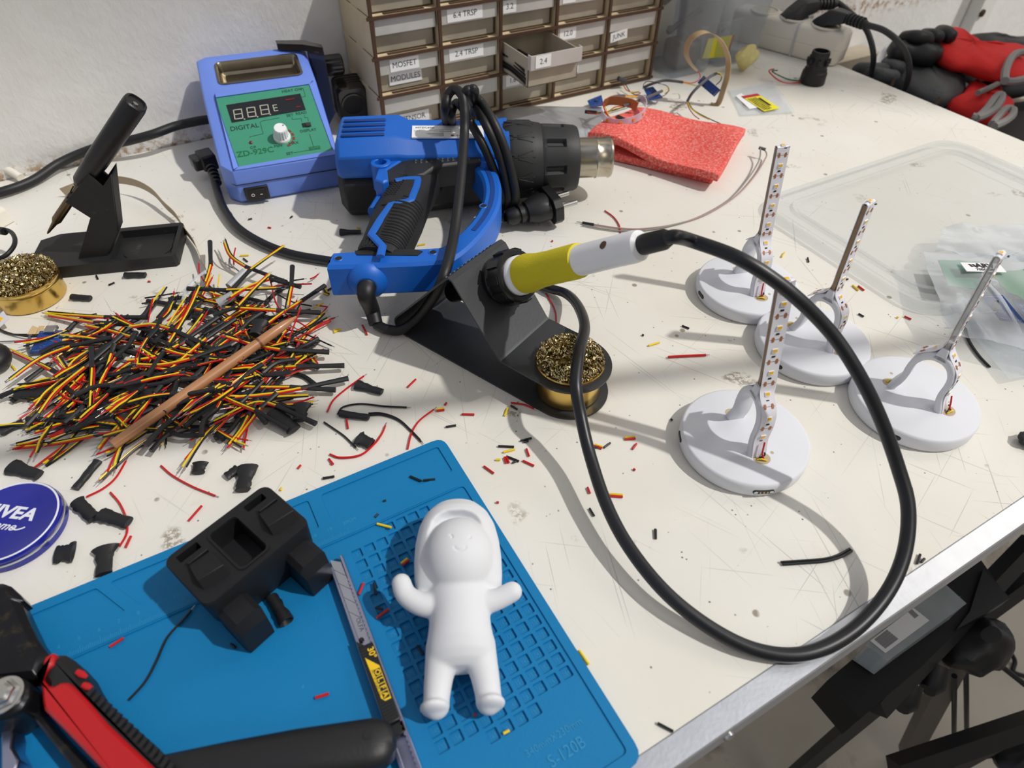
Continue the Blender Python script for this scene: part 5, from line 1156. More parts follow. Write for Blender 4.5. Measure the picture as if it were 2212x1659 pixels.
    m.lathe([(0.0012, H - 0.0002), (0.0012, H + 0.0001)], 14, Matrix.Translation((0.0185, 0.0105, 0))); m.lathe([(0.0012, H - 0.0002), (0.0012, H + 0.0001)], 14, Matrix.Translation((-0.0225, 0.010, 0)))
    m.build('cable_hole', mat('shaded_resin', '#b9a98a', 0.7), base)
    for mt, pp in ((WIRE_R, [(0.0185, 0.0012, 0.0250), (0.0205, 0.0005, 0.0200), (0.0215, 0.0005, 0.0165), (0.0235, 0.002, 0.0128)]), (WIRE_K, [(0.0200, 0.003, 0.0160), (0.0215, 0.0025, 0.0150), (0.0222, -0.002, 0.0128)]), (WIRE_Y, [(0.0225, -0.0025, 0.0128), (0.0235, 0.0, 0.0140), (0.0245, 0.0035, 0.0128)])):
        if seedlab == 2 and mt is WIRE_R: continue
        m = M(); m.T = LX; m.tube(spline(pp, 5), 0.0006, 7); m.build('wire', mt, t)
    m = M(); m.T = LX; m.tube(spline([(-0.021, -0.002, H + 0.0002), (-0.0205, 0.0, H + 0.0012), (-0.020, 0.002, H + 0.0002)], 4), 0.0007, 7); m.build('wire', WIRE_Y, t)
    pp = P(*port_px, 0.0062); d = (pp - c); d.z = 0; X = frame(c + V((0, 0, 0.0062)), d) @ Matrix.Translation((R - 0.0004, 0, 0)) @ Matrix.Rotation(rad(90), 4, 'Y')
    m = M(); m.loft([[X @ V((y, x, z)) for x, y in rrect(0.0096, 0.0036, 0.0017, 5)] for z in (-0.0015, 0.0007)], 0); m.loft([[X @ V((y, x, z)) for x, y in rrect(0.0086, 0.0026, 0.0012, 5)] for z in (0.0005, 0.0009)], 1); m.build('usb_port', [BLACK, mat('port_steel', '#3b3c40', 0.3, 0.6)], base)
    if pogo:
        pp = P(*pogo, 0.0058); d = (pp - c); d.z = 0; X = frame(c + V((0, 0, 0.0058)), d) @ Matrix.Translation((R - 0.0004, 0, 0)) @ Matrix.Rotation(rad(90), 4, 'Y')
        m = M(); m.loft([[X @ V((y, x, z)) for x, y in rrect(0.0140, 0.0034, 0.0016, 5)] for z in (-0.001, 0.0009)], 0)
        for k in range(3): m.lathe([(0.0006, 0), (0.0005, 0.0005)], 10, X @ Matrix.Translation((0, -0.0024 + 0.0024 * k, 0.0009)), 1)
        for k in (-1, 1): m.loft([[X @ V((y, x + k * 0.0052, z)) for x, y in rrect(0.0026, 0.0018, 0.0008, 4)] for z in (0.0008, 0.0011)], 2)
        m.build('contact_strip', [BLACK, mat('gold_pin', '#d9b98a', 0.3, 1.0), RESIN], base)
    return t
lamp('white LED strip lamp beside the corner of the clear lid', (0.3160, 0.2000), (1692, 313), (-0.0093, -0.0283), (1520, 636), 1)
lamp('white LED strip lamp standing between two others, its foot hole showing a yellow strip', (0.3105, 0.1210), (1880, 434), (0.0048, -0.0290), (1676, 790), 2)
lamp('white LED strip lamp with black magnetic contacts on its rim, nearest the blue mat', (0.1915, 0.0722), (1700, 602), (-0.0084, -0.0260), (1470, 943), 3, (1647, 1056))
lamp('white LED strip lamp with its strip seen edge on, beside the plastic bags', (0.3268, 0.0392), (2163, 546), (0.0068, -0.0250), (1932, 938), 4)

# ---------------------------------------------------------------- the pile of wire offcuts
def wirepiece(m, path, r, mi, tip=0.004, tipmi=1, both=False):
    m.tube(path, r, 6, mi)
    d = (path[-1] - path[-2]).normalized()
    if tip: m.tube([path[-1], path[-1] + d * tip], r * 0.4, 5, tipmi)
HSM = mat('matte_heat_shrink', '#1b1c1f', 0.5, var=0.1, bump=0.1, bscale=600)
def offcut_meshes(seed, gl, sl, bend, spread):
    """sleeve along -x from the origin, three wires fanning out along +x"""
    rnd = random.Random(seed); out = []
    m = M(); pth = spline([V((-sl, rnd.uniform(-.001, .001), 0)), V((-sl * .5, bend * 0.25 * sl, 0)), V((0, 0, 0))], 4)
    sq = rnd.uniform(0.7, 1.0); m.tube(pth, [0.0021, 0.0020, 0.0019, 0.0019, 0.0018, 0.0018, 0.0018, 0.0019, 0.0020], 8, flat=sq); out.append(('sleeve', m, [HSM]))
    for k, mt in enumerate((WIRE_R, WIRE_Y, WIRE_K)):
        oy = (k - 1) * 0.0010; m = M(); l = gl * rnd.uniform(0.88, 1.05); f = (k - 1) * spread + rnd.uniform(-.3, .3) * spread
        p = spline([V((-0.004, oy * .6, 0)), V((l * .33, oy + bend * l * .08, rnd.uniform(0, .0015))), V((l * .68, oy * 1.2 + bend * l * .30 + f * l * .4, rnd.uniform(0, .002))), V((l, oy * 1.3 + bend * l * .62 + f * l, rnd.uniform(-.0005, .001)))], 4)
        wirepiece(m, p, 0.00068, 0, 0.0035); out.append(('wire', m, [mt, TINNED]))
    return out
PILE = 'wire offcuts heaped in the pile'; PL_LAB = 'wire offcut of red, yellow and black wires in black heat shrink, heaped in the pile'
protos = []
for k, (gl, sl, bd, sp) in enumerate(((.030, .024, .35, .03), (.036, .028, -.3, .02), (.026, .030, .15, .05), (.040, .022, .6, .02), (.033, .026, -.5, .04), (.028, .020, .0, .06), (.042, .030, .25, .03), (.024, .026, -.15, .08))):
    protos.append([(nm, mm, mts) for nm, mm, mts in offcut_meshes(100 + k, gl, sl, bd, sp)])
proto_data = [None] * len(protos)
def place_offcut(k, X, label, group):
    t = bpy.data.objects.new('wire_offcut', None); COL.objects.link(t); t.empty_display_size = 0.01; t.matrix_world = X; t['_at'] = [0, 0, 0]
    tag(t, label, 'wire', group)
    if proto_data[k] is None:
        proto_data[k] = []
        for nm, mm, mts in protos[k]: o = mm.build(nm, mts); proto_data[k].append(o)
        for o in proto_data[k]: o.parent = t
    else:
        for s in proto_data[k]: o = s.copy(); COL.objects.link(o); o.parent = t
    return t
rnd = random.Random(21)
OUT = [(10, 860), (60, 950), (150, 960), (250, 985), (380, 1000), (500, 950), (610, 905), (735, 830), (720, 720), (660, 650), (600, 600), (520, 575), (470, 600), (330, 650), (250, 680), (110, 690), (80, 760), (40, 800)]
def inside(x, y, poly):
    c = False; n = len(poly)
    for i in range(n):
        (x1, y1), (x2, y2) = poly[i - 1], poly[i]
        if (y1 > y) != (y2 > y) and x < (x2 - x1) * (y - y1) / (y2 - y1) + x1: c = not c
    return c
cen = V((370, 800, 0)); count = 0
while count < 190:
    x, y = rnd.uniform(40, 700), rnd.uniform(600, 970)
    xx, yy = lerp(cen.x, x, 0.86), lerp(cen.y, y, 0.86)
    if not inside(x, y, OUT): continue
    dd = ((x - 370) / 340) ** 2 + ((y - 800) / 170) ** 2
    if rnd.random() > 1.15 - 0.5 * dd: continue
    h = 0.0022 + max(0, 1 - dd) ** 0.7 * 0.018 * rnd.random()
    p = P(xx, yy, h); a = P(xx - 60, yy + 26 + rnd.gauss(0, 34), h) - p
    if rnd.random() < (0.30 if x < 420 else 0.55): a = -a
    if rnd.random() < 0.10: a = Matrix.Rotation(rnd.uniform(0, 6.3), 3, 'Z') @ a
    a.z = 0; a = a.normalized() + V((0, 0, rnd.gauss(0, 0.05)))
    X = frame(p, a) @ Matrix.Rotation(rnd.choice((0, 3.14)) + rnd.gauss(0, .3), 4, 'X')
    place_offcut(count % len(protos), X, PL_LAB, PILE); count += 1
# the ones on top, each with its own bend: sleeve end, sleeve mouth, bend, wire tips (in the photograph), height
off = lambda x, y: (x * .34358, 400 + y * .34358)
TOPS = [((700, 960), (450, 1010), (250, 1090), (62, 1225), .016, .010), ((460, 1230), (330, 1165), (200, 1100), (60, 1035), .008, .004), ((925, 832), (665, 830), (480, 818), (292, 802), .010, .003), ((830, 872), (600, 864), (440, 838), (285, 812), .011, .0035),
 ((1040, 1000), (830, 955), (690, 915), (540, 882), .014, .008), ((770, 940), (540, 1140), (360, 1290), (252, 1440), .019, .008), ((1800, 610), (1550, 515), (1450, 445), (1405, 345), .010, .014), ((1420, 700), (1570, 535), (1680, 455), (1785, 380), .012, .020), ((1838, 510), (1832, 640), (1818, 700), (1805, 775), .020, .016),
 ((2042, 632), (1900, 725), (1780, 800), (1645, 900), .008, .016), ((2015, 802), (1745, 788), (1560, 775), (1392, 768), .009, .018), ((2165, 1135), (1870, 1140), (1690, 1150), (1525, 1155), .006, .012), ((2190, 1215), (1900, 1275), (1700, 1310), (1480, 1330), .006, .010),
 ((2110, 1288), (1830, 1270), (1620, 1268), (1425, 1258), .005, .010), ((1985, 1500), (1745, 1388), (1600, 1370), (1345, 1490), .006, .010), ((1815, 1540), (1610, 1418), (1450, 1350), (1285, 1268), .005, .014), ((1222, 1385), (1520, 1345), (1720, 1335), (1940, 1325), .008, .007),
 ((172, 1470), (460, 1478), (620, 1490), (800, 1512), .005, .006), ((410, 1552), (690, 1400), (720, 1360), (745, 1340), .006, .010), ((960, 1400), (760, 1500), (690, 1570), (620, 1659), .007, .004), ((1010, 1210), (880, 1380), (820, 1450), (745, 1540), .012, .007), ((800, 1560), (600, 1570), (360, 1620), (100, 1648), .005, .003),
 ((1620, 1350), (1560, 1450), (1510, 1540), (1420, 1650), .008, .004), ((1740, 1310), (1640, 1400), (1560, 1500), (1470, 1615), .009, .004), ((575, 1020), (580, 1150), (575, 1280), (570, 1400), .018, .012), ((1370, 830), (1130, 1000), (960, 1080), (800, 1100), .018, .016), ((1280, 1000), (1080, 905), (960, 875), (815, 890), .019, .014),
 ((920, 1210), (1060, 1000), (1180, 800), (1250, 640), .018, .016), ((1480, 840), (1300, 960), (1160, 1080), (1000, 1220), .020, .017), ((1450, 1000), (1200, 1090), (1020, 1130), (830, 1130), .020, .017), ((1890, 640), (1700, 590), (1560, 640), (1430, 720), .012, .017), ((1320, 355), (1325, 500), (1310, 560), (1290, 620), .016, .014), ((1180, 650), (1420, 660), (1580, 655), (1770, 648), .013, .016), ((2070, 1050), (1770, 1035), (1590, 1000), (1395, 940), .008, .020), ((720, 1000), (700, 1060), (660, 1180), (600, 1300), .020, .012), ((1340, 820), (1500, 760), (1600, 650), (1690, 560), .018, .018), ((0, 1330), (90, 1290), (300, 1220), (500, 1250), .006, .010)]
for i, (a, b, c, d, h0, h1) in enumerate(TOPS):
    a, b, c, d = P(*off(*a), h0), P(*off(*b), lerp(h0, h1, .35) + .001), P(*off(*c), lerp(h0, h1, .7)), P(*off(*d), h1)
    t = thing('wire_offcut', 'wire offcut of red, yellow and black wires in black heat shrink, uppermost in the pile', 'wire', b, 'wire offcuts lying uppermost on the pile')
    m = M(); m.tube(spline([a, lerp(a, b, .5), b + (b - a) * .02], 4), [.0022, .0021, .0020, .0020, .0019, .0018, .0018, .0018, .0020], 9, flat=.9); m.build('sleeve', HSM, t)
    fl = spline([lerp(a, b, .85), b, c, d], 6); sd = (d - b).cross(V((0, 0, 1))).normalized()
    for k, mt in enumerate((WIRE_R, WIRE_Y, WIRE_K)):
        o = (k - 1) * 0.00125; jig = rnd.uniform(-.0012, .0012)
        pth = [p + sd * (o * min(1, .4 + q / 9) + jig * (q / len(fl)) ** 2) + V((0, 0, .0006 * (k == 1))) for q, p in enumerate(fl)]
        if rnd.random() < .4: pth = pth[:-1]
        m = M(); wirepiece(m, pth, 0.00070, 0, .0035); m.build('wire', [mt, TINNED], t)
# single strands
STR = [((1170, 700), (920, 1085), 1, .010, 0), ((1530, 1660), (1570, 1450), 0, .004, 0), ((985, 1535), (1160, 1480), 0, .003, .2), ((780, 1250), (1000, 1090), 0, .020, .5), ((1560, 1000), (1490, 880), 0, .022, -.3), ((1890, 770), (1810, 985), 0, .021, 0), ((1640, 890), (2085, 1010), 2, .006, -.2), ((1770, 1010), (2080, 855), 0, .007, 0), ((1830, 960), (2030, 855), 2, .006, 0), ((1700, 600), (1940, 900), 0, .010, .3), ((1960, 620), (1640, 650), 0, .013, .1),
 ((1240, 1530), (850, 1655), 2, .003, .1), ((230, 1310), (450, 1375), 2, .004, .2), ((250, 1535), (470, 1470), 2, .004, 0), ((1750, 690), (1960, 760), 2, .008, .2), ((1840, 600), (1910, 590), 2, .010, 0), ((910, 710), (1130, 675), 2, .006, 0), ((890, 745), (1000, 730), 2, .005, 0), ((1330, 520), (1300, 590), 0, .014, 0), ((1250, 490), (1280, 600), 0, .013, .2), ((1480, 395), (1470, 500), 0, .012, .1), ((1450, 430), (1500, 540), 3, .010, .4), ((1350, 410), (1460, 520), 3, .009, .2),
 ((1050, 640), (920, 830), 2, .012, 0), ((1035, 640), (930, 790), 1, .011, .1), ((960, 715), (930, 860), 0, .011, 0), ((1950, 590), (2000, 560), 0, .004, .2), ((2035, 740), (1970, 775), 1, .004, 0), ((2060, 765), (1990, 755), 0, .004, 0), ((1380, 560), (1370, 640), 1, .012, 0), ((1700, 610), (1770, 590), 2, .011, 0), ((1780, 1100), (1900, 1080), 0, .010, .3)]
NMS = ('red', 'yellow', 'black', 'grey'); WM = (WIRE_R, WIRE_Y, WIRE_K, mat('grey_insulation', '#8b8b88', 0.45))
for a, b, k, h, bd in STR:
    a, b = P(*off(*a), h), P(*off(*b), max(.0012, h * .6)); sd = (b - a).cross(V((0, 0, 1))) * bd * .4
    m = M(); wirepiece(m, spline([a, lerp(a, b, .5) + sd, b], 6), 0.00068, 0, .003)
    tag(m.build('wire_strand', [WM[k], TINNED], at=a), 'loose %s wire strand sticking out of the wire pile' % NMS[k], 'wire', 'loose %s strands in the wire pile' % NMS[k])
for a, b, r, h in (((1540, 545), (1440, 640), .0036, .014), ((1470, 690), (1370, 745), .0040, .012)):
    a, b = P(*off(*a), h), P(*off(*b), h - .003); m = M(); m.tube(spline([a, lerp(a, b, .5), b], 4), r, 12); tag(m.build('grey_tube', mat('pale_grey_tube', '#a9abae', 0.4), at=a), 'pale grey plastic tube piece half buried in the wire pile', 'tube', 'grey tubes in the wire pile')
# wooden stick
s0, s1 = P(243, 962, .0110), P(640, 684, .0285); ax = s1 - s0; m = M()
SX = frame(s0, ax) @ Matrix.Rotation(rad(90), 4, 'Y'); Ls = ax.length
WOOD = mat('varnished_wood', '#b07d54', 0.35, var=0.2, vscale=25, coat=0.3, bump=0.05, bscale=80)
stick = thing('wooden_stick', 'varnished wooden stick with a pointed end lying across the wire pile', 'stick', s0)
m.lathe([(.0030, 0), (.0036, .0006), (.0039, .02), (.0039, Ls * .70), (.0037, Ls * .77), (.0037, Ls * .775), (.0039, Ls * .78), (.0037, Ls * .88), (.0032, Ls * .93), (.0020, Ls * .965), (.0007, Ls)], 24, SX); m.build('shaft', WOOD, stick)
m = M(); m.lathe([(.0040, Ls * .768), (.0040, Ls * .778)], 24, SX, cap=False); m.build('groove_band', mat('dark_wood_ring', '#6e4526', 0.5), stick)

# ---------------------------------------------------------------- clippings scattered about
LM = [('the navy cream tin', P(60, 1130)), ('the wire pile', P(400, 800)), ('the sheet metal stand', P(1100, 800)), ('the heat gun', P(900, 450)), ('the periwinkle soldering station', P(620, 430)), ('the black plastic stand', P(270, 540)), ('the black printed holder', P(520, 1200)), ('the figurine', P(1000, 1300)), ('the knife', P(790, 1400)), ('the mat corner', P(970, 950)), ('the looping cord', P(1350, 1180)), ('the front edge strip', P(1700, 1450)), ('the clear lid', P(1900, 450)), ('the LED lamps', P(1700, 800)), ('the plastic bags', P(2140, 700)), ('the heat gun plug', P(1250, 460))]
def where(p, z):
    n = min(LM, key=lambda q: (V((q[1].x, q[1].y, 0)) - V((p.x, p.y, 0))).length)[0]
    return ('on the blue mat near ' if z > .001 else 'on the bench near ') + n
def onmat(p): return MATX0 < p.x < MATX1 and MATY0 < p.y < MATY1
def clip(a, b, cs, bend=0.0, rr=0.00078):
    p, q = P(*a), P(*b); z = 0.0026 if onmat(p) and onmat(q) else 0.0
    p, q = P(*a, z + rr), P(*b, z + rr); L = (q - p).length
    for i, ch in enumerate(cs):
        sd = (q - p).cross(V((0, 0, 1))).normalized() * (0.0015 * i)
        pth = spline([p + sd, lerp(p, q, .5) + sd + (q - p).cross(V((0, 0, 1))) * bend, q + sd], 5)
        m = M(); m.tube(pth, rr, 8); k = 'ryk'.index(ch); nm = ('red', 'yellow', 'black')[k]
        lab = '%s %s wire clipping %s' % ('tiny' if L < .005 else 'short' if L < .014 else 'long curved' if abs(bend) > .05 else 'long', nm, where(p, z))
        tag(m.build('wire_clipping', WM[k], at=p), lab, 'wire clipping', lab)
TB = [((700, 400, .34358), "525 1270 577 1220 r;140 1470 150 1530 r;705 1410 755 1403 yr;760 1382 770 1368 r;865 1440 945 1442 r;1135 1450 1155 1400 y;765 1520 830 1510 k;1235 1607 1305 1590 k;1255 1615 1285 1608 k;1095 1640 1195 1645 k;1175 1385 1215 1410 k;1890 1587 1955 1583 yr;1700 1630 1750 1645 yr;1700 1650 1730 1645 k;1760 1650 1800 1620 k;1940 1659 1965 1625 r;2040 1008 2110 988 y;590 378 635 370 y;205 265 225 268 y;1430 350 1440 352 r;2000 940 2010 945 k;0 640 25 680 yk;50 630 75 632 k;60 915 100 905 y;270 940 240 880 r;2180 1470 2190 1478 k"),
 ((680, 940, .43330), "40 217 98 205 k;70 118 92 145 r;475 205 530 228 k;540 225 600 220 k;310 442 382 460 y;430 640 462 615 yr;300 410 315 393 k;220 795 243 737 r;295 735 305 795 k;308 912 368 868 r;305 860 340 868 k;1318 1073 1366 1143 y;940 1487 970 1472 y;510 1050 540 1095 k;5 1308 70 1288 r;915 55 993 58 k;940 85 997 70 y;1055 68 1068 105 r;903 122 925 122 y;945 110 955 140 r;955 108 968 138 r;955 105 1018 130 k;985 138 1005 130 k;843 155 892 190 r;1037 127 1093 153 r;905 335 918 335 r;1360 260 1372 290 r;1470 293 1535 298 yr;1370 365 1393 403 k;1700 470 1700 517 k;1588 168 1598 174 r;795 1390 800 1400 r;340 330 355 325 k"),
 ((1400, 1000, .39726), "38 360 42 412 k;1432 135 1445 197 k;1462 548 1480 497 k;1485 540 1503 520 k;52 1415 137 1460 k;1108 475 1095 485 k"),
 ((1452, 500, .34358), "62 592 107 610 k;688 160 706 133 y;852 165 858 192 k;1060 298 1107 300 k;1135 338 1172 370 y;1170 342 1207 370 r;1460 533 1503 552 r;585 998 632 1043 k;1750 665 1785 660 r;1172 517 1205 535 k;1412 538 1424 540 y"),
 ((0, 400, .34358), "683 628 720 612 k;605 568 615 590 k;1510 443 1563 440 y;1560 215 1585 210 k;1825 205 1838 195 k;1685 265 1703 268 r;1450 172 1460 190 k;1425 222 1440 215 r;75 1135 95 1160 y;372 1405 440 1405 k;930 605 945 605 r;2060 660 2110 632 k;2040 672 2070 684 ky;1975 1080 1995 1075 y;1530 460 1555 480 k;460 800 466 812 y;2100 925 2140 905 y"),
 ((0, 1000, .39726), "683 460 712 398 r;545 95 575 65 r;1025 315 1097 233 r;1525 150 1532 135 y;597 1000 672 952 r;1715 1278 1787 1255 r;1620 30 1635 12 r;1755 82 1815 75 k;1255 985 1280 1005 k;1800 2 1810 8 r")]
for (ox, oy, s), tb in TB:
    for e in tb.split(';'):
        x0, y0, x1, y1, cs = e.split(); clip((ox + float(x0) * s, oy + float(y0) * s), (ox + float(x1) * s, oy + float(y1) * s), cs)
def curve(pts, cs, ox, oy, s, label, r=0.0007, name='loose_wire', z=None, tip=True):
    pw = [P(ox + x * s, oy + y * s) for x, y in pts]; zz = 0.0026 if all(onmat(p) for p in pw) else 0.0
    for i, ch in enumerate(cs):
        k = 'rykg'.index(ch)
        pw = [P(ox + x * s, oy + y * s, (z[q] if z else zz) + r + .0001) + V((0, .0016 * i, .0003 * i)) for q, (x, y) in enumerate(pts)]
        m = M(); wirepiece(m, spline(pw, 6), r, 0, .003 if tip else 0); tag(m.build(name, [WM[k], TINNED], at=pw[0]), label if not i else label + ', its twin', 'wire')
A_ = (700, 400, .34358); B_ = (0, 1000, .39726)
curve([(20, 1425), (60, 1350), (140, 1280), (250, 1200)], 'r', *A_, 'long curved red wire lying above the heat shrink scrap')
curve([(85, 1440), (120, 1395), (230, 1375), (380, 1390), (520, 1397)], 'k', *A_, 'curved black wire beside the black sleeve below the wire pile')
curve([(285, 1445), (370, 1445), (470, 1480), (550, 1550), (610, 1612)], 'kk', *A_, 'black wire leaving the sleeve below the wire pile')
curve([(0, 1490), (60, 1530), (130, 1580), (200, 1650)], 'k', *A_, 'curved black wire running into crumpled black film')
curve([(285, 1659), (330, 1610), (365, 1560), (385, 1512)], 'r', *A_, 'red curved wire beside the crumpled black film')
curve([(525, 1659), (550, 1560), (600, 1480), (690, 1410)], 'r', *A_, 'curved red wire above the blue mat corner')
curve([(1175, 1368), (1260, 1380), (1320, 1405)], 'r', *A_, 'short curved red wire below the sheet metal stand')
curve([(1395, 680), (1430, 740), (1455, 800), (1460, 875)], 'r', *A_, 'curved red wire behind the sheet metal stand')
curve([(1765, 160), (1820, 200), (1855, 250), (1865, 300)], 'r', *A_, 'curved red wire crossing the pink jumper wire')
curve([(2163, 1080), (2260, 1074), (2400, 1068)], 'r', *A_, 'straight red wire on the bench beside the nearest lamp', r=.0010)
curve([(600, 160), (650, 220), (685, 300), (690, 380), (650, 455)], 'r', *B_, 'curved red wire among heat shrink scraps beside the cream tin')
curve([(470, 185), (560, 140), (630, 80), (685, -10)], 'r', *B_, 'curved red wire below the wire pile')
curve([(875, 15), (940, 70), (1050, 130), (1170, 178)], 'r', *B_, 'curved red wire above the black printed holder')
curve([(700, 1290), (790, 1190), (850, 1080), (910, 950), (1000, 850), (1040, 800)], 'k', *B_, 'thin black wire on the blue mat beside the printed holder')
curve([(732, 552), (830, 545), (960, 535), (1040, 515), (1108, 478)], 'kk', 1400, 1000, .39726, 'thin black wire inside the big cord loop', r=.0008, tip=False)
curve([(1845, 610), (1870, 690), (1930, 780), (1998, 853)], 'kk', 1452, 500, .34358, 'black wire beside the plastic bags', r=.0009, tip=False)
curve([(75, 95), (130, 112), (230, 98), (300, 40), (330, 0)], 'r', 680, 940, .4333, 'long curved red wire above the mat edge', r=.0008)
curve([(-60, 840), (0, 905), (60, 935), (240, 940)], 'k', 0, 400, .34358, 'black wire soldered to the small blue circuit board')
# pieces of heat shrink
def shrink(a, b, r, label, mouth=1.4, flat=.7, name='heat_shrink_piece', zadd=0.0):
    p, q = P(*a), P(*b); z = (0.0026 if onmat(p) else 0) + zadd; p, q = P(*a, z + r * flat), P(*b, z + r * flat)
    m = M(); n = 12; path = spline([p, lerp(p, q, .35), lerp(p, q, .7), q], 3); rr = [lerp(r * mouth, r * .85, min(1, i / 4)) for i in range(len(path))]
    rings = []; d = (q - p).normalized(); sd = d.cross(V((0, 0, 1))).normalized()
    rn = random.Random(int(a[0] * 7 + a[1]))
    for i, c in enumerate(path):
        rings.append([c + sd * (rr[i] * 1.15 * math.cos(2 * math.pi * k / n) * rn.uniform(.8, 1.1)) + V((0, 0, rr[i] * flat * math.sin(2 * math.pi * k / n))) for k in range(n)])
    m.loft(rings, 0, cap=False); m.add(rings[-1], [list(range(n))]); m.v += []
    inner = [lerp(c, path[0], .12) for c in rings[0]]; m.loft([rings[0], inner, [lerp(c, path[2], .5) for c in rings[2]]], 0, cap=False)
    tag(m.build(name, HSM, at=p), label, 'heat shrink')
S = lambda ox, oy, s: (lambda x, y: (ox + x * s, oy + y * s))
a_, b_, c_, d_ = S(*A_), S(*B_), S(0, 400, .34358), S(680, 940, .4333)
shrink(a_(205, 1255), a_(365, 1300), .0032, 'crumpled black heat shrink piece just below the right end of the wire pile')
shrink(a_(100, 1435), a_(283, 1460), .0028, 'black heat shrink sleeve joining two black wires below the wire pile', 1.0)
shrink(a_(215, 1590), a_(300, 1625), .0046, 'crumpled black heat shrink film at the end of a black wire', 1.2, .5)
shrink(b_(60, 20), b_(215, 65), .0044, 'wide black heat shrink piece above the navy cream tin', 1.3, .5)
shrink(b_(535, -10), b_(408, 140), .0030, 'straight black heat shrink tube pointing down from the wire pile', 1.0)
shrink(b_(415, 210), b_(515, 300), .0042, 'rolled black heat shrink piece beside the navy cream tin', 1.0, .6)
shrink(b_(545, 280), b_(700, 325), .0042, 'torn black heat shrink piece touching the curved red wire', 1.1, .6)
shrink(b_(400, 480), b_(300, 500), .0062, 'flattened fan of black heat shrink at the foot of the cream tin', 1.2, .3)
shrink(b_(572, 460), b_(565, 605), .0050, 'black heat shrink piece with a frayed top above the mat edge', 1.3, .5)
shrink(b_(1090, 0), b_(1075, 55), .0045, 'small black heat shrink piece hanging out of the wire pile', 1.0, .5)
shrink(b_(1345, 20), b_(1320, 150), .0052, 'black heat shrink piece with open mouth above the printed holder', 1.3, .5)
shrink(b_(1295, 30), b_(1230, 75), .0036, 'short black heat shrink piece beside the yellow tipped offcut', 1.0, .6)
shrink(b_(1560, 865), b_(1475, 725), .0036, 'black heat shrink tube lying on the blue mat', 1.1, .8)
shrink(c_(785, 565), c_(915, 563), .0030, 'black heat shrink tube in front of the black plastic stand', 1.0, .8)
shrink(c_(450, 703), c_(570, 710), .0030, 'black heat shrink tube beside the gold brass wool tin', 1.0, .8)
shrink(c_(0, 1550), c_(145, 1490), .0036, 'black heat shrink tube at the near end of the wire pile', 1.1, .7)
shrink(c_(1640, 860), c_(1600, 940), .0048, 'torn black heat shrink piece under the tip of the wooden stick', 1.3, .6, zadd=.016)
shrink(c_(1900, 1380), c_(1880, 1480), .0050, 'crumpled black heat shrink piece at the corner of the wire pile', 1.2, .5, zadd=.003)
shrink(c_(1720, 1420), c_(1850, 1540), .0055, 'large crumpled black heat shrink piece at the corner of the wire pile', 1.2, .4, zadd=.002)
shrink(a_(100, 295), a_(230, 293), .0028, 'black heat shrink tube with split mouth behind the heat gun grip', 1.4, .8)
shrink(c_(110, 1300), c_(330, 1290), .0060, 'broad dark heat shrink sheet at the near side of the wire pile', 1.1, .4, zadd=.003)
shrink(c_(820, 1230), c_(1000, 1330), .0070, 'broad crumpled heat shrink sheet in the hollow of the wire pile', 1.2, .4, zadd=.010)
# ---------------------------------------------------------------- loose things along the back of the bench
CLR = clear('clear_plastic', '#eef0f2', 0.05, 0.10, edge=.3); BAG = clear('clear_film', '#f4f6f8', 0.05, 0.07); HAZY = clear('hazy_plastic', '#dfe4ea', 0.30, 0.25)
def shell(m, rings, th):
    """open vessel: outer rings bottom to top, wall thickness th"""
    n = len(rings[0]); c = [sum((V(p) for p in r), V((0, 0, 0))) / n for r in rings]
    inn = [[V(p) + (c[i] - V(p)).normalized() * th + V((0, 0, th if i == 0 else 0)) for p in r] for i, r in enumerate(rings)]
    m.loft([[V(p) for p in r] for r in rings], 0, cap=False); m.add(rings[0], [list(range(n))[::-1]]); m.loft(inn, 0, cap=False); m.add(inn[0], [list(range(n))])
    m.loft([[V(p) for p in rings[-1]], inn[-1]], 0, cap=False)
def tub(name, label, x0, x1, y0, y1, h, flare, mt=CLR, r=0.010):
    t = thing(name, label, 'plastic box', ((x0 + x1) / 2, (y0 + y1) / 2, 0)); m = M(); rings = []
    for z, f in ((0.0004, -.002), (.004, 0), (h - .006, flare), (h - .005, flare + .003), (h, flare + .003)):
        rings.append([((x0 + x1) / 2 + x, (y0 + y1) / 2 + y, z) for x, y in rrect(x1 - x0 + 2 * f, y1 - y0 + 2 * f, r, 5)])
    shell(m, rings, .0013); m.build('box_wall', mt, t); return t
tub('clear_plastic_box', 'tall clear plastic box holding grey cables beside the drawer cabinet', 0.5700, 0.6400, 0.6160, 0.7150, 0.150, 0.006)
tub('clear_plastic_box', 'tall clear plastic box holding a yellow labelled bag beside the power strip', 0.6560, 0.7380, 0.6200, 0.7200, 0.150, 0.006)
GREYC = mat('grey_cable', '#4a4d52', 0.45)
for k, (y, z) in enumerate(((.64, .060), (.66, .092))):
    m = M(); m.tube(spline([(.574, y, z), (.592, y + .02, z - .012), (.612, y + .025, z - .006), (.635, y + .01, z + .014)], 8), .0040, 10); tag(m.build('grey_cable', GREYC, at=(.6, y, z)), ('lower' if k == 0 else 'upper') + ' grey cable coil inside the clear box beside the cabinet', 'cable')
m = M(); m.box((.600, .690, .05), (.045, .006, .090), 0, Matrix.Rotation(.15, 3, 'Z')); tag(m.build('paper_sheet', mat('cream_paper', '#d8d3c6', 0.7), at=(.6, .69, .006)), 'cream paper sheet standing inside the clear box beside the cabinet', 'paper')
m = M(); m.box((.611, .650, .022), (.042, .04, .036)); tag(m.build('dark_bundle', mat('dark_brown_film', '#4d463c', 0.3), bevel=.008, at=(.61, .65, .004)), 'dark plastic wrapped bundle at the bottom of the clear box beside the cabinet', 'bundle')
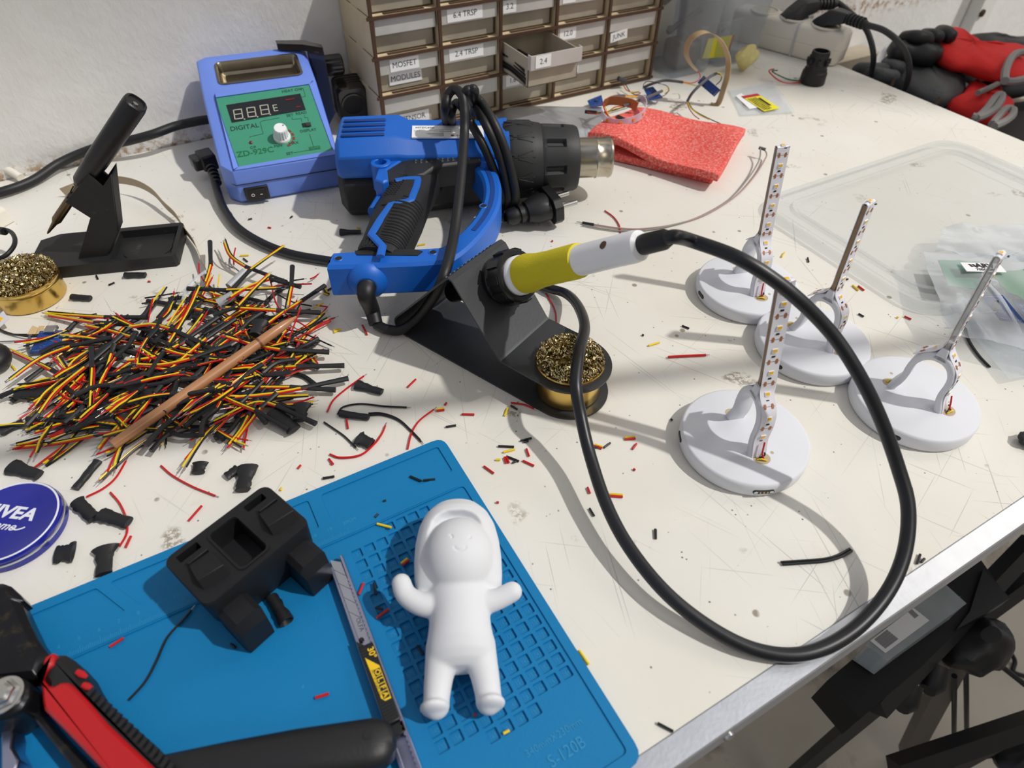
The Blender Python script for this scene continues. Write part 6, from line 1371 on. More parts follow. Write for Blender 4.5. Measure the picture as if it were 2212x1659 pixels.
YLW = mat('yellow_label', '#ece02a', 0.5); RDL = mat('red_label', '#b81f35', 0.5)
def label_card(m, q, red, rows):
    """q: four corners; red: share of the strip at the first edge"""
    a, b, c, d = q; up = (b - a).cross(d - a).normalized() * .0002
    if up.z < 0: up = -up
    f = lambda u, v, k=1: lerp(lerp(a, d, u), lerp(b, c, u), v) + up * k
    def band(u0, u1, v0, v1, mi, k): m.add([f(u0, v0, k), f(u0, v1, k), f(u1, v1, k), f(u1, v0, k)], [(0, 1, 2, 3)], mi)
    band(0, red, 0, 1, 1, 1); band(red, 1, 0, 1, 0, 1)
    rr_ = random.Random(4)
    for k, v in enumerate(rows):
        u = red + .06
        while u < .93: w = rr_.uniform(.02, .06); band(u, min(u + w, .95), v, v + .10, 2, 2); u += w + .022
    band(red + .12, red + .62, rows[-1] + .14, rows[-1] + .30, 2, 2)
z_ = lambda x, y, Y: PY(1420 + x * .14465, y * .14465, Y)
bag = thing('labelled_bag', 'clear bag with a yellow and red label inside the clear box', 'bag', (.70, .63, .004))
q = [z_(1290, 280, .630), z_(690, 420, .630), z_(640, 900, .630), z_(1180, 890, .630)]
m = M(); m.loft([[p + V((0, .0, 0)) for p in q], [p + V((0, .004, 0)) for p in q]]); m.build('bag_film', BAG, bag)
m = M(); label_card(m, [z_(1148, 520, .6285), z_(1050, 850, .6285), z_(668, 872, .6285), z_(760, 575, .6285)], .07, [.15, .38, .55]); m.v = [v + V((0, -.0006, 0)) for v in m.v]
m.text('BCTA', .0065, frame(z_(960, 640, .619), z_(860, 655, .619) - z_(960, 640, .619), V((0, -1, 0))) @ Matrix.Rotation(rad(0), 4, 'Z'), 2, depth=.00005) if False else None
m.build('bag_label', [YLW, RDL, INK], bag, smooth=0)
# crumpled sponge
def blob(m, c, r, seed, amp, n=26):
    rn = random.Random(seed); ks = [(V((rn.gauss(0, 1), rn.gauss(0, 1), rn.gauss(0, 1))) * rn.uniform(1.5, 5), rn.uniform(0, 6.28), rn.uniform(.3, 1)) for _ in range(14)]
    rings = []
    for i in range(1, n // 2):
        a = math.pi * i / (n // 2); ring = []
        for j in range(n):
            d = V((math.sin(a) * math.cos(2 * math.pi * j / n), math.sin(a) * math.sin(2 * math.pi * j / n), -math.cos(a))); s = 1 + amp * sum(w * math.sin(k.dot(d) + ph) for k, ph, w in ks) / 4
            ring.append(V(c) + V((d.x * r[0] * s, d.y * r[1] * s, d.z * r[2] * s)))
        rings.append(ring)
    m.loft(rings); zb = min(v.z for v in m.v); return zb
sp = P(1598, 150) + V((-.004, -.012, 0)); m = M(); zb = blob(m, sp + V((0.002, .004, .015)), (.0165, .011, .016), 5, .32, 36); m.v = [v - V((0, 0, zb)) for v in m.v]
tag(m.build('sponge_scrap', mat('yellow_sponge', '#d8cd8c', .9, var=.15, vscale=200, bump=.5, bscale=300), smooth=60, at=sp), 'crumpled pale yellow sponge scrap before the clear box', 'sponge')
# power strip
IVO = mat('ivory_plastic', '#e6e1d4', 0.4)
pw = thing('power_strip', 'ivory power strip with two black plugs at the corner of the bench', 'power strip', (.808, .61, 0))
fx = V((.0300, -.0927, 0)).normalized(); p0 = V((.7760, .6420, 0)) ; PX_ = frame(p0, fx)     # x runs along the strip towards the camera
W0, W1, LG = 0.0, 0.044, 0.1080
m = M(); m.T = PX_
rs = []
for z, d in ((.0005, .004), (.004, .0008), (.022, 0), (.0225, .0006), (.023, 0), (.040, .0008), (.0445, .004), (.0455, .008)): rs.append([(LG / 2 - .035 + x, .022 + y, z) for x, y in rrect(LG + .07 - 2 * d, .044 - 2 * d, .010 - d * .3, 5)])
m.loft(rs); m.build('strip_body', IVO, pw, smooth=50)
sock = []
for k, x in enumerate((-0.026, .0225, .0720)):
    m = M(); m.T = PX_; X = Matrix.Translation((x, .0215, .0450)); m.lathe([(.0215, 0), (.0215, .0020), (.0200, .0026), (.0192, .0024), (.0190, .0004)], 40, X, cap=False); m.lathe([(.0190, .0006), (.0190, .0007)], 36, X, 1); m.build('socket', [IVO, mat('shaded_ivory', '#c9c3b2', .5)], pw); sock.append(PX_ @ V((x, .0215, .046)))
m = M(); m.T = PX_
for x in (.040,): m.ribbon([(x, -.0012, .001), (x, -.0012, .046), (x, .045, .0468), (x, .0455, .001)], V((1, 0, 0)), .0032, .001)
m.build('cable_tie', HAZY, pw)
m = M(); m.T = PX_; m.text('+', .001, Matrix.Identity(4)) if False else None
PLG = mat('charcoal_plug', '#2b2c2e', .45)
for k, (s, cab_) in enumerate(((sock[1], [(1842, 24, .052), (1862, 52, .050), (1880, 85, .038), (1887, 125, .015), (1882, 165, -.03), (1879, 210, -.09)]), (sock[2], [(1880, 57, .062), (1910, 66, .060), (1942, 92, .050), (1962, 130, .028), (1962, 170, .0), (1948, 205, -.04), (1935, 240, -.09)]))):
    t = thing('plug', ('charcoal angled plug in the middle socket of the ivory power strip', 'charcoal angled plug in the end socket of the ivory power strip')[k], 'plug', s)
    ed = P(*cab_[0]); X = frame(s, V((ed.x - s.x, ed.y - s.y, 0)))
    m = M(); m.T = X
    sec = lambda x, w, z0, z1: [(x, -w, z0), (x, w, z0), (x, w, (z0 + z1) / 2), (x, w * .7, z1), (x, -w * .7, z1), (x, -w, (z0 + z1) / 2)]
    m.loft([sec(-.019, .010, 0.0, .004), sec(-.010, .0155, 0, .011), sec(.004, .0165, 0, .0225), sec(.010, .0150, .004, .0235), sec(.026, .0110, .0085, .0235), sec(.030, .0085, .0105, .0225)]); bd = m.build('plug_body', PLG, t, bevel=.0015)
    m = M(); m.T = X; L = min(max((V((ed.x, ed.y, 0)) - V((s.x, s.y, 0))).length, .045), .060)
    m.tube([(.028, 0, .0165), (L, 0, .0165)], [.0060, .0050], 14)
    for j in range(5): x = .031 + (L - .033) * j / 5; m.tube([(x, 0, .0165), (x + .0028, 0, .0165)], .0078, 14)
    m.build('strain_relief', PLG, t)
    m = M(); m.tube(spline([X @ V((L - .004, 0, .0165)), X @ V((L + .004, 0, .0165))] + [P(*c) for c in cab_[1:]], 8), .0040, 10); m.build('lead', PLG, t)
# black rubber tube with thin wires
tb = P(1753, 178); tb.z = 0
t = thing('rubber_socket', 'black rubber bulb socket with thin red and green wires on the bench', 'socket', tb)
m = M(); m.lathe([(.0165, 0), (.0172, .001), (.0165, .014), (.0160, .0155), (.0150, .0165), (.0150, .0185), (.0135, .021), (.0140, .0235), (.0148, .025), (.0140, .027), (.0125, .0285), (.0118, .033), (.0122, .038), (.0115, .0415), (.0092, .042), (.0088, .030)], 36, Matrix.Translation(tb), cap=False); m.lathe([(.0089, .0305), (.0089, .031)], 24, Matrix.Translation(tb), 1)
for k in range(8):
    a = k * math.pi / 4; m.box(tb + V((.0135 * math.cos(a), .0135 * math.sin(a), .030)), (.004, .0035, .006), 0, Matrix.Rotation(a, 3, 'Z'))
m.build('socket_body', [RUBBER, INK], t)
GRW = mat('green_insulation', '#15603a', .4)
for mt, pp in ((WIRE_R, [(1729, 178, .002), (1700, 179, .003), (1680, 172, .006), (1664, 158, .010), (1662, 152, .012), (1672, 149, .012)]), (GRW, [(1729, 175, .003), (1705, 172, .004), (1683, 163, .008), (1672, 157, .011), (1668, 153, .012), (1680, 152, .013)])):
    m = M(); m.tube(spline([P(*p) for p in pp], 5), .0009, 7); m.build('wire', mt, t)
# folded red foam
FOAM = mat('red_foam', '#e05248', .75, var=.22, vscale=500, bump=.6, bscale=520, spec=.3, col2='#f3b0a8', c2scale=420, c2pos=(.46, .72))
fo_ = thing('foam_sheet', 'folded sheet of red packing foam before the drawer cabinet', 'foam', P(1450, 310))
def sheet(m, c4, nu, nv, zf, th, mi=0):
    A, B, C, D = c4; g = []
    for i in range(nu + 1):
        for j in range(nv + 1):
            u, v = i / nu, j / nv; p = lerp(lerp(A, D, u), lerp(B, C, u), v); g.append(V((p.x, p.y, 0)) + V(zf(u, v)) if not isinstance(zf(u, v), float) else V((p.x, p.y, zf(u, v))))
    n = len(g); vs = g + [p - V((0, 0, th)) for p in g]; fs = []
    id_ = lambda i, j, b=0: b * n + i * (nv + 1) + j
    for i in range(nu):
        for j in range(nv): fs += [(id_(i, j), id_(i + 1, j), id_(i + 1, j + 1), id_(i, j + 1)), (id_(i, j, 1), id_(i, j + 1, 1), id_(i + 1, j + 1, 1), id_(i + 1, j, 1))]
    for i in range(nu): fs += [(id_(i, 0), id_(i, 0, 1), id_(i + 1, 0, 1), id_(i + 1, 0)), (id_(i, nv), id_(i + 1, nv), id_(i + 1, nv, 1), id_(i, nv, 1))]
    for j in range(nv): fs += [(id_(0, j), id_(0, j + 1), id_(0, j + 1, 1), id_(0, j, 1)), (id_(nu, j), id_(nu, j, 1), id_(nu, j + 1, 1), id_(nu, j + 1))]
    return m.add(vs, fs, mi)
A, B, C, D = P(1268, 296, .018), P(1372, 232, .022), P(1611, 281, .021), P(1551, 386, .016)
m = M(); sheet(m, (A, B, C, D), 36, 24, lambda u, v: .0215 + .0045 * math.sin(u * 7.5 + .4) * (1 - .4 * v) + .0035 * math.sin(u * 4 + v * 5) + .004 * (1 - u) * v - .003 * u, .0085); m.build('foam_layer', FOAM, fo_, bevel=.0012)
A2, B2, C2, D2 = P(1310, 345), P(1400, 262), P(1598, 300), P(1537, 398)
m = M(); sheet(m, (A2, B2, C2, D2), 20, 12, lambda u, v: .0088 + .0006 * math.sin(u * 6), .0085); m.build('foam_layer', FOAM, fo_, bevel=.001)
# silver antistatic bag
SLV = mat('silver_film', '#e0e4ea', .32, .8, var=.15, vscale=30, bump=.12, bscale=50)
rn = random.Random(9); wav = [(rn.uniform(2, 13), rn.uniform(2, 13), rn.uniform(0, 6.3), rn.uniform(.3, 1)) for _ in range(12)]
crump = lambda u, v, a: a * sum(w * abs(math.sin(p * u + q * v + r)) for p, q, r, w in wav) / 7
m = M(); sheet(m, (P(1100, 300), P(1062, 230), P(1300, 234), P(1300, 300)), 60, 30, lambda u, v: .0010 + crump(u, v, .006) * min(1, 6 * min(u, v, 1 - u, 1 - v) + .15), .0008)
tag(m.build('silver_bag', SLV, smooth=70, at=P(1180, 260)), 'crumpled silver antistatic bag between the heat gun and the cabinet', 'bag')
# small circuit boards
def board(name, label, q, th=.0014, chips=(), holes=True, mt=PCB, seed=1):
    A, B, C, D = [V(p) for p in q]; nrm_ = (B - A).cross(D - A).normalized(); nrm_ = -nrm_ if nrm_.z < 0 else nrm_
    t = thing(name, label, 'circuit board', (A + C) / 2)
    m = M(); m.loft([[p for p in (A, B, C, D)], [p + nrm_ * th for p in (A, B, C, D)]]); m.build('board', mt, t)
    rn = random.Random(seed); f = lambda u, v: lerp(lerp(A, B, u), lerp(D, C, u), v) + nrm_ * th; X = frame((A + C) / 2, B - A, nrm_).to_3x3()
    m = M()
    for k in range(10):
        for v in (.07, .93): m.box(f(.1 + .088 * k, v), (.0011, .0009, .0003), 0, X)
    for k in range(14): m.box(f(rn.uniform(.12, .88), rn.uniform(.2, .8)), (.0012, .0006, .0007), 0, X)
    m.build('solder_pads', TINNED, t, smooth=0)
    for u, v, w, d, h in chips: m = M(); m.box(f(u, v) + nrm_ * (h / 2), (w, d, h), 0, X); m.build('chip', BLACK, t, bevel=.0002)
    return t, f, nrm_, X
y_ = lambda x, y, z: P(1220 + x * .20796, 140 + y * .20796, z)
board('circuit_board', 'small blue circuit board lying on the bench behind the silver bag', [y_(235, 380, .008), y_(378, 322, .008), y_(402, 425, .006), y_(268, 442, .006)], seed=2, chips=((.5, .5, .004, .004, .001),))
board('circuit_board', 'small blue circuit board with tangled wires at the foot of the cabinet', [y_(820, 255, .010), y_(915, 235, .012), y_(1015, 345, .008), y_(880, 372, .006)], seed=3, chips=((.6, .7, .007, .006, .003),))
board('circuit_board', 'small blue circuit board held up by wires before the clear box', [y_(1378, 185, .026), y_(1442, 112, .034), y_(1618, 262, .022), y_(1552, 332, .012)], seed=4, chips=((.3, .3, .004, .003, .0012),))
def bundle(label, strands, name='loose_wire'):
    """one run of wires: each strand (material, radius, points)"""
    t = None
    for mt, r, pts in strands:
        if t is None: t = thing(name, label, 'wire', y_(*pts[0]))
        m = M(); m.tube(spline([y_(*p) for p in pts], 6), r, 8); m.build('strand', mt, t)
SLE = mat('grey_sleeving', '#55565a', .5)
bundle('grey sleeved wires arching from the cabinet foot to the raised circuit board', [(SLE, .0018, [(820, 235, .010), (900, 200, .016), (1020, 165, .020), (1130, 168, .022), (1230, 182, .022)]), (WIRE_R, .0006, [(1230, 180, .022), (1320, 190, .022), (1400, 150, .026), (1400, 90, .028), (1370, 60, .032)]), (WIRE_Y, .0006, [(1230, 186, .022), (1310, 205, .022), (1380, 220, .026)])])
bundle('grey sleeved wires bending over the raised circuit board to the red foam', [(SLE, .0018, [(1575, 90, .038), (1500, 130, .038), (1400, 215, .034), (1320, 300, .026), (1272, 380, .016)]), (WIRE_R, .0006, [(1272, 385, .014), (1290, 450, .010), (1340, 520, .010), (1395, 562, .014)]), (WIRE_Y, .0006, [(1275, 390, .014), (1310, 450, .012), (1400, 520, .014), (1500, 568, .020)]), (WIRE_K, .0006, [(1280, 385, .014), (1340, 470, .012), (1480, 550, .016), (1640, 622, .022)]), (WIRE_K, .0006, [(1575, 90, .038), (1625, 110, .036), (1620, 160, .032), (1570, 210, .026)]), (WIRE_Y, .0007, [(1580, 85, .038), (1615, 92, .038), (1628, 120, .036)])])
bundle('grey sleeved wires lying over the red foam and the strip ring', [(SLE, .0018, [(1010, 272, .030), (900, 320, .030), (760, 375, .032), (605, 432, .034)]), (WIRE_R, .0006, [(605, 428, .034), (520, 440, .034), (440, 490, .028), (330, 510, .020), (235, 490, .016)]), (WIRE_Y, .0006, [(605, 436, .034), (500, 465, .032), (420, 505, .026), (330, 505, .020)]), (WIRE_K, .0006, [(605, 440, .034), (480, 480, .030), (330, 498, .018), (240, 485, .016)]), (BLACK, .0024, [(330, 498, .016), (215, 487, .014)]), (WIRE_R, .0006, [(1010, 268, .030), (960, 285, .026)]), (WIRE_Y, .0006, [(1000, 272, .030), (1060, 250, .022), (1090, 262, .016), (1040, 300, .010)])])
bundle('black sleeved red and yellow wires curling into the strip ring', [(SLE, .0018, [(415, 385, .034), (470, 345, .034), (540, 325, .030), (620, 322, .024)]), (WIRE_R, .0007, [(620, 320, .024), (720, 325, .018), (800, 325, .014)]), (WIRE_Y, .0006, [(620, 326, .024), (720, 332, .018), (790, 330, .014)]), (WIRE_R, .0008, [(412, 380, .034), (400, 420, .034), (440, 520, .030), (500, 565, .027)]), (WIRE_Y, .0006, [(420, 430, .034), (460, 530, .029), (530, 575, .027)])])
bundle('grey plug connector with red yellow and black wires before the cabinet', [(mat('dark_grey_connector', '#3c3d41', .5), .0030, [(555, 140, .014), (640, 175, .008)]), (WIRE_R, .0006, [(610, 210, .010), (640, 260, .008), (700, 285, .006), (775, 280, .008)]), (WIRE_Y, .0006, [(615, 220, .009), (650, 265, .007), (710, 292, .006), (780, 285, .008)]), (WIRE_K, .0006, [(630, 200, .008), (680, 280, .004), (740, 312, .003), (790, 290, .006)])])
bundle('thin black wire looping up over the tangled circuit board', [(WIRE_K, .0005, [(810, 250, .010), (825, 195, .022), (870, 172, .028), (970, 190, .030), (1060, 220, .026), (1078, 265, .020), (1040, 315, .010), (990, 330, .008)])])
m = M(); rg = spline([y_(380, 500, .034), y_(430, 570, .031), y_(560, 605, .030), y_(700, 575, .031), y_(800, 520, .033), y_(845, 440, .035), y_(825, 370, .035), y_(760, 340, .034)] , 8)
m.ribbon(rg, V((0, 0, 1)), .0085, .0010); t = thing('led_strip_ring', 'clear LED strip curled into a ring on the red foam', 'LED strip', y_(560, 600, .027)); m.build('strip', clear('milky_strip', '#d9cfe0', .45, .15), t)
for k in (9, 17, 25, 33):
    m = M(); d = (rg[k + 1] - rg[k]); m.box(rg[k] - V((d.y, -d.x, 0)).normalized() * -.0006, (.003, .0012, .0035), 0, frame(V((0, 0, 0)), d).to_3x3()); m.build('led', mat('orange_led', '#e8902c', .4), t)
m = M(); m.ribbon(spline([y_(410, 400, .034), y_(480, 372, .036), y_(600, 380, .036), y_(700, 405, .034), y_(752, 440, .032)], 6), V((0, -.3, 1)), .012, .0006); m.build('strip_backing', mat('orange_backing', '#b97b4b', .6), t)
m = M(); m.loft([[y_(595 + x, 555 + y, z) for x, y in ((-58, -30), (-40, -38), (62, 10), (65, 32), (45, 38), (-52, -8))] for z in (.026, .030)]); t = tag(m.build('contact_connector', BLACK, bevel=.0006, at=y_(595, 555, .028)), 'small black contact connector lying inside the strip ring', 'connector')
# strip loop standing before the clear box
lo = P(1549, 227); dirc = V((CAM.x - lo.x, CAM.y - lo.y, 0)).normalized(); lp = lambda x, y, k=0: PP(1420 + x * .14465, y * .14465, lo + dirc * k, dirc)
pts = [lp(800, 1540), lp(880, 1555), lp(930, 1500), lp(985, 1330), lp(1040, 1150), lp(1062, 950), lp(1035, 790), lp(960, 630), lp(860, 530), lp(740, 485), lp(620, 500), lp(510, 570), lp(445, 680), lp(432, 800), lp(460, 890), lp(520, 980), lp(600, 1060)]
m = M(); m.ribbon(spline(pts, 6), [dirc + V((-dirc.y, dirc.x, 0)) * 1.2] * 97, .0085, .0008); tag(m.build('strip_loop', clear('tan_strip', '#b79f78', .92, .25, '#efe3cc'), at=lo), 'tan LED strip standing up in a tall loop before the clear box', 'LED strip')
# zip bag with label
zb_ = thing('zip_bag', 'small clear zip bag with a yellow and red label lying on the bench', 'bag', P(1640, 222))
m = M(); sheet(m, (P(1574, 198), P(1668, 178), P(1716, 246), P(1600, 252)), 24, 18, lambda u, v: .0007 + crump(u, v, .0022), .0004); m.build('bag_film', BAG, zb_, smooth=70)
m = M(); label_card(m, [P(1601, 208, .0034), P(1636, 202, .0034), P(1685, 234, .0034), P(1651, 241, .0034)], .15, [.08, .22, .36, .50]); m.build('bag_label', [YLW, RDL, INK], zb_, smooth=0)
m = M(); sheet(m, (P(1588, 212, 0), P(1600, 206, 0), P(1640, 236, 0), P(1618, 240, 0)), 2, 2, lambda u, v: .0030, .0004); m.build('paper_insert', LABEL, zb_)
# pink and grey jumper wires
for lab, mt, pts, hx in (('pinkish brown jumper wire with black pin end, curving across the bench', mat('dusty_pink_insulation', '#a58a85', .5), [(1283, 485), (1339, 493), (1390, 494), (1460, 484), (1525, 463), (1590, 423), (1630, 380), (1652, 345), (1656, 332), (1650, 322)], (1258, 481)), ('grey jumper wire running beside the pinkish jumper wire', mat('warm_grey_insulation', '#8d8a86', .5), [(1258, 486), (1300, 494), (1345, 499), (1395, 497), (1455, 486), (1515, 466), (1578, 428), (1620, 380), (1640, 345), (1643, 320)], None)):
    t = thing('jumper_wire', lab, 'wire', P(*pts[0])); n = len(pts)
    m = M(); m.tube(spline([P(x, y, .0012 + (.010 * max(0, (i - 5) / (n - 6)) ** 2)) for i, (x, y) in enumerate(pts)], 6), .0008, 7); m.build('wire', mt, t)
    e = P(*pts[-1], .011); m = M(); m.box(e, (.0026, .0040, .0026), 0, Matrix.Rotation(.5, 3, 'Z')); m.build('connector', SLE, t)
    if hx: a = P(*hx, .0014); b = P(*pts[0], .0014); m = M(); m.tube([a, b], .0015, 4); m.build('pin_housing', BLACK, t); m = M(); m.tube([a, a + (a - b).normalized() * .006], .0004, 6); m.build('pin', TINNED, t)

# ---------------------------------------------------------------- clear lid and bags at the end of the bench
LIDM = clear('lid_plastic', '#eceae6', .05, .12)
ld = thing('plastic_cover', 'large clear plastic box lid lying on the bench by its corner', 'lid', (.58, .20, 0)); m = M(); m.T = Matrix.Translation((.5815, .1985, 0))
rng_ = [(.3150, .2130, .034, .0006), (.3150, .2130, .034, .0085), (.3120, .2100, .033, .0100), (.3020, .2000, .030, .0100), (.2960, .1940, .028, .0070), (.2780, .1760, .024, .0068), (.2740, .1720, .023, .0100), (.2660, .1640, .020, .0100), (.2630, .1610, .019, .0055)]
rr_ = [[(x, y, z) for x, y in rrect(w, d, r, 8)] for w, d, r, z in rng_]
m.loft(rr_, 0, cap=False); m.add(rr_[-1], [list(range(len(rr_[-1])))])
m.build('lid_shell', LIDM, ld, smooth=35)
def film(name, label, q, amp, z0, mt=BAG, seed=1, nu=30, nv=20, cat='bag'):
    m = M(); sheet(m, [P(*p, z0) for p in q], nu, nv, lambda u, v: z0 + crump(u * 1.1 + seed, v * .9 + seed * 2, amp) , .0004); o = m.build(name, mt, smooth=75, at=P(*q[0], z0)); return tag(o, label, cat)
film('plastic_bag', 'crumpled clear plastic bag lying over the clear lid, its mouth towards the lid', [(2010, 560), (2030, 505), (2290, 500), (2290, 590)], .012, .013, seed=1)
bg = film('plastic_bag', 'clear plastic bag holding a blue circuit board, nearest the edge on lamp', [(2040, 730), (1985, 560), (2300, 560), (2330, 800)], .010, .014, seed=2)
film('plastic_bag', 'flat clear plastic bag under the other bags, its corner by the front edge', [(2175, 825), (2045, 665), (2240, 600), (2360, 790)], .004, .003, seed=3)
GRN = mat('green_bag_print', '#1d8a45', .45)
m = M(); sheet(m, [P(2170, 640, .016), P(2140, 590, .02), P(2300, 575, .02), P(2290, 690, .016)], 12, 10, lambda u, v: .016 + crump(u, v, .006), .0008); tag(m.build('green_packet', GRN, smooth=60, at=P(2200, 630, .016)), 'glossy green packet among the clear bags', 'packet')
m = M(); sheet(m, [P(2052, 612, .02), P(2030, 555, .02), P(2120, 560, .02), P(2130, 620, .02)], 8, 8, lambda u, v: .0150 + crump(u, v, .003), .0006); tag(m.build('green_packet', mat('pale_green_film', '#5f9a78', .5), smooth=60, at=P(2080, 590, .015)), 'pale green packet under the white printed label', 'packet')
lx = frame(P(2118, 577, .0245), P(2150, 572, .0245) - P(2085, 570, .0245)); m = M(); m.box((.002, -.0005, 0), (.034, .013, .0005)); m.v = [lx @ v for v in m.v]
m.text('ARV', .0085, lx @ Matrix.Translation((.004, .0015, .0004)), 1, depth=.00005, bold=.0004); m.text('7050100', .0044, lx @ Matrix.Translation((.002, -.0042, .0004)), 1, depth=.00005, bold=.0001)
for k in range(3): m.prism([(-.0125 + .003 * k, .0036), (-.0105 + .003 * k, .0036), (-.0090 + .003 * k, -.0006), (-.0110 + .003 * k, -.0006)], .0003, .0005, 1)
m.v = [v if i < 8 else v for i, v in enumerate(m.v)]; b0 = len(m.v)
for i in range(b0 - 24, b0): m.v[i] = lx @ m.v[i]
tag(m.build('printed_label', [LABEL, INK], smooth=0, at=lx.translation), 'white printed label with black letters on the clear bags', 'label')
board('circuit_board', 'blue circuit board with header pins inside a clear bag', [P(2120, 640, .016), P(2165, 640, .020), P(2215, 700, .020), P(2160, 692, .014)], seed=6, chips=((.2, .5, .004, .010, .003),))
board('circuit_board', 'second blue circuit board beside the one with pins in the bag', [P(2185, 650, .015), P(2230, 648, .017), P(2262, 695, .017), P(2220, 702, .014)], seed=7)
m = M(); m.tube([P(2100, 678, .017), P(2152, 674, .019)], .0005, 6); tag(m.build('header_pin', TINNED, at=P(2100, 678, .017)), 'bright metal pin poking out beside the bagged circuit board', 'pin')
m = M(); m.tube(spline([P(2120, 600, .022), P(2160, 640, .023), P(2190, 690, .021), P(2205, 720, .017)], 6), .0016, 8, flat=.4); tag(m.build('zip_seal', HAZY, at=P(2120, 600, .022)), 'pale plastic zip seal curving over the bagged circuit boards', 'seal')

# ---------------------------------------------------------------- things along the station side edge of the picture
ad = thing('wall_adapter', 'white plastic adapter at the end of the bench under the thick mains cable', 'adapter', P(10, 470))
X = frame(P(32, 478), P(0, 496) - P(32, 478)); m = M(); m.T = X; m.prism([(0, 0), (.06, 0), (.06, -.036), (0, -.036)], .0004, .018, 0, .003); m.build('adapter_body', IVO, ad, bevel=.002)
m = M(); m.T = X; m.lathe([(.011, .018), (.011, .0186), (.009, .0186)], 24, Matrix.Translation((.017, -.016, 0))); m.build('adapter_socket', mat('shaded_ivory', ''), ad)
m = M(); m.tube(spline([P(45, 384, .004), P(20, 369, .008), P(-20, 350, .012), P(-80, 330, .014)], 6), .0042, 10); tag(m.build('beige_cable', IVO, at=P(45, 384, .004)), 'beige cable lying against the wall behind the thick mains cable', 'cable')
m = M(); m.tube(spline([P(-30, 560, .024), P(5, 556, .026), P(28, 535, .028), P(32, 515, .028), P(22, 500, .026), P(2, 496, .024), P(-30, 500, .02)], 6), .0019, 9); m.tube([P(-8, 497, .024), P(10, 500, .025)], .0036, 10); tag(m.build('black_lead', RUBBER, at=P(0, 556, .02)), 'black lead curling beside the gold brass wool tin', 'cable')
TAPE = mat('tan_backing_tape', '#a9987c', .6, var=.12, vscale=80, col2='#6f8f6b', c2scale=60, c2pos=(.70, .74))
tp_ = [P(135, 415, .006), P(160, 405, .010), P(200, 390, .014), P(250, 388, .016), P(295, 396, .016), P(330, 415, .014), P(355, 442, .010), P(380, 466, .008), P(398, 495, .006), P(420, 525, .006), P(432, 555, .006), P(444, 580, .008)]
m = M(); m.ribbon(spline(tp_, 6), V((0, 0, 1)), .0085, .0005); tag(m.build('backing_tape', TAPE, at=tp_[0]), 'tan adhesive backing strip with green print curling behind the black plastic stand', 'tape')
m = M(); m.tube(spline([P(395, 648, .010), P(405, 620, .012), P(425, 600, .014), P(445, 585, .014)], 5), .0016, 8, flat=.4); tag(m.build('clear_tube', HAZY, at=P(395, 648, .01)), 'bent clear tube scrap at the top of the wire pile', 'tube')
t, f, nr_, X3 = board('circuit_board', 'small blue circuit board with silver port between the brass wool tin and wire pile', [P(88, 718, .004), P(137, 716, .004), P(130, 760, .003), P(66, 764, .003)], seed=8)
m = M(); m.box(f(.55, .02) + nr_ * .0016, (.009, .0075, .0032), 0, X3); m.build('usb_port', CHROME, t, bevel=.0008)
m = M(); m.tube(spline([P(84, 727, .003), P(60, 727, .003), P(25, 721, .002), P(-10, 708, .002)], 5), .0007, 7); m.build('wire', WIRE_K, t)
m = M(); m.tube(spline([P(80, 732, .002), P(50, 736, .0015), P(0, 738, .0015)], 5), .0005, 7); m.build('wire', SLE, t)
m = M(); m.tube(spline([P(66, 724, .003), P(60, 748, .002), P(68, 766, .002)], 5), .0012, 7); m.build('wire', SLE, t)
for q, lb in (([(58, 722), (70, 703), (84, 710), (78, 724)], 'small torn piece of masking tape beside the blue board'), ([(78, 722), (84, 704), (98, 706), (92, 720)], 'second torn piece of masking tape touching the blue board')):
    m = M(); sheet(m, [P(*p, .002) for p in q], 4, 4, lambda u, v: .002 + .0012 * u, .0003); tag(m.build('masking_tape', mat('masking_tape', '#d9bf8e', .7), at=P(*q[0], .001)), lb, 'tape')
m = M(); q = [P(-20, 700, .004), P(8, 672, .010), P(20, 690, .010), P(-10, 716, .004)]; m.loft([q, [p + V((0, 0, .0006)) for p in q]]); m.box((q[1] + q[2]) / 2 * .6 + (q[0] + q[3]) / 2 * .4 + V((0, 0, .0012)), (.003, .0035, .0012), 1, Matrix.Rotation(.6, 3, 'Z')); tag(m.build('led_strip_end', [STRIPW, LEDY], at=q[0]), 'cut white LED strip end beside the gold brass wool tin', 'LED strip')
m = M(); m.sphere(P(-8, 772, .009), (.010, .014, .009), 18); tag(m.build('rubber_bumper', BLACK, at=P(-8, 772, 0)), 'rounded black cap at the picture edge beside the wire pile', 'cap')
m = M(); blob(m, P(2222, 948, .004), (.008, .006, .004), 3, .2); tag(m.build('black_scrap', HSM, at=P(2222, 948, 0)), 'small black scrap beyond the edge on lamp', 'scrap')

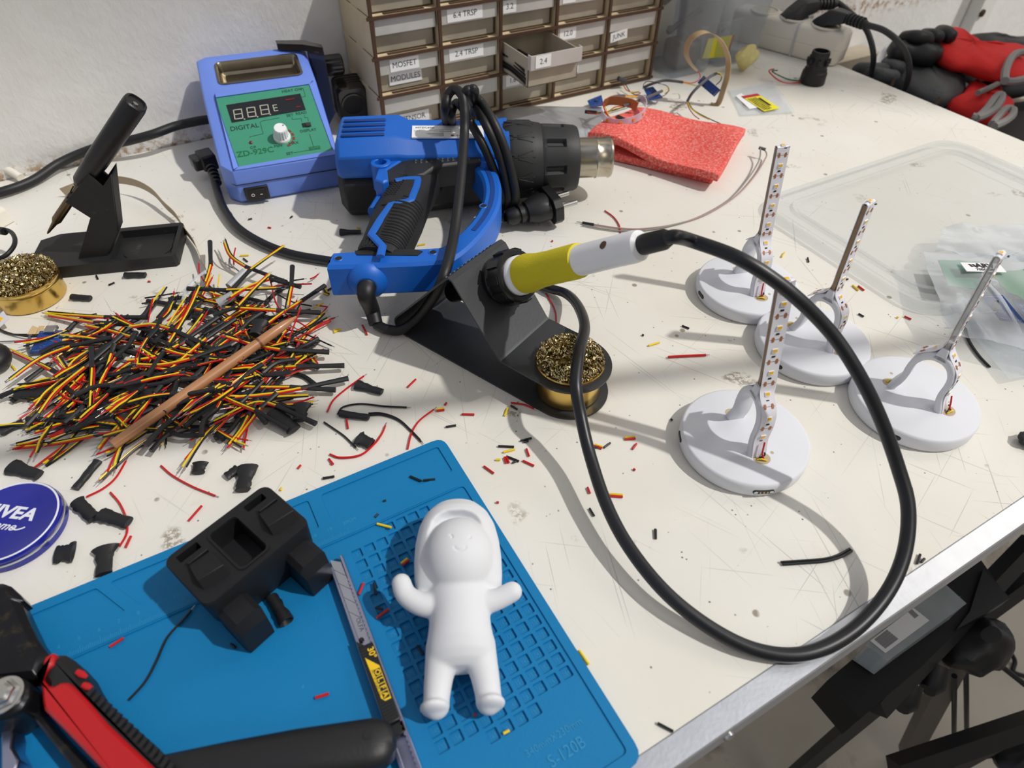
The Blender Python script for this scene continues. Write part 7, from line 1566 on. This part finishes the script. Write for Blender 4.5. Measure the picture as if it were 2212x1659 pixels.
# ---------------------------------------------------------------- gloves and tub beyond the end of the bench
GRED = mat('red_knit', '#d3201c', .8, var=.12, vscale=120, bump=.4, bscale=700); GBLK = mat('black_latex', '#1c1d1f', .5, bump=.15, bscale=300); GGRY = mat('grey_crinkle_latex', '#45484a', .55, var=.3, vscale=300, bump=1.0, bscale=300); GTR = mat('grey_hem', '#8c8a88', .8, bump=.3, bscale=900)
def gq(x, y, z): return P(1840 + x * .2929, 50 + y * .2929, z)
def pillow(m, px, z, h, seed=0, amp=.12):
    pts = [gq(x, y, z) for x, y in px]; pts = [V((p.x, p.y, 0)) for p in spline(pts, 4, closed=True)]
    c = sum(pts, V((0, 0, 0))) / len(pts); rn = random.Random(seed); rings = []
    for s, t_ in ((.02, -.9), (.45, -.85), (.85, -.55), (1, 0), (.93, .5), (.75, .82), (.45, .97), (.02, 1)):
        rings.append([V((c.x + (p.x - c.x) * s, c.y + (p.y - c.y) * s, z + h * t_ * (1 + amp * math.sin(i * .55 + seed + s * 6)))) for i, p in enumerate(pts)])
    m.loft(rings)
def trimline(m, px, z, r=.0055): m.tube(spline([gq(x, y, z) for x, y in px], 6), r, 8)
g = thing('work_glove', 'red knit work glove with black dipped fingers, topmost of the gloves', 'glove', gq(700, 300, -.05))
m = M(); pillow(m, [(400, 125), (500, 95), (640, 65), (740, 62), (810, 120), (900, 175), (1020, 215), (1150, 235), (1230, 222), (1290, 225), (1300, 415), (1125, 425), (980, 385), (850, 345), (740, 330), (640, 280), (520, 190)], -.018, .018, 1); m.build('glove_body', GRED, g, smooth=180)
m = M(); pillow(m, [(255, 205), (290, 155), (400, 145), (520, 155), (640, 195), (672, 240), (640, 270), (540, 268), (420, 250), (300, 245)], -.014, .019, 2); m.build('dipped_thumb', GBLK, g, smooth=180)
for i, (a, b, c, r) in enumerate((((365, 112), (480, 105), (602, 130), .0105), ((520, 84), (600, 90), (668, 122), .0095), ((640, 62), (700, 75), (752, 130), .0105))): m = M(); m.tube(spline([gq(*a, .0), gq(*b, .010), gq(*c, .004)], 6), [r * .7] + [r] * 10 + [r * .7, r * .3], 12); m.build('dipped_finger', GBLK, g, smooth=180)
m = M(); trimline(m, [(1128, 425), (1135, 350), (1170, 265), (1220, 222), (1290, 215)], .006); trimline(m, [(1128, 428), (1200, 428), (1290, 408)], -.012); m.build('hem', GTR, g)
g = thing('work_glove', 'red work glove with grey crinkled palm turned up beside the bench edge', 'glove', gq(500, 430, -.08))
m = M(); pillow(m, [(150, 350), (300, 325), (440, 290), (560, 268), (680, 295), (770, 360), (835, 450), (825, 530), (760, 592), (640, 600), (480, 550), (340, 470), (220, 400)], -.050, .022, 3); m.build('crinkled_palm', GGRY, g, smooth=180)
for a, b, r in (((20, 335), (250, 345), .010), ((80, 360), (330, 400), .010), ((225, 300), (370, 335), .010), ((255, 265), (400, 285), .008)): m = M(); m.tube(spline([gq(*a, -.035), gq((a[0] + b[0]) / 2, (a[1] + b[1]) / 2, -.026), gq(*b, -.030)], 6), [r * .5, r * .8] + [r] * 10 + [r * .8], 12); m.build('crinkled_finger', GGRY, g, smooth=180)
m = M(); pillow(m, [(700, 610), (790, 560), (850, 470), (920, 520), (990, 550), (1070, 520), (1110, 560), (1180, 630), (1160, 690), (1050, 740), (950, 720), (850, 690)], -.052, .020, 5); m.build('glove_cuff', GRED, g, smooth=180)
m = M(); trimline(m, [(890, 685), (930, 690), (1000, 625), (1060, 545), (1100, 525), (1105, 560), (1060, 630), (980, 680), (920, 700)], -.018, .005); trimline(m, [(1035, 745), (1080, 690), (1140, 630), (1190, 640), (1180, 685), (1120, 730), (1050, 760)], -.020, .005); m.build('hem', GTR, g)
g = thing('work_glove', 'black work glove lying behind the red glove against the wall', 'glove', gq(1100, 170, -.05))
m = M(); pillow(m, [(840, 120), (960, 115), (1060, 130), (1170, 165), (1330, 150), (1340, 250), (1150, 245), (980, 215)], -.030, .016, 6); m.build('glove_body', GBLK, g, smooth=180)
g = thing('work_glove', 'black work glove with grey hem lying under the red glove', 'glove', gq(1100, 460, -.08))
m = M(); pillow(m, [(800, 350), (910, 335), (1010, 375), (1100, 430), (1320, 430), (1340, 510), (1110, 540), (950, 515), (880, 430)], -.060, .018, 7); m.build('glove_body', GBLK, g, smooth=180)
m = M(); trimline(m, [(930, 515), (1020, 475), (1110, 430)], -.024, .004); m.build('hem', GTR, g)
m = M(); q = [gq(165, 310, -.03), gq(190, 235, -.02), gq(270, 148, -.02), (gq(255, 235, -.02)), gq(210, 305, -.03)]; m.loft([q, [p + V((0, 0, .001)) for p in q]]); tag(m.build('paper_scrap', LABEL, at=q[0]), 'torn white paper scrap beside the glove fingers', 'paper')
tb_ = thing('storage_tub', 'pale blue translucent storage tub under the work gloves beside the bench', 'tub', (1.12, .45, -.75))
m = M(); rings = [[(1.115 + x, .445 + y, z) for x, y in rrect(w, d, .03, 5)] for w, d, z in ((.46, .46, -.40), (.50, .50, -.12), (.53, .53, -.118), (.53, .53, -.105))]; shell(m, rings, .003); m.build('tub_wall', clear('blue_tub', '#b9c6da', .75, .3, '#dfe8f4'), tb_)
m = M(); m.box((1.115, .445, -.125), (.47, .47, .03)); m.build('tub_filling', mat('dark_cloth', '#3a3634', .9, var=.3, vscale=12), tb_, bevel=.01)
m = M(); m.box((1.115, .445, -.576), (.46, .46, .348)); tag(m.build('carton', mat('brown_cardboard', '#a58a63', .8), at=(1.115, .445, -.75)), 'brown cardboard carton under the pale blue tub beside the bench', 'carton')
m = M(); q = [gq(1050, 600, -.09), gq(1115, 535, -.09), gq(1420, 450, -.09), gq(1420, 560, -.09)]; m.loft([q, [p + V((0, 0, .004)) for p in q]]); t = tag(m.build('board_offcut', mat('pale_board', '#ddd6c2', .7), at=q[0]), 'pale board offcut with a pencil mark beside the work gloves', 'board')
m = M(); m.box((.997, .7105, -.085), (.30, .045, .02)); tag(m.build('wood_batten', mat('grey_batten', '#a89d8a', .75, var=.15), at=(.997, .71, -.09)), 'weathered wooden batten along the wall beyond the bench', 'batten')

# ---------------------------------------------------------------- folding cart under the front edge
fq = lambda x, y, z: P(1700 + x * .4821, 1200 + y * .4821, z)
BKM = mat('black_cart_metal', '#1a1b1d', .45); GYM = mat('grey_cart_tube', '#77706a', .5, .3)
ct = thing('folding_cart', 'black folding cart frame standing on the concrete below the bench front', 'cart', fq(700, 500, -.75))
def bar(nm, a, b, r, mt=BKM, n=4): m = M(); m.tube([V(a), V(b)], r, n); return m.build(nm, mt, ct)
bar('rail', fq(395, 680, -.36), fq(1100, -60, -.36), .0135); bar('rail', fq(760, 350, -.40), fq(1100, 105, -.40), .0115); bar('rail', fq(480, 960, -.50), fq(1120, 745, -.50), .0155)
bar('grey_leg', fq(775, 430, -.40), fq(540, 890, -.72), .015, GYM); bar('grey_leg', fq(800, 330, -.38), fq(600, 500, -.40), .018, GYM)
bar('rod', fq(750, 540, -.42), fq(748, 880, -.70), .0032, BKM, 8); bar('rod', fq(802, 470, -.42), fq(806, 860, -.70), .0032, BKM, 8); bar('rod', fq(890, 440, -.42), fq(1080, 590, -.45), .0032, BKM, 8); bar('rod', fq(770, 915, -.60), fq(1060, 880, -.60), .0030, BKM, 8)
a = fq(700, 500, -.38)
for x, y in ((430, 640), (1040, 20)): p = fq(x, y, -.36); bar('leg', p, (p.x, p.y, -.748), .010)
p = fq(1000, 800, -.50); bar('leg', p, (p.x, p.y, -.748), .010)
m = M(); blob(m, fq(850, 405, -.38), (.040, .030, .026), 8, .18); m.tube([fq(800, 360, -.39), fq(900, 440, -.38)], .016, 10); m.build('clamp_knob', BKM, ct)
m = M(); blob(m, fq(1045, 905, -.58), (.035, .03, .03), 5, .2); m.build('clamp_knob', BKM, ct)
for x, y in ((520, 640), (640, 560)): m = M(); m.tube([fq(x + 30, y - 70, -.37), fq(x + 5, y + 20, -.38), fq(x - 10, y + 45, -.38)], [.014, .014, .008], 10); m.build('grip_end', BKM, ct)
q = [fq(180, 560, -.34), fq(560, 240, -.34), fq(870, 20, -.34), fq(960, 150, -.34), fq(600, 500, -.34), fq(330, 730, -.34)]
m = M(); m.loft([[p + V((0, 0, -.05)) for p in q], q]); m.build('tray', mat('black_cart_tray', '#141516', .7), ct)
m = M(); q = [fq(880, 60, -.335), fq(960, 150, -.335), fq(1000, 190, -.335), fq(905, 250, -.335), fq(760, 330, -.335), fq(820, 250, -.335)]; m.loft([[p + V((0, 0, -.02)) for p in q], q]); m.build('flap', BKM, ct)
bx = thing('lidded_box', 'clear lidded box with a white label standing on the black cart', 'plastic box', fq(560, 330, -.33))
q = [fq(350, 400, -.30), fq(690, 110, -.30), fq(805, 215, -.30), fq(455, 470, -.30)]; m = M(); m.loft([[p + V((0, 0, -.036)) for p in q], q]); m.build('box_shell', clear('cloudy_box', '#b9c3c6', .62, .15), bx, bevel=.006)
q = [fq(420, 420, -.333), fq(640, 230, -.333), fq(740, 220, -.333), fq(500, 420, -.333)]; m = M(); m.loft([q, [p + V((0, 0, .02)) for p in q]]); m.build('box_contents', mat('mixed_brown_parts', '#6d6a5c', .6, var=.5, vscale=60), bx)
q = [fq(372, 382, -.2994), fq(565, 235, -.2994), fq(637, 292, -.2994), fq(440, 438, -.2994)]; m = M(); m.loft([q, [p + V((0, 0, .0006)) for p in q]])
for k in range(5): a, b = lerp(q[0], q[3], .15 + .15 * k), lerp(q[1], q[2], .15 + .15 * k); m.ribbon([lerp(a, b, .06) + V((0, 0, .0008)), lerp(a, b, .35) + V((0, 0, .0008))], (q[3] - q[0]), .0022, .0002, 1)
a, b = lerp(q[0], q[3], .25), lerp(q[1], q[2], .25); m.ribbon([lerp(a, b, .86) + V((0, 0, .0008)), lerp(a, b, .95) + V((0, 0, .0008))], (q[3] - q[0]), .008, .0002, 1)
m.build('box_label', [LABEL, mat('grey_print', '')], bx, smooth=0)
m = M(); m.tube(spline([fq(970, 310, -.70), fq(985, 400, -.72), fq(1020, 470, -.74), fq(1015, 520, -.745), fq(1080, 545, -.745)], 6), .0035, 8); tag(m.build('floor_cable', RUBBER, at=fq(1015, 520, -.745)), 'thin black cable trailing on the concrete beside the cart', 'cable')
# ---------------------------------------------------------------- lift everything to bench height
for o in list(SC.objects):
    if o.parent is None and o.type in {'MESH', 'EMPTY'}:
        o.location.z += TABLE_Z
    if '_at' in o: del o['_at']
